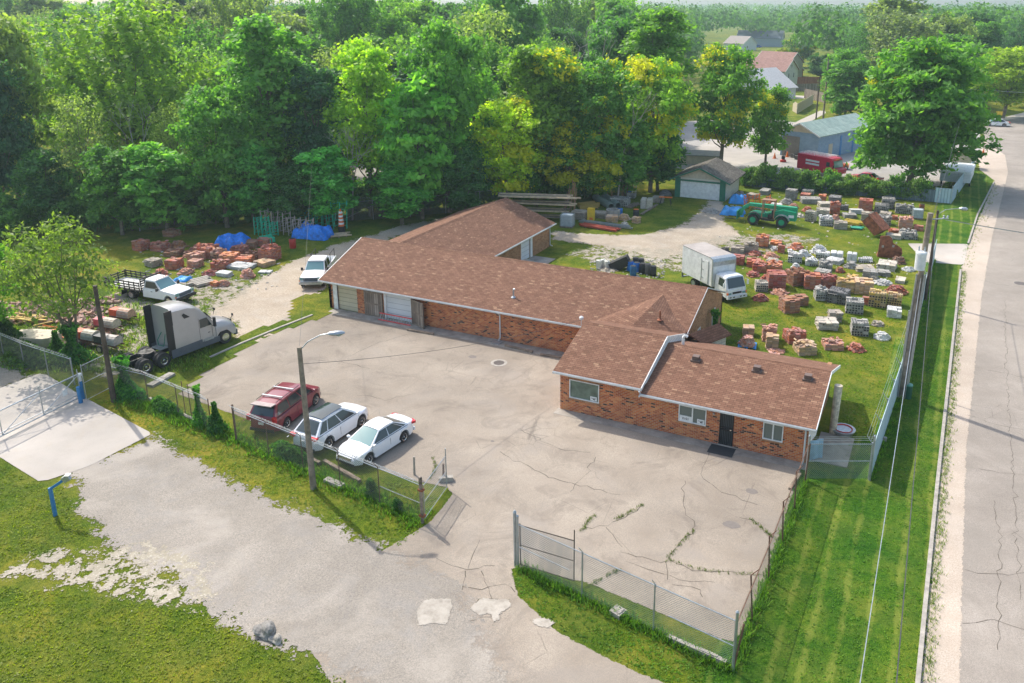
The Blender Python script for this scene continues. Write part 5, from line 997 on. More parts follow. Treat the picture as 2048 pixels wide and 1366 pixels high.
# ---- semi tractor
def semi():
    a, b = at(453, 687), at(322, 738); d = (a-b).normalized(); ang = math.atan2(d.y, d.x); n = Vector((-d.y, d.x, 0)); fw_ = a+n*1.15
    T = thing('semi_tractor', 'grey sleeper cab semi tractor with bare rear frame parked by the lot', 'semi truck', fw_, ang); gr = paint((.46, .44, .42), .32, .2, .05, 1.2, 0, .4); dk = paint((.10, .115, .135), .45, 0, .1)
    # x forward, front axle at 0
    m = MB(); R_ = []
    for x, zt, w_, zb in ((1.05, .95, .95, .55), (1.0, 1.35, 1.02, .5), (.7, 1.62, 1.08, .5), (.2, 1.78, 1.12, 1.05), (-.4, 1.9, 1.14, 1.05), (-.7, 1.95, 1.16, .75)):
        R_.append([(x, -w_, zb), (x, -w_, zt-.45), (x, -w_*.8, zt-.12), (x, -w_*.45, zt), (x, w_*.45, zt), (x, w_*.8, zt-.12), (x, w_, zt-.45), (x, w_, zb)])
    m.loft(R_); m.build('hood', gr, T, smooth=True)
    m = MB(); R_ = []
    for x, zt, w_ in ((-.65, 1.95, 1.1), (-1.25, 2.75, 1.14), (-1.6, 3.2, 1.16), (-2.1, 3.62, 1.18), (-2.7, 3.82, 1.2), (-3.95, 3.9, 1.2)):
        R_.append([(x, -w_, .75), (x, -w_, min(2.7, zt-.15)), (x, -w_*.93, zt-.22), (x, -w_*.7, zt-.03), (x, 0, zt+.03), (x, w_*.7, zt-.03), (x, w_*.93, zt-.22), (x, w_, min(2.7, zt-.15)), (x, w_, .75)])
    m.loft(R_); m.build('sleeper_cab', gr, T, smooth=True)
    m = MB(); m.face([(-.66, -.98, 1.98), (-.66, .98, 1.98), (-1.22, .92, 2.72), (-1.22, -.92, 2.72)]); o = m.build('windscreen', M['glass'], T); o.location = (.03, 0, .02)
    for s in (1, -1):
        m = MB(); m.box((-4.2, s*1.17, 2.25), (.55, .05, 3.2)); m.build('side_fairing', M['black'], T)
        m = MB(); y = s*1.175; m.face([(-1.95, y, 1.85), (-1.0, y, 1.85), (-1.35, y, 2.5), (-1.95, y, 2.5)]); m.build('door_window', M['glass'], T)
        m = MB(); m.box((-3.0, y, 2.0), (.42, .02, .5)); m.build('sleeper_window', M['black'], T)
        m = MB(); m.face([(-2.6, s*1.175, 2.95), (-3.05, s*1.185, 3.35), (-3.2, s*1.185, 3.25), (-3.05, s*1.185, 2.95)]); m.build('air_vent', M['black'], T)
        m = MB(); m.b2((-4.3, s*1.13, .42), (-1.9, s*1.22, 1.02)); m.b2((-1.9, s*1.1, .4), (-.5, s*1.2, .8)); m.build('side_skirt', dk, T)
        m = MB(); m.b2((-1.75, s*1.2, .8), (-1.0, s*1.24, .95)); m.build('step', M['galv'], T)
        m = MB(); m.tube((-.95, s*1.2, 1.75), (-.95, s*1.42, 1.9), .03); m.box((-.95, s*1.45, 2.1), (.12, .2, .7)); m.build('mirror', M['black'], T)
        m = MB(); m.tube((.65, s*1.0, 1.6), (.8, s*1.05, 1.95), .02); m.box((.82, s*1.05, 2.0), (.06, .16, .18)); m.build('hood_mirror', M['black'], T)
        m = MB(); m.loft([[(.9, s*.85, 1.25), (.9, s*1.0, 1.2), (.9, s*1.0, .95), (.9, s*.85, .95)], [(1.09, s*.72, 1.15), (1.05, s*.92, 1.1), (1.05, s*.92, .95), (1.09, s*.72, .95)]]); m.build('headlight', M['glass2'], T)
        m = MB(); m.tube((-1.2, y, 1.35), (-1.35, y, 1.35), .02); m.build('door_handle', M['black'], T)
        for u0, u1, z0, z1 in ((-1.0, -1.02, .85, 1.85), (-2.0, -2.02, .85, 2.6), (-2.55, -2.57, 1.05, 1.6)): m = MB(); m.b2((u0, s*1.172, z0), (u1, s*1.183, z1)); m.build('door_seam', M['black'], T)
        wheel(T, 0, s*1.02, .52, .3, M['chrome'], 0, .56)
        for x in (-4.9, -6.2):
            wheel(T, x, s*1.03, .52, .27, M['chrome'], 8, .52); wheel(T, x, s*.72, .52, .27, M['galv'], 0, .52)
    m = MB(); m.b2((.95, -1.0, .35), (1.15, 1.0, .75)); m.build('bumper', dk, T); m = MB(); m.b2((1.0, -.5, .78), (1.08, .5, 1.45)); m.build('grille', M['black'], T)
    for s in (1, -1): m = MB(); m.b2((-7.1, s*.38, .75), (-4.0, s*.48, 1.0)); m.build('frame_rail', M['black'], T)
    m = MB(); m.b2((-6.9, -.45, .8), (-6.8, .45, .95)); m.b2((-5.9, -.45, .8), (-5.8, .45, .95)); m.tube((-4.9, -1, .52), (-4.9, 1, .52), .1); m.tube((-6.2, -1, .52), (-6.2, 1, .52), .1); m.build('axles', M['black'], T)
    m = MB(); m.lathe([(.5, 1.03), (.5, 1.1)], 18, c=(-5.4, 0, 0)); m.b2((-5.9, -.4, 1.0), (-4.9, .4, 1.04)); m.build('fifth_wheel', M['black'], T)
    m = MB(); m.b2((-4.7, -.5, 1.0), (-4.05, .5, 1.06)); m.build('deck_plate', M['galv'], T)
    m = MB(); m.path([(-4.0, .2, 2.0), (-4.3, .3, 1.5), (-4.4, .1, 1.2), (-4.2, -.2, 1.1), (-4.0, -.2, 1.9)], .03); m.build('air_hose', paint((.02, .2, .12), .6), T)
    for x in (-6.2,):
        for s in (1, -1): m = MB(); m.loft([[(x+.66*cos(a), s*.55, .52+.62*sin(a)), (x+.66*cos(a), s*1.18, .52+.62*sin(a))] for a in [R(20+14*k) for k in range(11)]], close=False, caps=False); 
    return T
semi()
# ---- box truck
def box_truck():
    a = at(1474, 606); T = thing('box_truck', 'white cab-over box truck on the grass behind the workshop', 'box truck', a-Vector((cos(R(-39)), sin(R(-39)), 0))*.9, R(-39)); Wt = M['white']
    a_, b_ = at(1500, 606), at(1400, 590)
    m = MB(); pr = [(-5.6, .95), (-1.1, .95), (-1.1, 3.1), (-1.2, 3.3), (-1.45, 3.4), (-5.6, 3.4)]; m.extr(pr, -1.15, 1.15); bx_ = m.build('cargo_box', Wt, T)
    m = MB(); m.b2((-5.6, -1.17, 3.402), (-1.5, 1.17, 3.44)); m.build('box_roof', paint((.38, .34, .31), .8, 0, .12, .8), bx_)
    for s in (1, -1): m = MB(); m.extr([(-1.17, .95), (-1.05, .95), (-1.05, 3.12), (-1.15, 3.35), (-1.45, 3.46), (-1.45, 3.38), (-1.2, 3.28)], s*1.13, s*1.19); m.build('corner_cap', M['galv'], bx_)
    m = MB(); m.extr([(-1.05, 2.75), (-1.02, 3.12), (-1.12, 3.37), (-1.5, 3.47), (-1.5, 3.44), (-1.14, 3.33), (-1.08, 3.1)], -1.16, 1.16); m.build('nose_cap', M['galv'], bx_)
    m = MB(); m.b2((-2.6, -1.175, 1.05), (-1.75, -1.155, 3.0)); dr_ = m.build('side_door', Wt, bx_); m = MB()
    for z in (1.4, 2.1, 2.8): m.b2((-2.68, -1.2, z), (-2.35, -1.172, z+.06))
    m.b2((-2.72, -1.19, 1.05), (-2.66, -1.15, 3.05)); m.b2((-1.72, -1.19, 1.05), (-1.66, -1.15, 3.05)); m.build('hinges', M['galv'], dr_)
    for q in (-.18, 0, .18): m = MB(); m.box((-1.06, q, 3.0), (.04, .07, .05)); m.build('marker_light', M['orange'], bx_)
    # cab
    m = MB(); R_ = []
    for x, z0, zt, w_ in ((-.95, .6, 2.2, .98), (-.3, .6, 2.24, 1.0), (.25, .55, 2.2, 1.0)): R_.append([(x, -w_, z0), (x, -w_, zt-.85), (x, -w_*.9, zt-.1), (x, -w_*.6, zt), (x, w_*.6, zt), (x, w_*.9, zt-.1), (x, w_, zt-.85), (x, w_, z0)])
    R_.append([(.62, -1.0, .5), (.62, -1.0, 1.28), (.36, -.88, 2.08), (.3, -.6, 2.18), (.3, .6, 2.18), (.36, .88, 2.08), (.62, 1.0, 1.28), (.62, 1.0, .5)])
    R_.append([(.8, -.9, .5), (.8, -.9, 1.15), (.72, -.85, 1.28), (.71, -.6, 1.3), (.71, .6, 1.3), (.72, .85, 1.28), (.8, .9, 1.15), (.8, .9, .5)])
    m.loft(R_); m.build('cab', paint((.78, .79, .78), .35), T, smooth=False)
    m = MB(); m.face([(.73, -.86, 1.3), (.73, .86, 1.3), (.40, .78, 2.07), (.40, -.78, 2.07)]); o = m.build('windscreen', M['glass'], T); o.location = (.03, 0, .02)
    for s in (1, -1):
        m = MB(); m.face([(-.45, s*1.005, 1.38), (.45, s*1.01, 1.32), (.28, s*.93, 1.98), (-.45, s*.92, 2.0)]); m.build('side_window', M['glass'], T)
        m = MB(); m.tube((.45, s*1.0, 1.9), (.6, s*1.2, 1.85), .02); m.box((.6, s*1.22, 1.6), (.06, .16, .4)); m.build('mirror', M['white'], T)
        m = MB(); m.box((.8, s*.72, .85), (.06, .3, .16)); m.build('headlight', M['glass2'], T); m = MB(); m.box((.79, s*.93, .87), (.1, .14, .17)); m.build('indicator', M['orange'], T)
        wheel(T, -.1, s*.88, .4, .24, M['galv'], 0); wheel(T, -4.0, s*.9, .4, .24, M['galv'], 0); wheel(T, -4.0, s*.62, .4, .22, M['galv'], 0)
        m = MB(); m.b2((-5.5, s*.35, .6), (-.9, s*.45, .9)); m.build('frame_rail', M['black'], T)
    m = MB(); m.b2((.8, -.45, .82), (.84, .45, .98)); m.build('grille', M['black'], T); m = MB(); m.b2((.74, -1.0, .42), (.9, 1.0, .68)); bm_ = m.build('bumper', M['white'], T); m = MB()
    for y in (-.7, -.35, .35, .7): m.box((.905, y, .56), (.02, .18, .09))
    m.build('bumper_slots', M['black'], bm_)
    m = MB(); m.b2((-5.7, -1.1, .45), (-5.55, 1.1, .55)); m.b2((-5.65, -1.1, .5), (-5.6, -.95, .95)); m.build('rear_step', M['galv'], T); return T
box_truck()
# ---- telehandler
def telehandler():
    a, b = at(1505, 449), at(1560, 455); d = (a-b); ang = math.atan2(d.y, d.x); T = thing('telehandler', 'green telescopic forklift with open cab standing at the edge of the brick yard', 'telehandler', (a+b)/2+Vector((0, .95, 0)), ang); g_ = M['green']
    hw = 1.85
    rr = .62
    for x in (hw-.35, -hw+.2):
        for s in (1, -1): wheel(T, x, s*1.0, rr, .42, g_, 0, .52)
    m = MB(); m.extr([(-hw-1.2, .75), (-hw-1.2, 1.75), (-hw+.3, 1.9), (.3, 1.25), (hw-.2, 1.35), (hw+.3, 1.1), (hw+.3, .7)], -.55, .55); m.build('chassis', g_, T)
    m = MB(); m.extr([(-hw-1.25, 1.85), (-hw-1.15, 2.2), (hw+.4, 2.2), (hw+.4, 1.9), (-hw+.2, 1.75)], -.1, .42); m.build('boom', g_, T)
    m = MB(); m.extr([(hw+.4, 2.15), (hw+1.1, 1.75), (hw+1.6, 1.0), (hw+1.5, .6), (hw+1.1, .7), (hw+1.0, 1.3), (hw+.3, 1.85)], .0, .35); m.build('boom_head', g_, T)
    m = MB(); m.b2((hw+1.5, -.7, .35), (hw+1.6, .95, 1.3)); m.build('fork_carriage', paint((.02, .25, .14), .5), T)
    for y in (-.45, .7): m = MB(); m.b2((hw+1.6, y-.07, .3), (hw+2.8, y+.07, .36)); m.build('fork', M['black'], T)
    m = MB()
    for x in (.55, -.75):
        for y in (-.35, -1.15): m.tube((x, y, .9), (x-.05, y, 2.95), .06)
    m.b2((-.85, -1.2, 2.9), (.6, -.3, 3.0)); m.build('cab_frame', paint((.3, .17, .1), .7), T)
    m = MB(); m.b2((-.6, -1.1, .9), (-.1, -.45, 1.3)); m.b2((-.65, -1.1, 1.3), (-.5, -.45, 1.85)); m.build('seat', M['black'], T); m = MB(); m.b2((-.85, -1.18, .65), (.6, -.3, .9)); m.build('cab_floor', M['black'], T)
    m = MB(); m.tube((.2, -.8, 1.3), (.4, -.8, 1.7), .03); m.lathe([(.2, 0), (.2, .03)], 12, c=(.2, -.8, 1.68)); m.build('steering_wheel', M['black'], T)
    for x in (hw-.35, -hw+.2):
        for s in (1, -1): m = MB(); m.loft([[(x+.82*cos(q), s*.78, rr+.8*sin(q)), (x+.82*cos(q), s*1.22, rr+.8*sin(q)), (x+.87*cos(q), s*1.22, rr+.85*sin(q)), (x+.87*cos(q), s*.78, rr+.85*sin(q))] for q in [R(15+15*k) for k in range(11)]]); m.build('mudguard', M['black'] if x > 0 else M['galv'], T)
    m = MB(); m.b2((-hw-1.0, -.58, 1.1), (-hw-.4, -.553, 1.4)); m.build('sticker', M['white'], T); T.scale = (1, -1, 1)
telehandler()
# ---- red step van
def step_van():
    a, b = at(1600, 345), at(1690, 362); d = b-a; T = thing('step_van', 'bright red step van with white roof rack parked behind the hedge', 'van', (a+b)/2+Vector((-.3, 1.5, 0)), math.atan2(d.y, d.x)-.05); rd = paint((.55, .01, .05), .4)
    m = MB(); m.extr([(-3.6, .55), (2.6, .55), (3.3, .6), (3.35, 1.25), (2.75, 1.45), (2.5, 2.55), (2.3, 2.75), (-3.5, 2.75), (-3.6, 2.6)], -1.1, 1.1); m.build('body', rd, T)
    m = MB(); m.face([(2.83, -.95, 1.5), (2.83, .95, 1.5), (2.6, .95, 2.4), (2.6, -.95, 2.4)]); m.build('windscreen', M['glass2'], T)
    for s in (1, -1):
        m = MB(); m.b2((1.5, s*1.105, 1.55), (2.1, s*1.12, 2.2)); m.build('side_window', M['glass'], T)
        for z in (1.95, 1.5): m = MB(); m.b2((-2.1, s*1.105, z-.12), (.3, s*1.118, z+.16)); m.build('white_panel', M['white'], T)
        m = MB(); m.tube((2.7, s*1.1, 1.9), (2.95, s*1.35, 1.9), .02); m.box((2.95, s*1.38, 1.75), (.08, .18, .4)); m.build('mirror', M['black'], T)
        for x in (2.2, -2.2): wheel(T, x, s*.95, .4, .25, M['galv'], 0)
        m = MB(); m.box((3.33, s*.8, .95), (.06, .22, .2)); m.build('headlight', M['glass2'], T)
    m = MB()
    for y in (-.95, .95): m.tube((-3.4, y, 2.95), (1.9, y, 2.95), .03)
    for k in range(10): m.tube((-3.3+k*.56, -.95, 2.95), (-3.3+k*.56, .95, 2.95), .025)
    for y in (-.55, -.2, .2, .55): m.tube((-3.3, y, 3.0), (1.7, y, 3.0), .03)
    for x in (-3.2, -.8, 1.6):
        for y in (-.95, .95): m.tube((x, y, 2.74), (x, y, 2.95), .025)
    m.build('roof_rack', M['white'], T)
    m = MB(); m.b2((2.55, -.5, 2.5), (2.62, .5, 2.68)); m.build('sign_light', M['orange'], T)
step_van()
simple_top = [(-2.3, .7), (-2.2, .9), (-1.6, .96), (.9, .93), (1.9, .82), (2.2, .7), (2.3, .55)]
car('red_car', 'red saloon car half hidden by the big tree behind the hedge', 'car', at(1720, 368)+Vector((.5, 1.6, 0)), R(160), (.6, .01, .04), 4.6, 1.75, 1.38, .9, 1.0, .3, -.9, -1.6, 2.6, 1.15, simple_top, pillars=(.5,), axf=1.4, r=.31)
car('white_car', 'white sedan on the street by the trees at the far right', 'car', at(1992, 252), R(188), (.8, .81, .8), 4.8, 1.84, 1.46, .93, 1.18, .42, -.95, -1.7, 2.8, 1.22, simple_top, pillars=(.46,), axf=1.5)
car('blue_car', 'bright blue car beside the distant white house', 'car', at(1515, 95), R(175), (.01, .12, .5), 4.6, 1.8, 1.5, .95, 1.0, .3, -.9, -1.6, 2.6, 1.15, simple_top, pillars=(.5,), axf=1.4)
# ================================================================== MASONRY STACKS AND YARD JUNK
COLS = {'red': (.47, .13, .065), 'dred': (.36, .08, .05), 'brown': (.33, .13, .06), 'org': (.62, .2, .075), 'pink': (.56, .26, .17), 'tan': (.56, .36, .2), 'yel': (.58, .37, .12), 'gry': (.33, .32, .29), 'dgry': (.17, .17, .17),
        'wht': (.62, .62, .60), 'crm': (.52, .47, .38), 'stn': (.36, .31, .24), 'blk': (.07, .065, .065), 'rst': (.22, .09, .05)}
UN = {'b': (.4, .2, .11), 'm': (.3, .16, .09), 'c': (.4, .2, .2), 's': (.55, .4, .1), 'r': (.28, .18, .12), 'f': (1.1, .8, .12), 'w': (.9, .7, .5)}
def stack(px, py, wp, hp, ty, col, label, rot=None, pal=0, ex=''):
    k = mpp(px, py); W = wp*k*1.1; hh = max(.1, hp*k*.93); T_ = Vector(at(px, py)); vdir = Vector((T_.x, T_.y, 0)).normalized()
    rot = (R(random.choice((-8, 5, 12, -14, 3, 88, 20))) if rot is None else R(rot)); tidy = ty in 'bc'
    w_ = W*.82; d_ = min(W*.8, 1.5) if tidy else min(W*.75, 1.6)
    if ty == 'f': d_ = W*.5
    o_ = T_+vdir*d_*.5; ul, uw, uh = UN[ty]; m = MB(); z0 = .12 if pal else 0
    if pal: name = 'pallet_of_masonry'
    else: name = {'b': 'brick_stack', 'm': 'loose_brick_pile', 'c': 'block_stack', 's': 'stone_stack', 'r': 'rubble_pile', 'f': 'slab_stack', 'w': 'wrapped_pallet'}[ty]
    if ty in 'bc':
        nz = max(1, round(hh/uh)); nx = max(1, round(w_/ul)); ny = max(1, round(d_/uw)); ax, ay = w_/nx, d_/ny
        for kz in range(nz):
            jx, jy, ja = random.gauss(0, .012), random.gauss(0, .012), random.gauss(0, .008)
            topc = kz >= nz-1
            for i in range(nx):
                for j in range(ny):
                    edge = i in (0, nx-1) or j in (0, ny-1)
                    if not (edge or topc or kz == nz-2): continue
                    if topc and random.random() < .28: continue
                    q = (-w_/2+(i+.5)*ax+jx+random.gauss(0, .01), -d_/2+(j+.5)*ay+jy+random.gauss(0, .01), z0+(kz+.5)*uh)
                    m.box(q, (ax*.965, ay*.95, uh*.93), rz=ja+random.gauss(0, .02)*(3 if topc else 1))
                    if ty == 'c' and (j == 0 or j == ny-1 or topc) and random.random() < .8:
                        for sx in (-.25, .25):
                            if topc: m.box((q[0]+sx*ax, q[1], q[2]+uh*.47), (ax*.3, ay*.55, .01), 1)
                            else: m.box((q[0]+sx*ax, q[1]+(-ay*.48 if j == 0 else ay*.48), q[2]), (ax*.3, .01, uh*.6), 1)
        if 't' in ex:
            for _ in range(int(10+w_*9)): m.box((random.uniform(-.45, .45)*w_, random.uniform(-.45, .45)*d_, z0+nz*uh+abs(random.gauss(0, .1))), (ul*.9, uw*.9, uh*.8), rz=random.uniform(0, 3), rx=random.gauss(0, .3))
    elif ty in 'mr':
        n = int(30+w_*d_*hh*70); n = min(n, 190)
        for _ in range(n):
            z = random.random()**1.1*hh; q = (1-z/hh*.72)**.8; a_ = random.random()*2*pi; rr = sqrt(random.random())*q
            m.box((rr*cos(a_)*w_*.55, rr*sin(a_)*d_*.55, z0+max(.04, z-.04)), (ul*random.uniform(.6, 1.15), uw*random.uniform(.7, 1.2), uh*random.uniform(.7, 1.2)), rz=random.uniform(0, 3.1), rx=random.gauss(0, .25), ry=random.gauss(0, .25))
        m.loft([[(w_*.46*q*cos(2*pi*k/10), d_*.46*q*sin(2*pi*k/10), z0+hh*zz) for k in range(10)] for q, zz in ((1, 0), (.8, .4), (.35, .85))])
    elif ty in 'sf':
        z = z0
        while z < hh+z0-.01:
            h1 = uh*random.uniform(.75, 1.3); x = -w_/2
            while x < w_/2-.05:
                l = min(ul*random.uniform(.6, 1.3), w_/2-x); y = -d_/2
                while y < d_/2-.05:
                    e = min(uw*random.uniform(.7, 1.4), d_/2-y); m.box((x+l/2+random.gauss(0, .03), y+e/2+random.gauss(0, .03), z+h1/2), (l*.95, e*.95, h1*.88), rz=random.gauss(0, .07), rx=random.gauss(0, .03)); y += e
                x += l
            z += h1
    elif ty == 'w':
        for i in range(2):
            for j in range(2):
                m.loft([[(-w_/4+i*w_/2+w_*.245*q*(abs(cos(a_))**.4*(1 if cos(a_) > 0 else -1)), -d_/4+j*d_/2+d_*.245*q*(abs(sin(a_))**.4*(1 if sin(a_) > 0 else -1)), z) for a_ in [2*pi*k/12+.26 for k in range(12)]] for q, z in ((1, 0), (1.0, hh*.5), (.98, hh*.9), (.8, hh))])
    mats = [M['stones' if ty in 'rsfw' else 'blocks'], M['black']]
    if pal:
        t = thing(name, label, 'pallet', o_, rot); o = m.build('bricks', mats, t); p = MB()
        for j in range(5): p.box((0, -d_*.45+j*d_*.225, .1), (w_*1.06, .1, .025))
        for i in (-1, 0, 1): p.box((i*w_*.48, 0, .045), (.09, d_*1.02, .085))
        p.build('pallet', M['tarp2'] if 'B' in ex else M['wood'], t); root = t
    else: o = m.build(name, mats); o.location = o_; o.rotation_euler = (0, 0, rot); root = o; tag(o, label, {'b': 'brick stack', 'c': 'block stack', 'm': 'brick pile', 'r': 'rubble', 's': 'stone stack', 'f': 'slabs', 'w': 'wrapped pallet'}[ty])
    c = COLS[col]; v = random.uniform(.9, 1.12); o.color = (c[0]*v, c[1]*v, c[2]*v, 1)
    root['group'] = 'pallets and piles of masonry on the grass'; return root
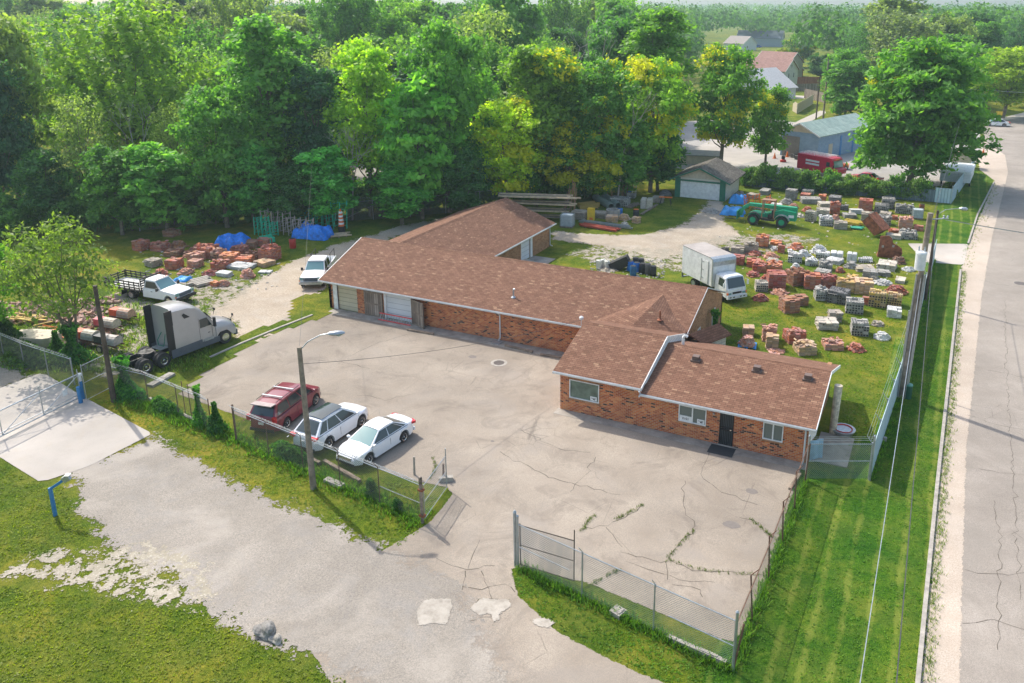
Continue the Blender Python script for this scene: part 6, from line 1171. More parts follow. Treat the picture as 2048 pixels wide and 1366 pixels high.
ST = [
(1496, 673, 25, 20, 'b', 'tan', 'tan brick cube right behind the pallet with the blue base', 15), (1494, 698, 38, 20, 'm', 'pink', 'loose pinkish bricks heaped on a blue pallet beside the porch', 10, 1, 'B'), (1537, 684, 30, 30, 'b', 'pink', 'taller pink brick stack behind the upright tan-pink one', 15, 0, 't'),
(1543, 699, 27, 29, 'b', 'tan', 'upright tan-pink brick cube just behind the office ridge', 12), (1551, 709, 38, 5, 'm', 'pink', 'flat scatter of pink bricks on a board by the office ridge'), (1587, 688, 40, 22, 'b', 'red', 'long salmon red brick stack with stepped top, right of the upright tan-pink cube', 32, 0, 't'),
(1608, 711, 41, 21, 'b', 'tan', 'stepped tan and red brick stack nearest the office ridge on the right', 30, 0, 't'), (1664, 701, 41, 12, 'b', 'pink', 'low tapering pink brick stack on a pale board', 20, 0, 't'), (1711, 706, 41, 14, 'r', 'red', 'small mixed rubble mound at the right front of the lawn'),
(1577, 627, 36, 30, 'b', 'brown', 'solitary rich brown brick cube on the open lawn', 35), (1602, 612, 24, 19, 'b', 'brown', 'smaller brown stack touching the solitary brown cube', 35), (1652, 661, 43, 15, 's', 'crm', 'cream flagstones stacked low in the middle of the lawn', 20), (1668, 645, 28, 22, 's', 'stn', 'grey-tan flagstone stack behind the cream flagstones', 20),
(1717, 672, 36, 27, 'c', 'gry', 'two-high grey hollow blocks standing alone on the lawn', 12), (1755, 654, 30, 9, 'm', 'stn', 'wire crate of stone scraps behind the white fragments'), (1762, 682, 38, 14, 'r', 'wht', 'white broken stone fragments near the street fence'),
(1522, 584, 27, 22, 'c', 'crm', 'cream perforated bricks beside the box truck cab', 20), (1551, 578, 38, 33, 'b', 'dred', 'big tall red brick stack right of the cream perforated bricks', 20), (1558, 592, 42, 8, 'r', 'pink', 'spilled brick rubble in front of the big tall red stack'), (1520, 604, 36, 13, 'm', 'dred', 'tumbled dark red bricks beside the box truck bumper'),
(1592, 572, 38, 30, 'b', 'brown', 'brown-red block of bricks at the left of the long red row', 40, 0, 't'), (1622, 579, 34, 30, 'b', 'red', 'red brick stack in the middle of the long red row', 15), (1652, 580, 42, 24, 'b', 'dred', 'dark red brick stack at the right of the long red row', 15, 0, 't'),
(1642, 602, 30, 19, 'c', 'gry', 'small pale grey block stack with loose blocks on top', 20, 0, 't'), (1676, 608, 42, 26, 'c', 'dgry', 'large dark grey block stack left of the perforated grey bricks', -6), (1707, 628, 37, 29, 'c', 'gry', 'tall stack of perforated grey bricks on the lawn', 8), (1731, 610, 16, 18, 'b', 'red', 'narrow red stack squeezed behind the perforated grey bricks', 8),
(1725, 589, 39, 27, 'b', 'tan', 'tan brick cube between the red row and the yellow blocks', 10), (1687, 586, 38, 24, 'b', 'yel', 'mixed yellow and brown stack behind the dark grey blocks', 15, 0, 't'), (1753, 615, 36, 29, 'c', 'yel', 'left one of two big yellow block stacks by the street fence', 3), (1787, 614, 30, 27, 'c', 'yel', 'right one of two big yellow block stacks by the street fence', 3), (1792, 591, 50, 16, 'm', 'dred', 'heap of dark red roof tiles behind the yellow blocks'), (1787, 636, 30, 19, 'b', 'wht', 'white block stack in front of the yellow blocks', 5),
(1704, 566, 24, 11, 'b', 'yel', 'yellow-brown bricks behind the mixed yellow stack', 10, 0, 't'), (1745, 562, 30, 10, 'r', 'crm', 'cream scraps behind the tan brick cube'), (1766, 572, 40, 8, 'r', 'wht', 'white tile scraps spilled behind the red roof tiles'),
(1507, 535, 31, 16, 'b', 'red', 'orange-red bricks in the row right behind the box truck cargo box', 12), (1518, 545, 30, 16, 'b', 'red', 'light red brick stack in front of the orange-red one near the box truck', 12, 0, 't'), (1548, 545, 34, 15, 'b', 'org', 'long tan-red stack extending right from the light red one', 10, 0, 't'), (1505, 555, 34, 9, 'm', 'dred', 'scattered dark red bricks in front of the row beside the box truck'), (1531, 560, 20, 9, 'm', 'dred', 'small jumble of dark bricks behind the tall red stack'),
(1476, 530, 26, 18, 'b', 'dred', 'maroon brick stack almost touching the cargo box', 5), (1508, 513, 33, 9, 'm', 'red', 'low loose red bricks behind the maroon stack'), (1541, 519, 36, 11, 'm', 'pink', 'low loose pink bricks left of the white stones'), (1547, 527, 38, 6, 'r', 'crm', 'thin scatter of cream stones before the loose pink bricks'),
(1475, 509, 28, 14, 'b', 'stn', 'long grey-brown brick row, left half, behind the box truck', 10), (1502, 508, 30, 19, 'b', 'stn', 'long grey-brown brick row, right half, with white caps', 10, 0, 't'), (1449, 509, 30, 12, 'm', 'blk', 'black roof tiles stacked behind the box truck roof'), (1459, 517, 18, 6, 'm', 'dgry', 'small dark and white tile heap beside the cargo box'),
(1524, 495, 27, 18, 'b', 'org', 'orange bricks topped by a loose red layer on a white board', 5, 1, 't'), (1552, 491, 24, 7, 'b', 'org', 'low orange brick stack at the rear of the near group', 5), (1562, 506, 15, 17, 'b', 'red', 'small upright red cube beside the low orange stack', 5), (1548, 502, 15, 8, 'r', 'wht', 'little heap of white scraps behind the small upright red cube'), (1593, 501, 32, 13, 'm', 'org', 'untidy orange brick heap left of the white mound'),
(1589, 526, 30, 19, 'c', 'wht', 'white hollow blocks at the left of the white group', 8, 0, 't'), (1608, 514, 28, 12, 'r', 'wht', 'white rubble between the hollow blocks and the white mound'), (1637, 509, 36, 17, 'r', 'wht', 'highest bright white mound of the white group'), (1645, 518, 29, 12, 'c', 'wht', 'white block row in front of the highest white mound', 4), (1673, 518, 27, 13, 'w', 'wht', 'white wrapped bundle right of the highest white mound', 4),
(1703, 524, 21, 18, 'w', 'wht', 'tall white wrapped cube on the open grass', 4), (1730, 526, 28, 10, 'c', 'wht', 'low white block stack right of the tall wrapped cube', 12), (1622, 532, 26, 11, 'c', 'wht', 'small white block stack in front of the white group', 10, 0, 't'), (1591, 538, 15, 11, 'r', 'wht', 'little whitish rubble heap behind the long red row'), (1669, 529, 32, 8, 's', 'wht', 'flat white slabs in front of the wrapped bundle'),
(1650, 542, 28, 13, 'c', 'gry', 'grey block heap behind the middle of the long red row', 10, 0, 't'), (1645, 553, 32, 8, 's', 'gry', 'grey slabs just behind the long red row'), (1679, 546, 19, 11, 'm', 'red', 'small red brick heap on its own among grey stones'), (1702, 539, 30, 13, 'r', 'gry', 'grey-white rubble mound in front of the tall wrapped cube'), (1727, 544, 40, 6, 's', 'stn', 'long low tan slabs behind the grey stone stack'),
(1739, 559, 31, 17, 's', 'gry', 'grey stone stack with a red brick on top'), (1767, 553, 26, 9, 's', 'gry', 'low grey slabs right of the grey stone stack'), (1773, 541, 44, 12, 's', 'crm', 'leaning cream slabs near the rusty plate'), (1796, 529, 30, 14, 'm', 'rst', 'dark iron scraps in front of the rusty upright plate'), (1817, 544, 27, 8, 'r', 'wht', 'white fragments beside the transformer pole'), (1800, 566, 34, 7, 'f', 'crm', 'cream flat slabs in the grass near the transformer pole'),
(1786, 479, 32, 9, 'f', 'crm', 'flat cream slabs in front of the upright rusty plate, far side', 10), (1815, 479, 36, 14, 'c', 'gry', 'light grey blocks left of the big pole top', 10, 0, 't'),
(1730, 423, 29, 24, 'b', 'red', 'red brick stack in the back row under the big tree, left', 3), (1762, 427, 29, 18, 'c', 'gry', 'grey block stack right of the red one in the back row', 5), (1775, 418, 27, 22, 'c', 'gry', 'taller grey block stack at the back under the big tree', 5), (1808, 428, 38, 15, 'c', 'gry', 'wide grey block row at the right of the back row', 5, 0, 't'),
(1669, 429, 21, 23, 'b', 'red', 'tall narrow red stack in the middle of the back yard', 8, 0, 't'), (1621, 444, 20, 24, 'c', 'crm', 'tall cream hollow block tower near the telehandler'), (1645, 433, 28, 14, 'b', 'crm', 'cream brick row right of the hollow block tower', 8), (1651, 452, 28, 15, 'c', 'wht', 'white hollow blocks in front of the cream brick row', 15, 0, 't'), (1680, 459, 28, 15, 'b', 'stn', 'stepped brown-grey brick stack in front of the yellow tubes', 10), (1670, 440, 22, 9, 'm', 'pink', 'loose pink bricks under the tall narrow red stack'),
(1733, 446, 25, 20, 'b', 'stn', 'grey-brown cube behind the tipped rusty skip', 5), (1767, 451, 27, 14, 'c', 'gry', 'grey-white blocks behind the tipped rusty skip', 8, 0, 't'), (1768, 460, 20, 7, 'b', 'pink', 'low pink brick stack beside the tipped skip', 5), (1787, 466, 21, 7, 'b', 'red', 'low red brick stack beside the low pink one', 5), (1810, 459, 29, 22, 'b', 'pink', 'double pink and white brick stack left of the big pole top', 5, 0, 't'), (1836, 462, 20, 11, 'b', 'red', 'short reddish stack right of the double pink one', 5),
(1770, 437, 25, 10, 's', 'stn', 'rough brown stones between the grey blocks of the back rows'), (1789, 440, 13, 9, 'b', 'red', 'tiny red cube in the back rows', 5), (1748, 432, 21, 4, 'm', 'org', 'flat orange brick scatter in the back rows'), (1698, 437, 27, 7, 's', 'gry', 'flat grey stones behind the yellow tubes'), (1711, 428, 27, 7, 'f', 'wht', 'thin white sheets behind the yellow tubes'), (1669, 411, 27, 18, 's', 'dgry', 'dark grey slate stack by the hedge'), (1688, 421, 17, 9, 'c', 'dgry', 'small dark grey block heap right of the slate stack'),
(1610, 399, 21, 12, 'b', 'red', 'red bricks on top of grey stone by the hedge', 3), (1620, 408, 42, 10, 's', 'gry', 'long grey stone row under the hedge'), (1616, 390, 24, 9, 'c', 'gry', 'pale grey blocks right against the hedge', 3), (1644, 404, 16, 15, 'b', 'org', 'orange-red cube by the hedge', 3), (1582, 400, 22, 20, 's', 'gry', 'tall leaning grey stone stack by the hedge'), (1573, 410, 36, 10, 'r', 'gry', 'grey rubble sloping from the leaning stone stack'), (1530, 389, 32, 8, 'f', 'gry', 'grey slab table by the hedge'), (1504, 398, 22, 9, 's', 'stn', 'brown stones beside the garage'),
(1537, 407, 26, 12, 'm', 'rst', 'rusty scrap heap behind the telehandler cab'), (1587, 417, 24, 8, 'r', 'pink', 'pale pink rubble behind the telehandler'), (1614, 425, 26, 10, 'm', 'red', 'red brick jumble right of the telehandler rear'), (1596, 436, 30, 7, 'r', 'crm', 'pale scraps beside the telehandler rear wheel'), (1650, 416, 30, 8, 's', 'crm', 'cream stone ledge in front of the orange-red cube'),
# left yard
(284, 502, 27, 21, 'b', 'red', 'red brick block at the far left under the light green tree', 3), (322, 503, 31, 14, 'b', 'red', 'low red brick stack with loose top, second in the back left row', 5, 0, 't'), (358, 498, 38, 14, 'm', 'brown', 'brown brick and timber heap in the back left row'), (349, 514, 33, 11, 'b', 'brown', 'flat-topped brown stack with white underside on the left field', 20), (350, 539, 29, 21, 'b', 'red', 'upright red cube standing alone in the left field', 15), (308, 534, 29, 14, 's', 'stn', 'round stone bundle left of the upright red cube'),
(323, 554, 35, 13, 'm', 'red', 'loose red bricks just behind the flatbed truck'), (374, 550, 36, 10, 'r', 'pink', 'brick rubble heap in the middle of the left field'), (416, 516, 42, 22, 'b', 'red', 'big red stack with spilled top left of the round blue tarp', 5, 0, 't'), (402, 500, 44, 9, 'm', 'red', 'wide spilled brick heap behind the big red stack'), (382, 515, 38, 12, 'm', 'brown', 'dark brown brick heap left of the big red stack'), (394, 524, 29, 17, 'b', 'pink', 'rosy brick stack in front of the big red stack', 5), (392, 536, 26, 15, 's', 'pink', 'bulging rough brick bundle in front of the rosy stack'),
(439, 521, 26, 16, 'c', 'pink', 'pinkish stack with holes below the round blue tarp', 5, 0, 't'), (461, 526, 36, 18, 'b', 'org', 'clean orange-red cube below the round blue tarp', 25), (481, 510, 30, 15, 'b', 'red', 'red stack right of the round blue tarp', 15, 0, 't'), (491, 528, 32, 12, 'b', 'org', 'low orange stack right of the clean orange-red cube', 20), (500, 498, 35, 13, 'b', 'brown', 'long brown-red stack behind the red one right of the tarp', 20), (528, 493, 28, 13, 'b', 'red', 'far red stack nearest the green scaffolding', 20), (511, 520, 30, 12, 'b', 'brown', 'brown stack with broken white top in the left field', 10, 0, 't'),
(541, 523, 36, 28, 'b', 'red', 'tallest red stack at the right end of the left field', 5, 0, 't'), (530, 534, 36, 8, 's', 'tan', 'low tan stone stack in front of the tallest red stack'), (442, 540, 31, 15, 'b', 'red', 'stepped red brick stack in the front of the left field', 15, 0, 't'), (421, 553, 36, 9, 'm', 'dred', 'low dark red brick heap left of the white slab'), (450, 554, 34, 7, 'f', 'wht', 'thick white stone slab in the front of the left field', 5), (484, 540, 56, 7, 's', 'wht', 'white stones and planks behind the round brick bundle'),
(496, 558, 34, 17, 'r', 'pink', 'round wired bundle of broken bricks near the dirt track'), (531, 547, 28, 3, 'f', 'wht', 'flat white panels near the dirt track', 20), (432, 574, 16, 11, 'b', 'org', 'small bright orange brick cube near the dirt track', 5), (449, 574, 24, 12, 'r', 'pink', 'broken brick bundle next to the small bright orange cube'), (345, 474, 28, 14, 'b', 'brown', 'overgrown brown brick stack at the foot of the wood', 5),
# middle back yard
(1160, 440, 34, 16, 's', 'stn', 'round tan stone bundle beside the caged white tank', 5), (1201, 437, 30, 11, 's', 'stn', 'tan stone row right of the yellow box', 5), (1240, 413, 40, 17, 'c', 'gry', 'large weathered grey block stack by the big pipes', 5), (1263, 397, 18, 9, 'c', 'gry', 'small grey block stack behind the large weathered one', 5), (1293, 418, 26, 21, 'w', 'crm', 'pale wrapped block pallet in front of the wood'), (1316, 406, 24, 12, 's', 'stn', 'brown stone stack near the garage', 5),
(1224, 445, 26, 12, 's', 'tan', 'left tan stone lump below the concrete ring'), (1248, 442, 28, 13, 'r', 'tan', 'middle heap of tan stones below the concrete ring'), (1272, 447, 16, 13, 's', 'tan', 'right upright tan stone below the concrete ring'), (1250, 453, 20, 7, 'r', 'crm', 'small pale scraps in front of the tan stones'), (1330, 392, 30, 10, 'r', 'dgry', 'dark rubble heaped against the garage wall'), (1422, 428, 40, 8, 'r', 'gry', 'grey stone chippings heap in front of the garage'), (1480, 394, 24, 10, 'm', 'stn', 'heap of sticks beside the garage wall'),
(1055, 527, 26, 3, 'f', 'crm', 'loose pale boards by the wing garage door'), (1216, 545, 44, 4, 'r', 'stn', 'scatter of scraps beside the plastic barrels', 5)]
for s in ST: stack(*s)
def put(o, x, y, rz=0, off=(0, 0)):
    o.location = at(x, y)+Vector((off[0], off[1], 0)); o.rotation_euler = (0, 0, rz); return o
# tarps
def tarp(name, label, x, y, W, D_, hgt, mat, rz=0, bumps=3, seed=1):
    rs = random.Random(seed); nx, ny = 22, 14; V_ = []; ph = [rs.uniform(0, 6) for _ in range(8)]
    for i in range(nx+1):
        for j in range(ny+1):
            u, v = i/nx*2-1, j/ny*2-1; e = min(1, (1-abs(u)**3)*1.4)*min(1, (1-abs(v)**3)*1.4); e = max(0, e)**.55
            z = hgt*e*(.8+.15*sin(u*bumps*2+ph[0])*cos(v*2+ph[1])+.07*sin(9*u+ph[2]+3*v)+.05*sin(13*v+7*u+ph[3]))+.02
            V_.append((u*W/2*(1+.06*sin(5*v+ph[4])), v*D_/2*(1+.07*sin(6*u+ph[5])), z))
    m = MB(); m.add(V_, [(i*(ny+1)+j, (i+1)*(ny+1)+j, (i+1)*(ny+1)+j+1, i*(ny+1)+j+1) for i in range(nx) for j in range(ny)]); V2 = [(p[0], p[1], 0) for p in V_]
    o = m.build(name, M[mat], smooth=True); put(o, x, y, rz); return tag(o, label, 'tarp')
k = mpp(466, 504); tarp('tarpaulin', 'round bright blue tarpaulin over a heap in the left brick field', 466, 494, 64*k, 2.8, 1.5, 'tarp', .5, 1, 3)
tarp('tarpaulin', 'long bright blue tarpaulin in front of the green scaffold frames', 626, 474, 76*mpp(626, 474), 2.2, 1.5, 'tarp', .15, 2, 5)
tarp('tarpaulin', 'upper blue tarpaulin beside the garage, on a grey crate', 1476, 405, 34*mpp(1476, 405), 2, 1.1, 'tarp2', .1, 2, 7); tarp('tarpaulin', 'lower blue tarpaulin lying on the grass before the telehandler forks', 1466, 427, 46*mpp(1466, 427), 2.6, .8, 'tarp2', .1, 3, 9)
tarp('tarpaulin', 'scrap of pale blue sheet on bricks behind the flatbed truck', 366, 560, 30*mpp(366, 560), 1.2, .3, 'tarp2', .1, 2, 2)
# drums
def drum(x, y, mat, label, r=.3, h=.92, lid='black', name='plastic_drum', rad=None):
    t = thing(name, label, 'barrel', at(x, y), 0, 'barrels standing in the yard'); m = MB(); m.lathe([(r*.93, 0), (r, .06), (r, h*.3), (r*1.03, h*.33), (r, h*.36), (r, h*.64), (r*1.03, h*.67), (r, h*.7), (r, h*.95), (r*.93, h)], 18); m.build('barrel', mat, t, smooth=True)
    m = MB(); m.lathe([(r*.88, h-.005), (r*.86, h+.02)], 18); m.build('lid', M[lid], t); return t
db = paint((.02, .16, .5), .4); dk = paint((.03, .03, .035), .45)
for x, y, mt, lab in ((1260, 541, db, 'blue drum at the left of the cluster behind the workshop'), (1273, 544, db, 'tall blue drum in the middle of the cluster'), (1266, 551, paint((.02, .13, .3), .4), 'front blue drum with a white label and dark lid'), (1271, 534, dk, 'black drum behind the blue drums'), (1282, 536, dk, 'second black drum behind the blue drums, right'), (1285, 546, dk, 'black drum right of the blue drums'), (1295, 547, paint((.16, .15, .14), .5), 'grey ribbed bin among the black drums'), (1306, 551, dk, 'black drum at the right end of the cluster')): drum(x, y, mt, lab)
drum(1240, 431, db, 'blue drum beside the concrete ring'); drum(1258, 388, db, 'blue drum at the foot of the trees by the white step ladder'); drum(586, 496, M['red'], 'rusty red drum standing alone by the long blue tarpaulin', .33, 1.0); drum(1272, 432, dk, 'black bin with an orange lid in the back yard', .35, .8, 'orange'); drum(152, 690, paint((.02, .25, .3), .5), 'teal drum hidden among the vines'); drum(1843, 420, M['rust'], 'small rusty drum at the back right corner', .3, .7)
for q, (x, y) in enumerate(((1198, 536), (1206, 534), (1214, 537))):
    m = MB(); m.b2((-.22, -.2, 0), (.22, .2, .75)); m.lathe([(.07, .75), (.07, .85)], 10, c=(.08, 0, 0)); put(m.build('plastic_jug', paint((.7, .69, .62), .4)), x, y, .3*q); tag(COL.objects[-1] if 0 else [o for o in COL.objects if o.name.startswith('plastic_jug')][-1], 'white plastic container, %s of three left of the drums' % ('left', 'middle', 'right')[q], 'container', 'white containers by the drums')
m = MB(); m.box((0, 0, .55), (1.9, .9, .9), ry=-.5); m.box((0, -.47, .55), (1.7, .03, .5), ry=-.5); tag(put(m.build('tipped_crate', [dk]), 1240, 538, .2), 'tipped black and white crate left of the blue drums', 'crate')
def ibc(x, y, lab, s=1.):
    t = thing('caged_tank', lab, 'tank', at(x, y), .15); m = MB(); m.b2((-.5*s, -.45*s, .15), (.5*s, .45*s, 1.1*s)); m.build('tank', paint((.5, .56, .58), .4), t); m = MB()
    for z in (.2, .45, .7, .95, 1.15): z *= s; m.tube((-.55*s, -.5*s, z), (.55*s, -.5*s, z), .015, n=5); m.tube((-.55*s, .5*s, z), (.55*s, .5*s, z), .015, n=5); m.tube((-.55*s, -.5*s, z), (-.55*s, .5*s, z), .015, n=5); m.tube((.55*s, -.5*s, z), (.55*s, .5*s, z), .015, n=5)
    for k in range(7):
        u = (-.55+1.1*k/6)*s
        for v in (-.5*s, .5*s): m.tube((u, v, .1), (u, v, 1.15*s), .015, n=5); m.tube((v*1.1, u*.9, .1), (v*1.1, u*.9, 1.15*s), .015, n=5)
    m.build('cage', M['galv'], t); m = MB(); m.b2((-.55*s, -.5*s, 0), (.55*s, .5*s, .13)); m.build('pallet', M['wood'], t)
ibc(1135, 453, 'caged white tank on a pallet at the bend of the gravel track', 1.25); ibc(1834, 437, 'caged pale tank at the back right of the brick yard')
m = MB(); m.box((0, 0, .75), (.75, .6, 1.4)); m.box((0, -.3, 1.2), (.6, .03, .4)); m.box((.1, -.32, .3), (.4, .03, .25), 1); tag(put(m.build('fuel_locker', [M['yellow'], M['orange']]), 1182, 441, .1), 'tall yellow steel locker between the stone bundles', 'locker')
m = MB(); m.lathe([(.62, 0), (.8, 0), (.82, .85), (.64, .85), (.62, .05)], 24); tag(put(m.build('concrete_ring', M['concrete'], smooth=True), 1226, 433), 'open round concrete ring left of the blue drum', 'concrete ring')
for k, (x0, y0, x1, y1, lab) in enumerate(((1190, 400, 1222, 420, 'left'), (1205, 396, 1236, 418, 'right'), (1196, 392, 1212, 402, 'rear'))):
    A, B = at(x0, y0), at(x1, y1); m = MB(); a_ = Vector((0, 0, .42)); d = B-A; q = d.normalized(); n_ = Vector((-q.y, q.x, 0)); rr_ = lambda p, r: [(p+n_*r*cos(2*pi*j/16)+Vector((0, 0, r*sin(2*pi*j/16)))) for j in range(16)]
    rg = []; N_ = 40
    for i in range(N_+1): rg.append(rr_(a_+d*i/N_, .42+.02*(i % 2)))
    rg += [rr_(a_+d, .36), rr_(a_+d*.05, .36)]; m.loft(rg, caps=False); o = m.build('culvert_pipe', paint((.3, .36, .34), .5, .5)); o.location = A; tag(o, f'ribbed metal culvert pipe with open end, {lab} one of three', 'pipe', 'culvert pipes')
def beams(name, lab, a, b, n, mat, w_=.2, h_=.2, z=0, sp=.28, cat='beams', jit=.3):
    A, B = at(*a), at(*b); d = B-A; ang = math.atan2(d.y, d.x); L = d.length; t = thing(name, lab, cat, (A+B)/2, ang)
    for k in range(n):
        m = MB(); m.box((random.uniform(-jit, jit), (k-(n-1)/2)*sp, z+h_/2+.1), (L*random.uniform(.85, 1.05), w_, h_), rz=random.gauss(0, .012)); m.build('beam' if 'beam' in name else 'plank', M[mat] if isinstance(mat, str) else mat, t)
    m = MB(); [m.box((x*L, 0, .05), (.12, n*sp, .1)) for x in (-.35, 0, .35)]; m.build('bearers', M['wood'], t); return t
beams('steel_beams', 'red steel beams lying on bearers along the gravel bend', (1165, 452), (1235, 463), 4, paint((.4, .07, .04), .6)); beams('steel_beams', 'grey steel beams behind the red ones', (1155, 444), (1262, 458), 3, 'galv', .15); beams('concrete_beams', 'bundle of four long concrete posts in the left field', (382, 572), (422, 562), 5, 'concrete', .3, .2, sp=.42)
beams('timber_planks', 'single long plank on the grass right of the drums in the back yard', (1282, 431), (1313, 412), 1, 'wood', .25, .12); beams('timber_planks', 'small fan of planks behind the blue drum', (1254, 417), (1276, 408), 4, 'wood', .14, .06); beams('timber_planks', 'rusty yellow formwork planks by the big pipes', (1158, 418), (1195, 414), 6, paint((.4, .26, .06), .8), .18, .5, sp=.3)
beams('steel_beams', 'bundle of yellow tubes between brick stacks of the back yard', (1690, 445), (1726, 452), 5, paint((.6, .42, .05), .5), .16, .25, sp=.3); beams('timber_planks', 'green painted boards near the tipped rusty skip', (1702, 457), (1724, 459), 3, paint((.03, .32, .2), .5), .3, .12); beams('timber_planks', 'boards leaning by the wing garage door', (1036, 520), (1050, 512), 3, 'wood', .2, .3)
# lumber rack
LR = thing('lumber_rack', 'open steel rack stacked with long pale timbers behind the wing roof', 'rack', at(1072, 440), R(18)); m = MB()
for x in (-3.4, 0, 3.4):
    m.tube((x, .9, 0), (x, .9, 3.0), .07); [m.tube((x, .9, z), (x, -1.1, z), .05) for z in (.3, 1.1, 1.9, 2.7)]
m.build('frame', M['rusty'], LR)
for z, n, L_ in ((.4, 4, 6.5), (1.2, 5, 7.5), (2.0, 5, 8.5), (2.8, 6, 9.5)):
    for k in range(n): m = MB(); m.box((random.uniform(-.6, .6), .7-k*.34, z+.06+.04*(k % 2)), (L_*random.uniform(.8, 1.05), .26, .14), rz=random.gauss(0, .02)); m.build('timber', M['lumber'] if k % 3 else M['wood'], LR)
# standing poles bundles
for k, (x, y, lab) in enumerate(((1140, 424, 'brown timber poles leaning upright against the trees, left bundle'), (1215, 398, 'brown timber poles leaning upright against the trees, middle bundle'), (1245, 394, 'brown timber poles leaning upright against the trees, right bundle'))):
    t = thing('pole_bundle', lab, 'timber poles', at(x, y), 0, 'bundles of timber poles'); 
    for j in range(7 if k == 0 else 4): m = MB(); bx_ = random.uniform(-.9, .9); m.tube((bx_, random.uniform(-.4, .4), 0), (bx_*.3+random.uniform(-.3, .3), 1.0, random.uniform(2.4, 3.8)), .07, .05); m.build('pole', paint((.3, .17, .08), .85, 0, .3), t)
# scaffolding
def scaffold(name, lab, x, y, mat, n, W, h, rz=0):
    t = thing(name, lab, 'scaffold frames', at(x, y), rz)
    for k in range(n):
        u = -W/2+W*k/max(1, n-1); m = MB(); hh = h*random.uniform(.75, 1.1); a0, a1 = random.gauss(0, .12), random.gauss(0, .25)
        f = lambda p, z: Vector((u+p*.25+a0*z*.5, p*.9+a1*z*.3, z))
        m.tube(f(-.5, 0), f(-.5, hh), .055, n=6); m.tube(f(.5, 0), f(.5, hh), .055, n=6)
        for j in range(5): m.tube(f(-.5, hh*(j+.6)/5), f(.5, hh*(j+.6)/5), .04, n=5)
        m.tube(f(-.5, hh*.1), f(.5, hh*.95), .035, n=5); m.build('frame', mat, t)
    return t
gm_ = paint((.02, .5, .28), .5)
scaffold('scaffold_frames', 'upright green scaffold frames behind the long blue tarpaulin', 640, 452, gm_, 9, 6.5, 2.9); scaffold('scaffold_frames', 'rusty grey scaffold frames left of the long blue tarpaulin', 575, 468, paint((.42, .36, .3), .8), 9, 6, 2.3); scaffold('scaffold_frames', 'small group of green scaffold frames at the left of the frames', 533, 470, gm_, 5, 2.2, 2.0)
beams('timber_planks', 'green steel planks stacked before the small green frames', (520, 488), (545, 484), 4, gm_, .3, .5, sp=.5); beams('timber_planks', 'pallet boards under the long blue tarpaulin', (655, 474), (698, 470), 5, 'lumber', .2, .1)
scaffold('orange_rack', 'orange steel rack behind the telehandler', 1514, 418, M['orange'], 5, 2.6, 1.8)
# traffic barrels
t = thing('traffic_barrel', 'orange and white striped traffic barrels stacked at the end of the blue tarpaulin', 'traffic barrel', at(684, 466)); m = MB()
for k in range(8): m.lathe([(.32-.015*k, .8+k*.2), (.305-.015*k, 1.0+k*.2)], 14, k % 2)
m.build('striped_drum', [M['orange'], M['white']], t); m = MB(); m.lathe([(.38, 0), (.36, .8)], 14); m.build('base_drum', M['black'], t); m = MB(); m.lathe([(.1, 2.4), (.12, 2.6), (.02, 2.7)], 10); m.build('beacon', M['orange'], t)
# skips
m = MB(); m.extr([(-1.1, 0), (.9, 0), (1.1, 1.15), (-1.0, 1.15)], -.75, .75); m.b2((-1.15, -.8, 1.1), (1.15, .8, 1.2)); o = put(m.build('rusty_skip', M['rust']), 1743, 470, R(20)); o.rotation_euler = (R(0), R(38), R(-25)); o.location.z = .75; tag(o, 'rusty steel skip tipped on its corner in the grass', 'skip')
m = MB(); pr = [(-1.0, 0), (1.1, 0), (1.25, .5), (1.15, 1.0), (.7, 1.3), (.3, 1.5), (.15, 2.0), (-.15, 2.2), (-.9, 2.1)]; m.extr(pr, -.06, .06); m.extr([(-1.0, 0), (1.1, 0), (.9, .3), (-.9, .3)], .06, .9); [m.box((x, -.08, z), (.2, .03, .22), 1) for x, z in ((-.6, 1.1), (.35, 1.2))]; tag(put(m.build('rusty_bucket', [M['rust'], M['concrete']]), 1776, 515, R(10)), 'upright rusty digger bucket plate with a curved edge', 'scrap steel')
m = MB(); m.extr([(-.6, 0), (.6, 0), (.65, .75), (.5, .8), (-.5, .8), (-.65, .75)], -.4, .4); tag(put(m.build('white_tank', paint((.7, .66, .6), .5)), 1552, 420), 'white plastic tank behind the telehandler', 'tank')
t = thing('sawhorse', 'orange topped trestle near the garage corner', 'trestle', at(1331, 409), .2); m = MB(); m.b2((-.8, -.06, .85), (.8, .06, 1.0)); m.build('top_beam', M['orange'], t)
for s in (1, -1):
    for q in (1, -1): m = MB(); m.tube((s*.5, 0, .88), (s*.7, q*.45, 0), .035); m.build('leg', M['black'], t)
t = thing('step_ladder', 'white step ladder leaning among the trees beside a blue drum', 'ladder', at(1268, 388)); m = MB(); m.tube((-.25, 0, 0), (-.15, .5, 1.9), .03); m.tube((.25, 0, 0), (.15, .5, 1.9), .03); m.build('rails', M['white'], t); m = MB(); [m.tube((-.24+.02*k, .08*k, .3*k), (.24-.02*k, .08*k, .3*k), .02) for k in range(1, 6)]; m.build('rungs', M['white'], t)
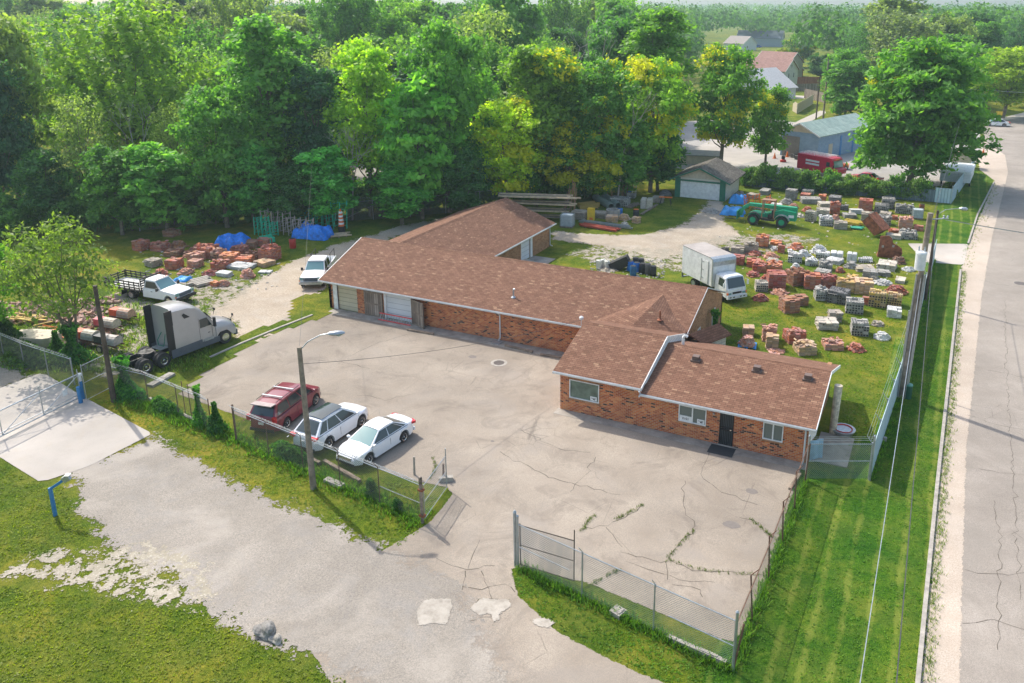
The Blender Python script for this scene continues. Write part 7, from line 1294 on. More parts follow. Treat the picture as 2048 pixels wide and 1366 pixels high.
# mortar mixers
def mixer(lab, x, y, rz, drum_c, hood_c, tow=True, s=.85):
    t = thing('mortar_mixer', lab, 'mortar mixer', at(x, y), rz); t.scale = (s, s, s); m = MB()
    m.loft([[(x_, .5*cos(a_), .95+.5*sin(a_)) for a_ in [R(-30+24*k) for k in range(11)]] for x_ in (-.1, 1.2)]); m.build('drum', paint(drum_c, .6, 0, .3, 3), t)
    m = MB(); [m.tube((-.05+k*.14, -.56, .8), (-.05+k*.14, -.42, 1.3), .02, n=5) for k in range(10)]; [m.tube((-.05, y_, z_), (1.25, y_, z_), .02, n=5) for y_, z_ in ((-.56, .8), (-.5, 1.05), (-.42, 1.3))]; m.build('grate', M['galv'], t)
    m = MB(); m.b2((-1.1, -.4, .7), (-.2, .4, 1.3)); m.build('engine_hood', paint(hood_c, .5), t)
    m = MB(); m.b2((-1.1, -.45, .55), (1.35, -.35, .68)); m.b2((-1.1, .35, .55), (1.35, .45, .68)); m.tube((1.2, 0, .6), (2.0, 0, .5), .04); m.build('frame', M['rusty'], t)
    for s_ in (1, -1): wheel(t, -.15, s_*.72, .34, .2, M['cream'], 0)
    return t
mixer('orange mortar mixer on wheels beside the rear of the semi tractor', 246, 645, R(5), (.5, .3, .2), (.6, .1, .04)); mixer('pink and tan mortar mixer between the other two', 216, 665, R(5), (.5, .42, .33), (.6, .1, .13)); mixer('nearest mortar mixer with a dusty grey drum and black engine', 218, 700, R(5), (.45, .40, .37), (.04, .05, .06)); mixer('mortar mixer with cream wheels and orange engine beside the leaning pole', 176, 690, R(5), (.5, .45, .36), (.6, .1, .03)); 
# left rubble field: nobody could count it
m = MB()
for (x0, x1, y0, y1, n) in ((0, 190, 608, 650, 380), (130, 240, 600, 690, 260), (60, 140, 680, 700, 60)):
    for _ in range(n):
        q = at(random.uniform(x0, x1), random.uniform(y0, y1)); s_ = random.uniform(.1, .34); m.box((q.x, q.y, random.uniform(.02, .3)), (s_*1.4, s_, s_*.6), rz=random.random()*3, rx=random.gauss(0, .4), ry=random.gauss(0, .4))
o = m.build('brick_rubble', M['blocks']); o.color = (.42, .24, .17, 1); tag(o, 'wide spread of broken brick rubble under the light green tree', 'rubble', kind='stuff')
m = MB()
for _ in range(700):
    q = at(*random.choice(((random.uniform(1420, 1840), random.uniform(385, 560)), (random.uniform(280, 560), random.uniform(490, 580)), (random.uniform(1180, 1330), random.uniform(520, 560))))); s_ = random.uniform(.06, .16); m.box((q.x, q.y, s_*.25), (s_*1.4, s_, s_*.6), rz=random.random()*3, rx=random.gauss(0, .4))
o = m.build('stone_chips', M['stones']); o.color = (.5, .46, .4, 1); tag(o, 'loose chips of stone and brick scattered between the stacks', 'chips', kind='stuff')
t = thing('work_boat', 'pale upturned trailer body lying among the left rubble', 'trailer', at(75, 690), .3); m = MB(); m.loft([[(x_, -w_, .2), (x_, -w_, .9), (x_, w_, .9), (x_, w_, .2)] for x_, w_ in ((-1.6, .6), (-.5, .85), (1.2, .85), (1.6, .6))]); m.build('tub', M['cream'], t)
for s in (1, -1): wheel(t, 0, s*.95, .35, .2, M['cream'], 0)
m = MB(); [m.box((random.gauss(0, .7), random.gauss(0, .5), .2+.3*random.random()), (random.uniform(.5, 1.4), .12, .06), rz=random.random()*3, ry=random.gauss(0, .2)) for _ in range(14)]; tag(put(m.build('scrap_heap', M['orange']), 112, 672), 'heap of orange scrap beside the vines', 'scrap')
m = MB(); [m.box((random.gauss(0, 1.4), random.gauss(0, .6), .15+.3*random.random()), (random.uniform(.8, 2.4), .14, .06), rz=random.gauss(.2, .5), ry=random.gauss(0, .1)) for _ in range(24)]; tag(put(m.build('scrap_heap', paint((.55, .38, .1), .8, 0, .4)), 60, 645), 'yellow and brown boards heaped at the left edge of the rubble', 'scrap')
# ================================================================== TREES
def leafmesh(name, P_, N_, size, rnd, tip, aspect=1.4):
    n = len(P_); a = rng.normal(0, 1, (n, 3)); t = np.cross(N_, a); t /= np.linalg.norm(t, axis=1)[:, None]+1e-9; b = np.cross(N_, t); b /= np.linalg.norm(b, axis=1)[:, None]+1e-9
    s = (size*rng.uniform(.6, 1.3, n))[:, None]; u, v = t*s*.5*aspect, b*s*.5
    V_ = np.stack([P_-u*.9-v*.2, P_-v, P_+u, P_+v*.9+u*.2], 1).reshape(-1, 3); q = np.arange(n*4, dtype=np.int32)
    me = bpy.data.meshes.new(name); me.vertices.add(n*4); me.vertices.foreach_set('co', V_.ravel().astype(np.float32)); me.loops.add(n*4); me.loops.foreach_set('vertex_index', q)
    me.polygons.add(n); me.polygons.foreach_set('loop_start', (np.arange(n)*4).astype(np.int32)); me.update(calc_edges=True); me.materials.append(M['leaf'])
    for nm, val in (('rnd', rnd), ('tip', tip)): A = me.attributes.new(nm, 'FLOAT', 'POINT'); A.data.foreach_set('value', np.repeat(val, 4).astype(np.float32))
    return me
def crown_pts(H_, rad, base, lobes, clus, per, spread, flat=.7, droop=0., spike=0., seed=0):
    g_ = np.random.default_rng(seed); cz = (H_+base)/2; rz = (H_-base)/2; C = []; tp = []
    for i in range(lobes):
        z = base+(H_-base)*(.12+.8*(i+.5)/lobes); k = sqrt(max(.05, 1-((z-cz)/rz)**2)); a = i*2.4+g_.uniform(-.5, .5); r = rad*k*g_.uniform(.25, .72); C.append((r*cos(a), r*sin(a), z, rad*g_.uniform(.25, .46)*(.6+.5*k)))
    out, nr, rn, ti, tips = [], [], [], [], []
    for c in C:
        lt = g_.random()
        for _ in range(clus):
            d = g_.normal(0, 1, 3); d[2] = abs(d[2])*.9-.25; d /= np.linalg.norm(d); rr = c[3]*g_.uniform(.65, 1.05)
            q = np.array([c[0], c[1], c[2]])+d*rr*np.array([1, 1, .8]); q[2] -= droop*rr*max(0, .6-d[2]); n = int(per*g_.uniform(.6, 1.3)); tips.append(q)
            if spike: e = g_.normal(0, 1, (n, 3))*spread*np.array([.35, .35, .35])+np.outer(g_.uniform(0, 1, n)**.8*spike, (d*.5+np.array([0, 0, .9])))
            else: e = g_.normal(0, 1, (n, 3))*spread*np.array([1, 1, flat]); e[:, 2] -= droop*.35*np.hypot(e[:, 0], e[:, 1])
            p = q+e; out.append(p); v = g_.normal(0, 1, (n, 3))*.75+d*.5+np.array([0, 0, .7]); v /= np.linalg.norm(v, axis=1)[:, None]; nr.append(v)
            rn.append(np.clip(g_.random()*.6+g_.random(n)*.4+(d[2]-.3)*.12, 0, 1)); ti.append(np.full(n, lt*.75+g_.random()*.25))
    return np.concatenate(out), np.concatenate(nr), np.concatenate(rn), np.concatenate(ti), C, tips
def trunkmesh(H_, base, C, tips, r0, forks=1, seed=0, lean=0):
    rs = random.Random(seed); m = MB(); top = base+(H_-base)*.55
    for f in range(forks):
        dx = (f-(forks-1)/2)*1.1; pts = []
        for k in range(7): s = k/6; pts.append((Vector((dx*s*1.6+lean*s*s+.25*sin(3*s+f), .2*cos(2.5*s+f)*s, top*s)), r0*(1-.75*s)/(forks**.4)))
        for (a, ra), (b, rb) in zip(pts, pts[1:]): m.tube(a, b, ra, rb, 7, cap=False)
        for i, c in enumerate(C):
            if i % forks != f: continue
            e = Vector(c[:3]); s0 = min(.95, max(.3, (e.z-2)/top*.75)); k = int(s0*6); a = pts[k][0].lerp(pts[min(6, k+1)][0], s0*6-k); r_ = r0*.33*(1.1-.6*s0); md = a.lerp(e, .55)+Vector((0, 0, -.25)); m.tube(a, md, r_, r_*.7, 5, cap=False); m.tube(md, e, r_*.7, r_*.3, 5, cap=False)
            for j in range(3):
                tq = tips[(i*len(tips)//len(C)+j*3+1) % len(tips)]; m.tube(e, Vector(tq), r_*.3, .015, 4, cap=False)
    return m.mesh('trunk', M['bark'], smooth=True)
KIND = {}
def kind(nm, H_, rad, base, lobes, clus, per, spread, size, r0, flat=.7, droop=0, spike=0, forks=1, aspect=1.4, lean=0):
    for v in range(2 if nm not in ('near', 'bush', 'walnut') else 1):
        P_, N_, rn, ti, C, tips = crown_pts(H_, rad, base, lobes, clus, per, spread, flat, droop, spike, seed=hash_(nm)+v*17)
        KIND[nm+str(v)] = (leafmesh('crown', P_, N_, size, rn, ti, aspect), trunkmesh(H_, base, C, tips, r0, forks, v, lean), H_, rad)
def hash_(s): return sum(ord(c)*(i+3) for i, c in enumerate(s))
kind('broad', 15, 5.2, 1.8, 20, 26, 30, .36, .34, .3)
kind('round', 12, 4.6, 1.0, 17, 24, 28, .36, .33, .26)
kind('tall', 18, 4.0, 3.2, 20, 22, 26, .38, .34, .3)
kind('column', 13, 2.9, .6, 16, 20, 26, .34, .36, .2)
kind('airy', 13, 4.6, 3., 13, 20, 16, .5, .24, .28, .5, .2, 0, 2)
kind('layer', 14, 4.8, 1.2, 18, 24, 26, .4, .42, .28, .35, .5, aspect=1.8)
kind('spiky', 15, 6.4, 2.5, 20, 28, 24, .42, .34, .3, spike=1.5)
kind('walnut', 15.5, 7.6, 1.4, 30, 32, 34, .5, .33, .4, .4, .7, aspect=2.2)
kind('near', 9, 4.6, 3.0, 14, 18, 19, .4, .19, .2, .5, .35, 0, 3, 1.9)
kind('bush', 3.2, 2.2, .1, 8, 16, 22, .3, .3, .08)
KS = {k: KIND[k][2:] for k in KIND}
def tree(kn, pos, h, w_=None, col=(.05, .12, .02), label='', yellow=0., group='trees of the wood behind the yard', name='tree', cat='tree', rz=None):
    v = kn+str(random.randrange(2)) if kn+'1' in KIND else kn+'0'; cm, tm, H_, rad = KIND[v]; T = thing(name, label, cat, pos, random.uniform(0, 6.28) if rz is None else rz, group)
    s = h/H_; sw = s if w_ is None else w_/(2*rad*1.25); T.scale = (sw, sw, s)
    a = bpy.data.objects.new('trunk', tm); b = bpy.data.objects.new('crown', cm)
    for o in (a, b): COL.objects.link(o); o.parent = T
    q = random.uniform(.88, 1.12)*2.15; b.color = (col[0]*q*1.12, col[1]*q, col[2]*q, 1-yellow); return T
DG, MG, LG, YG, OL, BG_ = (.03, .085, .025), (.05, .125, .025), (.075, .16, .025), (.13, .2, .02), (.09, .135, .045), (.03, .08, .04)
HERO = [(40, 420, 15, 210, 'broad', OL, 0, 'tall olive green tree at the top left corner'), (15, 446, 112, 190, 'broad', BG_, 0, 'dark bluish green tree filling the left edge of the wood'), (285, 400, 42, 360, 'spiky', (.09, .16, .02), 0, 'wide light green tree with upright shoots above the left of the wood'),
 (190, 450, 190, 150, 'airy', OL, 0, 'thin-leaved olive tree in the left front of the wood'), (110, 460, 300, 170, 'round', DG, 0, 'dark round tree right of the one filling the left edge'), (245, 470, 290, 160, 'round', MG, 0, 'mid green round tree below the thin-leaved olive tree'), (335, 468, 285, 170, 'layer', MG, 0, 'broad-leaved tree behind the left brick field'), (368, 440, 205, 130, 'airy', (.11, .16, .05), 0, 'pale feathery tree above the broad-leaved one'),
 (455, 455, 170, 190, 'broad', MG, 0, 'rounded mid green tree left of the tall dark one'), (510, 452, 285, 150, 'layer', (.045, .14, .035), 0, 'drooping broad-leaved tree behind the round blue tarpaulin'), (560, 430, 22, 230, 'tall', MG, 0, 'very tall green tree left of the centre of the wood'), (640, 430, 120, 150, 'tall', BG_, 0, 'dark teal tree right of the very tall one'), (655, 452, 290, 130, 'column', (.045, .15, .035), 0, 'bright column of broad leaves behind the green scaffold frames'),
 (742, 432, 72, 170, 'tall', (.13, .23, .02), 0, 'slender bright lime tree with a visible pale trunk'), (845, 438, 145, 200, 'layer', (.07, .18, .03), 0, 'bright broad-crowned tree right of the slender lime one'), (805, 448, 320, 130, 'column', (.05, .16, .03), 0, 'low leafy tree in front of the bright broad-crowned one'), (900, 425, 45, 210, 'broad', MG, 0, 'large mid green tree behind the wing roof'), (585, 456, 330, 130, 'round', DG, 0, 'dark shrubby tree behind the grey scaffold frames'),
 (1010, 414, 200, 200, 'broad', (.15, .22, .015), .25, 'yellow-green maple standing by the end of the wing roof'), (970, 330, 0, 230, 'airy', OL, 0, 'tall feathery tree with a dark forked limb against the haze'), (1090, 396, 85, 240, 'broad', (.07, .14, .02), .25, 'big round tree with a few yellow sprays behind the lumber rack'), (1135, 405, 230, 170, 'round', MG, .3, 'dark tree with a yellow branch behind the pole bundle'), (1195, 398, 120, 190, 'broad', MG, .2, 'green tree between the two yellow-topped ones'),
 (1195, 402, 300, 120, 'round', (.07, .13, .02), .45, 'low tree with bright yellow sprays above the big pipes'), (1300, 385, 108, 190, 'broad', (.08, .16, .02), .35, 'round tree with a yellow right side beside the garage'), (1315, 382, 255, 150, 'round', DG, 0, 'dark low tree left of the garage'), (1310, 320, 0, 200, 'tall', (.06, .14, .02), 0, 'tall upright tree rising to the top edge right of centre'), (1440, 342, 84, 175, 'broad', (.045, .11, .015), .3, 'dark spreading tree with yellow patches behind the garage'),
 (1530, 334, 168, 115, 'round', (.05, .12, .02), .15, 'rounded dark tree overhanging the garage roof from the right'), (1225, 300, 30, 190, 'round', DG, 0, 'dark green tree behind the tall upright one'), (700, 380, 130, 150, 'tall', DG, 0, 'dark tree in the gap left of the slender lime tree'),
 (930, 440, 300, 130, 'round', DG, 0, 'dark low tree behind the ridge of the wing roof'), (1250, 392, 230, 140, 'layer', MG, 0, 'leafy tree left of the dark low one by the garage')]
for x, yb, yt, wp, kn, col, ye, lab in HERO:
    h = hz(x, yb, yt); h = min(h, 23.5); tree(kn, at(x, yb), h, wp*mpp(x, yb)*1.12, [c*(1.3 if kn in ('layer', 'column') else 1.12) for c in col], lab, ye)
# individual trees outside the wood
walnut = tree('walnut', at(1818, 372), hz(1818, 372, 82), 345*mpp(1818, 372), (.055, .14, .025), 'huge spreading green tree shading the back right corner of the brick yard', .03, None, rz=1.)
tree('near', at(148, 716), hz(148, 716, 428)*.93, 300*mpp(148, 716), (.075, .125, .025), 'light feathery green tree with forked trunks beside the mortar mixers', 0, None, rz=.4)
tree('round', at(-20, 690), 8.5, 190*mpp(0, 690), (.08, .19, .025), 'broad-leaved bright tree cut off by the left edge of the picture', 0, None)
tree('layer', at(1690, 246), 13, 130*mpp(1690, 246), (.05, .13, .025), 'rounded green tree behind the roof of the blue garage', 0, None); tree('broad', at(2005, 236), 15, 190*mpp(2005, 236), (.12, .19, .02), 'yellow-green tree across the street behind the white car', .05, None)
tree('spiky', at(1790, 200), 20, 230*mpp(1790, 200), (.10, .14, .075), 'large grey-green willow-like tree behind the huge spreading one', 0, None); tree('round', at(1560, 150), 9, 60*mpp(1560, 150), (.11, .16, .02), 'small yellowish tree beside the pink-roofed house', .3, None); tree('broad', at(1600, 135), 13, 90*mpp(1600, 135), (.06, .13, .02), 'tree with a yellow top between the far houses and the alley', .2, None)
for x, y, h, wd, lab in ((1640, 160, 8, 90, 'hedge-like bushy tree behind the brown board fence'), (1900, 215, 17, 150, 'deep green tree right of the willow-like one'), (1680, 230, 14, 120, 'deep green tree behind the tall pale utility pole'), (2060, 215, 14, 150, 'green tree cut off by the right edge beyond the street'), (1960, 170, 16, 160, 'tall pale green tree at the top right')):
    tree('broad' if h > 10 else 'round', at(x, y), h, wd*mpp(x, y), random.choice((MG, LG, DG)), lab, 0, None)
# rows of the wood behind, each tree an object
rowc = {}; nrow = 0; cnt = 0
names = ('second', 'third', 'fourth', 'fifth', 'sixth', 'seventh', 'eighth', 'ninth', 'tenth', 'eleventh', 'twelfth')
ordn = lambda n: '%d%s' % (n, 'th' if 10 < n % 100 < 14 else {1: 'st', 2: 'nd', 3: 'rd'}.get(n % 10, 'th'))
fdir = Vector((-sin(TH), cos(TH), 0)); rdir = Vector((cos(TH), sin(TH), 0))
D_ = 118.
while D_ < 262:
    sp = 8.6+D_*.012; u = -D_*.72+random.uniform(0, sp); k = 0; row = names[min(nrow, 10)]
    while u < D_*.62:
        p = fdir*(D_+random.uniform(-3.2, 3.2))+rdir*(u+random.uniform(-2, 2)); px, py = pj((p.x, p.y, 0)); u += sp
        ok = px < 1255 or (px < 1345 and py < 205) or (px < 1450 and py < 130) or (px > 1640 and py < 190) or (px > 1700 and py < 215)
        if (1330 < px < 1660 and 58 < py < 330) or (1255 < px < 1350 and py > 130) or px > 2150 or (px > 1920 and py > 190) or px < -150: ok = False
        if not ok or random.random() < .08: continue
        k += 1; kn = random.choice(('broad', 'broad', 'tall', 'round', 'layer', 'airy', 'spiky')); h = random.uniform(12, 19.5) if D_ < 165 else random.uniform(16, 27.5); ci = random.randrange(6); col = (DG, MG, LG, OL, BG_, MG)[ci]; cw = ('dark green', 'mid green', 'light green', 'olive green', 'bluish green', 'mid green')[ci]
        sh = {'broad': 'broad-crowned', 'tall': 'tall', 'round': 'round', 'layer': 'drooping', 'airy': 'feathery', 'spiky': 'spreading'}[kn]
        tree(kn, p, h, h*random.uniform(.72, .98), col, f'{cw} {sh} tree, {ordn(k)} from the left in the {row} row of the wood', random.choice((0, 0, 0, 0, .05))); cnt += 1
    D_ += 10.5+nrow*.9; nrow += 1
print('wood trees', cnt, 'rows', nrow)
# far-off wood: one mass
P_l, N_l, R_l = [], [], []
g_ = np.random.default_rng(5); D_ = 262.
while D_ < 2300:
    sp = 9+D_*.012; u = -D_*.75
    while u < D_*.72:
        u += sp*random.uniform(.7, 1.3); p = fdir*(D_+random.uniform(-.02, .02)*D_)+rdir*u; px, py = pj((p.x, p.y, 0))
        if px > 2150 or px < -150 or (1400 < px < 1620 and py > 95): continue
        h = random.uniform(14, 24); w_ = h*.42; n = 230 if D_ < 520 else (110 if D_ < 900 else 45); d = g_.normal(0, 1, (n, 3)); d[:, 2] = np.abs(d[:, 2])*1.0-.1; d /= np.linalg.norm(d, axis=1)[:, None]
        lob = .8+.25*np.sin(d[:, 0]*4+random.random()*6)*np.cos(d[:, 1]*4+random.random()*6)+.08*g_.normal(0, 1, n); q = d*lob[:, None]*np.array([w_, w_, h*.5])+np.array([p.x, p.y, h*.5]); P_l.append(q); nn = d+g_.normal(0, .5, (n, 3)); N_l.append(nn/np.linalg.norm(nn, axis=1)[:, None]); R_l.append(np.clip(random.random()*.6+g_.random(n)*.4, 0, 1))
    D_ *= 1.045
P_l, N_l, R_l = map(np.concatenate, (P_l, N_l, R_l)); me = leafmesh('far_wood', P_l, N_l, 1.35, R_l, np.zeros(len(R_l)), 1.3); fo = bpy.data.objects.new('far_wood', me); COL.objects.link(fo); fo.color = (.085, .19, .05, 1); tag(fo, 'hazy wooded land stretching to the horizon', 'wood', kind='stuff')
M['slate'] = bricky('slate blue boards', [(0, (.12, .16, .18)), (1, (.18, .23, .25))], (.05, .07, .08), .2, 4, .012, .25, .4, 0)
# undergrowth bushes along the edge of the wood
for k in range(30):
    s = k/29; x, y = (at(-40, 482).lerp(at(520, 452), s*2.2) if s < .45 else at(520, 452).lerp(at(1240, 396), (s-.45)/.55))[:2]; d = Vector((x, y, 0)).normalized()
    tree('bush', Vector((x, y, 0))+d*random.uniform(1, 3), random.uniform(3.2, 6.2), random.uniform(5, 8), random.choice((MG, (.045, .13, .03), MG)), f'bush at the foot of the wood, {ordn(k+1)} from the left along the rear fence', 0, 'bushes along the rear fence', 'bush', 'bush')
for k in range(18):
    p = at(1494+k*21, 371+k*1.8+random.uniform(-1, 1)); tree('bush', p+Vector((random.uniform(-.3, .3), -.2, 0)), random.uniform(1.9, 3.0), random.uniform(2.6, 3.8), random.choice(((.06, .12, .03), (.045, .11, .025), (.07, .13, .04))), f'vine clump over the hedge fence, {ordn(k+1)} from the left', 0, 'vine clumps on the hedge fence', 'vine_clump', 'vines')
tinfence('dull board fence smothered by vines behind the brick yard', [at(1490, 372), at(1868, 405)], 1.6, 'slate', False, 'board_fence')
# vines on the near fences
def vine(lab, x, y, w_, d_, h, col, n=2200, size=.15, rz=0, name='vine_covered_post'):
    g2 = np.random.default_rng(int(x)); n = int(n); a = g2.uniform(0, 2*pi, n); z = g2.random(n)**.85*h; r = (.55+.45*np.sin(z*2.3+1)+.25*np.sin(a*3+z))*np.sqrt(g2.uniform(.25, 1, n))*(1.1-.45*z/h); P_ = np.stack([r*np.cos(a)*w_/2, r*np.sin(a)*d_/2, z], 1); N_ = np.stack([np.cos(a), np.sin(a), g2.normal(.4, .5, n)], 1)+g2.normal(0, .4, (n, 3)); N_ /= np.linalg.norm(N_, axis=1)[:, None]
    o = bpy.data.objects.new(name, leafmesh(name, P_, N_, size, g2.random(n), np.zeros(n), 1.5)); COL.objects.link(o); o.location = at(x, y); o.rotation_euler = (0, 0, rz); o.color = (col[0]*1.5, col[1]*1.5, col[2]*1.5, 1); return tag(o, lab, 'vines')
an = math.atan2(*(lambda d: (d.y, d.x))(at(845, 1043)-at(297, 807)))
vine('dense bright vine mass on the fence behind the dark utility pole', 255, 792, 2.6, 1.5, 2.6, (.05, .17, .03), 3800, .17, an); vine('tall bright-topped vine column on the fence', 402, 850, 1.0, .9, 2.5, (.07, .2, .03), 1800, .13, an); vine('darker ragged vine right of the tall vine column', 435, 864, 1.5, .9, 1.9, (.035, .11, .02), 1600, .13, an)
vine('low weedy vine between the column and the sagging fence', 330, 822, 3., .8, .8, (.06, .15, .03), 1500, .14, an); vine('low weeds on the fence in front of the white SUV', 580, 915, 3.2, .8, .8, (.045, .13, .03), 1500, .12, an); vine('ivy mound round the forked trunks of the feathery tree', 150, 722, 2.6, 2.2, 2.6, (.045, .14, .03), 3600, .18); vine('vine clad stump beside the forked trunks', 118, 712, 1.6, 1.4, 1.9, (.06, .14, .03), 1800, .16)
vine('thistle clump in front of the fence near the sedan', 742, 990, .8, .7, .9, (.04, .1, .03), 500, .1); vine('small dark weed near the hinge post', 795, 1020, .6, .6, .6, (.03, .09, .02), 300, .1); vine('reedy yellow-green brush behind the street fence corner', 1892, 392, 3.5, 3, 1.8, (.12, .17, .03), 1600, .2); vine('small leafy bush by the porch roof', 1428, 684, 1.4, 1.2, 2.5, (.06, .17, .03), 1300, .14)
vine('brush at the left end of the sliding gate fence', 60, 722, 6, 2.5, 1.3, (.06, .12, .03), 3000, .2); vine('tangled brush left of the feathery tree', 20, 690, 5, 3, 1.8, (.05, .1, .03), 2600, .2)
# bare limbs among the crowns
def snag(lab, x, y, h, s):
    rs = random.Random(int(x)); m = MB()
    def br(p, d, L, r, n):
        q = p+d*L; m.tube(p, q, r, r*.6, 5, cap=False)
        if n:
            for _ in range(3): br(q, (d+Vector((rs.gauss(0, .5), rs.gauss(0, .5), rs.gauss(.1, .35)))).normalized(), L*.65, r*.55, n-1)
    br(Vector((0, 0, 0)), Vector((.1, 0, 1)), h*.5, .16*s, 4); tag(put(m.build('dead_tree', paint((.42, .37, .32), .9, 0, .2)), x, y), lab, 'tree')
snag('bare grey dead tree in a gap at the left of the wood', 300, 440, 11, .7); snag('bare brown dead tree behind the big pipes', 1235, 400, 12, .9); snag('leafless grey limbs below the slender lime tree', 705, 440, 9, .8); snag('bare pale tree above the right end of the rear fence', 1140, 330, 17, .8)
# ================================================================== BEYOND THE YARD
a, b = at(1560, 310), at(1634, 321); d = (b-a); W_ = d.length; dep = Vector((-d.y, d.x, 0)).normalized(); L_ = 17.
c = (a+b)/2+dep*L_/2; ang = math.atan2(dep.y, dep.x)
gable_house('blue_garage', 'blue painted workshop with pale green metal roof behind the red van', 'building', c, L_, W_, 4.0, 5.6, ang, M['blueblock'], M['tinroof'], doors=(('l', W_*.22, 3.0, 3.3, paint((.2, .19, .17), .6)),), wins=())
t = [o for o in COL.objects if o.name.startswith('blue_garage')][0]
m = MB(); m.add([(-L_/2-.03, -W_/2+.3, 4.1), (-L_/2-.03, W_/2-.3, 4.1), (-L_/2-.03, 0, 5.35)], [(0, 1, 2)]); m.build('gable_panel', M['cream'], t)
m = MB(); m.b2((-L_/2+3.2, -W_/2-.05, .02), (-L_/2+4.4, -W_/2-.004, 2.2)); m.build('door', M['cream'], t)
for x in (-L_/2+7, -L_/2+11): m = MB(); m.b2((x-.25, -W_/2-.06, .02), (x+.25, -W_/2-.004, 3.2)); m.build('pillar', M['blue'], t)
H1 = gable_house('white_house', 'white two storey house with faded pink roof among the far trees', 'house', at(1515, 172), 20, 10, 5.2, 8.2, R(-12), M['siding_white'], M['shingle_far'], wins=(('r', -1.8, 3.6, .9, 1.4), ('r', 1.8, 3.6, .9, 1.4), ('f', -4, 3.6, .9, 1.3), ('r', 0, 6.2, .7, .9)), chim=(-3, 0))
gable_house('white_house', 'cream gabled house joined behind the pink roofed one', 'house', at(1555, 158), 12, 9, 5.5, 8.6, R(-20), M['siding'], M['shingle_far'], wins=(('r', 0, 3.6, .9, 1.5),))
gable_house('grey_roofed_house', 'low house with pale grey roof in front of the pink roofed one', 'house', at(1520, 192), 10, 15, 2.8, 7.2, R(60), M['siding_white'], paint((.5, .5, .5), .8, 0, .15), chim=(-1, 2))
gable_house('small_white_house', 'small white house with a dormer near the top edge', 'house', at(1480, 100), 12, 11, 3.6, 7., R(-25), M['siding_white'], paint((.32, .28, .25), .9), wins=(('f', -2, 1.8, 1, 1.3), ('r', -2, 1.8, 1, 1.3), ('f', 2.5, 1.8, 1, 1.3)))
gable_house('grey_house', 'blue-grey house with slate roof beside the small white house', 'house', at(1520, 92), 24, 14, 4.6, 8.5, R(5), paint((.35, .42, .48), .8), paint((.12, .15, .18), .9))
gable_house('brown_shed', 'low brown roofed shed right of the far houses', 'shed', at(1576, 152), 8, 6, 2.0, 3.2, R(-10), M['board_red'], M['shingle_far']); gable_house('distant_house', 'distant pale house glimpsed between the trees above the centre', 'house', at(845, 85), 14, 10, 4.5, 10.5, R(10), M['siding_white'], paint((.5, .5, .5), .8))
def bfence(lab, pts, h, mat, name='board_fence'): return tinfence(lab, [Vector(p) for p in P(pts)], h, mat, False, name)
bfence('red-brown board fence beyond the alley', [(1572, 170), (1640, 170)], 2.4, 'board_red'); bfence('grey board fence in front of the red-brown one', [(1572, 184), (1640, 182)], 2.1, 'board'); bfence('pale board pen fence beside the dark utility pole', [(1608, 196), (1650, 206)], 2.4, 'board')
bfence('tan board fence round the bright far lawn', [(1585, 222), (1594, 228), (1626, 208)], 2.3, 'cream')
sheet('alley', [(1572, 190), (1612, 192), (1612, 197), (1572, 198)], .008, M['slab'], 1, .3)
t = thing('equipment_trailer', 'long white-roofed trailer behind the street fence', 'trailer', at(1915, 372), math.atan2(*(lambda d: (d.y, d.x))(at(1940, 340)-at(1925, 372)))); m = MB(); m.b2((-1.5, -1.5, .8), (5.5, 2.2, 2.0)); m.build('box', M['siding_white'], t); m = MB(); m.extr([(-1.6, 2.0), (2.3, 2.0), (2.2, 2.25), (-1.5, 2.25)], -1.7, 5.7, axis='X'); m.build('roof', M['white'], t)
for s in (-1.4, 2.1): wheel(t, .5, s, .4, .2, M['galv'], 0)
t = thing('parked_truck', 'tan and grey truck body beyond the white-roofed trailer', 'truck', at(1900, 338)+Vector((0, 2, 0)), .1); m = MB(); m.b2((-3, -1.1, .8), (3, 1.1, 2.3)); m.build('box', M['cream'], t); m = MB(); m.b2((-3.1, -1.2, 2.3), (3.1, 1.2, 2.4)); m.build('roof', paint((.5, .27, .22), .7), t)
for s in (-1, 1):
    for x in (-2, 2): wheel(t, x, s*1.0, .4, .2, M['galv'], 0)
for x, y, lab in ((1574, 314, 'orange cone by the garage door of the blue workshop'), (1549, 317, 'orange cone left of the blue workshop'), (1966, 309, 'lone orange cone by the street corner')):
    t = thing('traffic_cone', lab, 'traffic cone', at(x, y), 0, 'traffic cones'); m = MB(); m.lathe([(.25, .05), (.03, .95)], 12); m.build('cone', M['orange'], t); m = MB(); m.b2((-.28, -.28, 0), (.28, .28, .05)); m.build('base', M['orange'], t)
t = thing('floor_machine', 'small red floor machine on the yard left of the red van', 'machine', at(1566, 324)); m = MB(); m.lathe([(.5, .1), (.45, .35), (.1, .5)], 14); m.build('deck', M['red'], t); m = MB(); m.path([(0, 0, .4), (0, .3, 1.1), (.2, .5, 1.6)], .05); m.b2((-.25, -.2, .5), (.25, .25, .95)); m.build('motor', M['black'], t)
t = thing('ride_on_mower', 'orange and black mower behind the red van', 'mower', at(1684, 338)); m = MB(); m.b2((-.9, -.6, .3), (.9, .6, .8)); m.build('body', M['orange'], t); m = MB(); m.b2((-.6, -.3, .8), (-.1, .3, 1.3)); [m.tube((-.8, y, .8), (-.8, y, 1.9), .04) for y in (-.5, .5)]; m.tube((-.8, -.5, 1.9), (-.8, .5, 1.9), .04); m.build('seat_and_bar', M['black'], t)
for s in (-1, 1):
    for x in (-.6, .6): wheel(t, x, s*.65, .3, .2, M['galv'], 0)
t = thing('folding_chairs', 'row of leaning white folding frames against the blue workshop wall', 'frames', at(1618, 312), R(10))
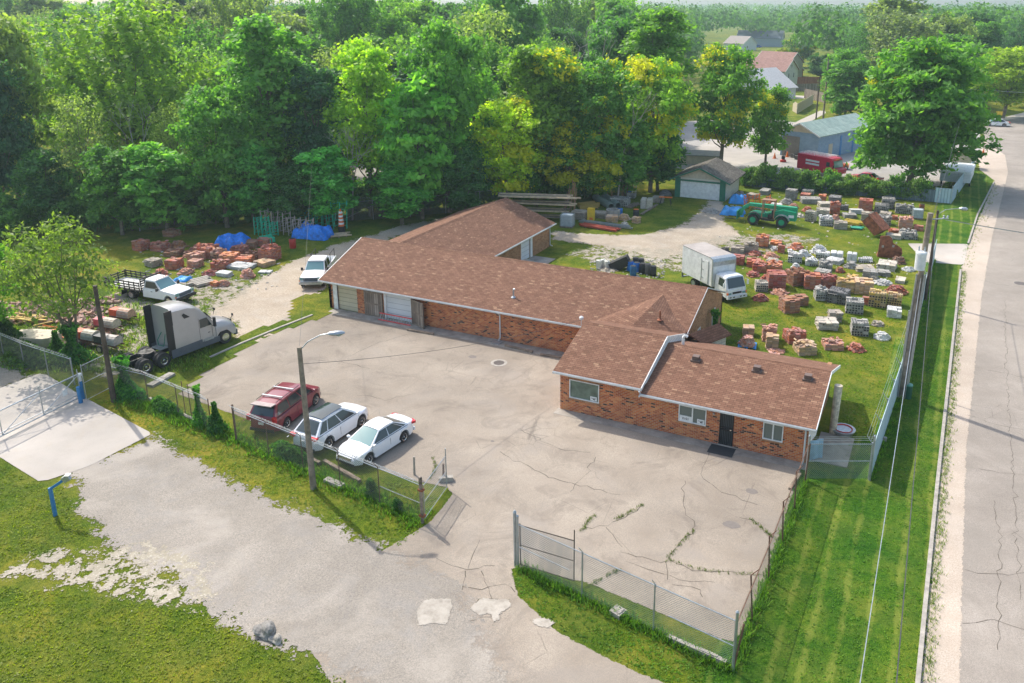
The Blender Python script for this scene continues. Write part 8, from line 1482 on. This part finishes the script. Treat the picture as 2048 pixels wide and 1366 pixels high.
for k in range(7): m = MB(); m.path([(k*.3-1, 0, 0), (k*.3-.7, .1, 1.0), (k*.3-.4, .1, 1.0), (k*.3-.7, 0, 0)], .035); m.build('frame', M['white'], t)
m = MB(); [m.box((random.gauss(0, 1.2), random.gauss(0, .5), .3), (random.uniform(.3, .8), .4, .6), rz=random.random()*3) for _ in range(9)]; tag(put(m.build('equipment_clutter', paint((.14, .13, .12), .7, 0, .5)), 1598, 318), 'dark clutter of machines in front of the blue workshop', 'clutter')
m = MB(); m.tube((0, 0, 0), (0, 0, 1.5), .05); m.b2((-.6, -.03, 1.4), (.6, .03, 2.2)); tag(put(m.build('yard_sign', M['yellow']), 1996, 244), 'small blank yellow sign on the far verge behind the white car', 'sign')
gable_house('low_shed', 'flat brown and cream shed just behind the garage', 'shed', at(1392, 330)+Vector((0, 2, 0)), 6, 3, 1.6, 2.0, R(12), M['cream'], paint((.3, .3, .28), .8))
for x, y, col, lab in ((1290, 300, (.8, .8, .8), 'white van glimpsed between the trees left of the garage'), (1335, 318, (.15, .16, .18), 'dark car glimpsed between the trees left of the garage')):
    car('parked_car', lab, 'car', at(x, y), R(15), col, 4.7, 1.85, 1.6, 1., 1.1, .4, -1.5, -2.1, 2.7, 1.3, simple_top, pillars=(.4, .75), rear='suv', axf=1.4)
# ================================================================== REAL GRASS BLADES ON THE NEARER LAWNS
def inpoly(x, y, P_):
    ins = np.zeros(x.shape, bool)
    for (ax, ay), (bx, by) in zip(P_, np.roll(P_, -1, 0)):
        if ay != by: ins ^= ((ay > y) != (by > y)) & (x < (bx-ax)*(y-ay)/(by-ay)+ax)
    return ins
def lawn(name, label, pts, dens, hgt, col, holes=()):
    P_ = np.array([(p[0], p[1]) for p in P(pts)]); lo, hi = P_.min(0), P_.max(0); n = int((hi-lo).prod()*dens); x = rng.uniform(lo[0], hi[0], n); y = rng.uniform(lo[1], hi[1], n); k = inpoly(x, y, P_)
    for h_ in holes: k &= ~inpoly(x, y, np.array([(p[0], p[1]) for p in P(h_)]))
    x, y = x[k], y[k]; lf = np.sin(x*.9+1.3*np.sin(y*.7))*np.cos(y*1.1+np.sin(x*.5))*.5+.5; keep = rng.random(len(x)) < .45+.55*lf; x, y, lf = x[keep], y[keep], lf[keep]; n = len(x)
    q = 3; X = np.repeat(x, q)+rng.normal(0, .04, n*q); Y = np.repeat(y, q)+rng.normal(0, .04, n*q); Z = rng.uniform(.2, .6, n*q)*hgt+.01; N_ = rng.normal(0, .7, (n*q, 3))+np.array([0, 0, 1.1]); N_ /= np.linalg.norm(N_, axis=1)[:, None]
    o = bpy.data.objects.new(name, leafmesh(name, np.stack([X, Y, Z], 1), N_, hgt*.85, np.clip(np.repeat(lf, q)*.5+rng.random(n*q)*.5, 0, 1), np.zeros(n*q), 2.2)); COL.objects.link(o); o.color = (*col, 1); return tag(o, label, 'grass', kind='stuff')
lawn('grass_blades', 'sunlit lawn at the lower left', [(-60, 940), (0, 930), (70, 968), (128, 975), (150, 1030), (180, 1075), (60, 1115), (-60, 1130)], 60, .06, (.18, .23, .018))
lawn('grass_blades', 'mottled lawn in the bottom left corner', [(-80, 1165), (200, 1195), (320, 1215), (400, 1222), (470, 1262), (560, 1305), (700, 1366), (740, 1410), (-80, 1410)], 64, .06, (.19, .24, .018))
lawn('grass_blades', 'lawn strip between the gravel drive and the rusty fence', [(190, 800), (310, 868), (470, 955), (660, 1036), (800, 1092), (860, 1050), (830, 1035), (480, 880), (300, 806)], 46, .06, (.14, .22, .015))
lawn('grass_blades', 'grass triangle between the parked cars and the hinge post', [(600, 925), (740, 950), (830, 975), (880, 1000), (845, 1040), (640, 950)], 40, .07, (.14, .21, .02))
lawn('grass_blades', 'lawn strip below the near fence', [(1024, 1142), (1040, 1190), (1110, 1255), (1240, 1322), (1370, 1390), (1450, 1400), (1466, 1345), (1250, 1245)], 60, .055, (.09, .21, .015))
lawn('grass_blades', 'striped verge between the right fence and the kerb', [(1472, 1345), (1440, 1420), (1834, 1420), (1850, 1180), (1872, 960), (1893, 760), (1905, 660), (1835, 660), (1803, 800), (1745, 961), (1612, 965), (1540, 1165)], 22, .055, (.10, .22, .016))
lawn('grass_blades', 'back lawn around the masonry stacks', [(1450, 620), (1500, 560), (1810, 600), (1790, 790), (1735, 950), (1690, 950), (1690, 735), (1440, 690)], 12, .07, (.12, .23, .016))
import math
F,PX,PY,PIT,TH,H=1660.,1110.,500.,math.atan((500-2)/1660.),math.radians(25.4),24.
fw=(-math.sin(TH)*math.cos(PIT),math.cos(TH)*math.cos(PIT),-math.sin(PIT))
rt=(math.cos(TH),math.sin(TH),0.)
up=(-math.sin(TH)*math.sin(PIT),math.cos(TH)*math.sin(PIT),math.cos(PIT))
def ray(x,y):
    a=(x-PX)/F;b=-(y-PY)/F
    return tuple(fw[i]+a*rt[i]+b*up[i] for i in range(3))
def at(x,y,z=0.):
    d=ray(x,y);t=(z-H)/d[2];return (d[0]*t,d[1]*t,z)
def pj(p):
    q=(p[0],p[1],p[2]-H);z=sum(q[i]*fw[i] for i in range(3))
    return (PX+F*sum(q[i]*rt[i] for i in range(3))/z, PY-F*sum(q[i]*up[i] for i in range(3))/z)
def hz(x,yb,yt):  # height of point above ground pt
    g=at(x,yb);lo,hi=0,40
    for _ in range(50):
        m=(lo+hi)/2
        if pj((g[0],g[1],m))[1]>yt:lo=m
        else:hi=m
    return g,lo
def atY(x,y,Y):
    d=ray(x,y);t=Y/d[1];return (d[0]*t,Y,H+d[2]*t)
def atX(x,y,X):
    d=ray(x,y);t=X/d[0];return (X,d[1]*t,H+d[2]*t)
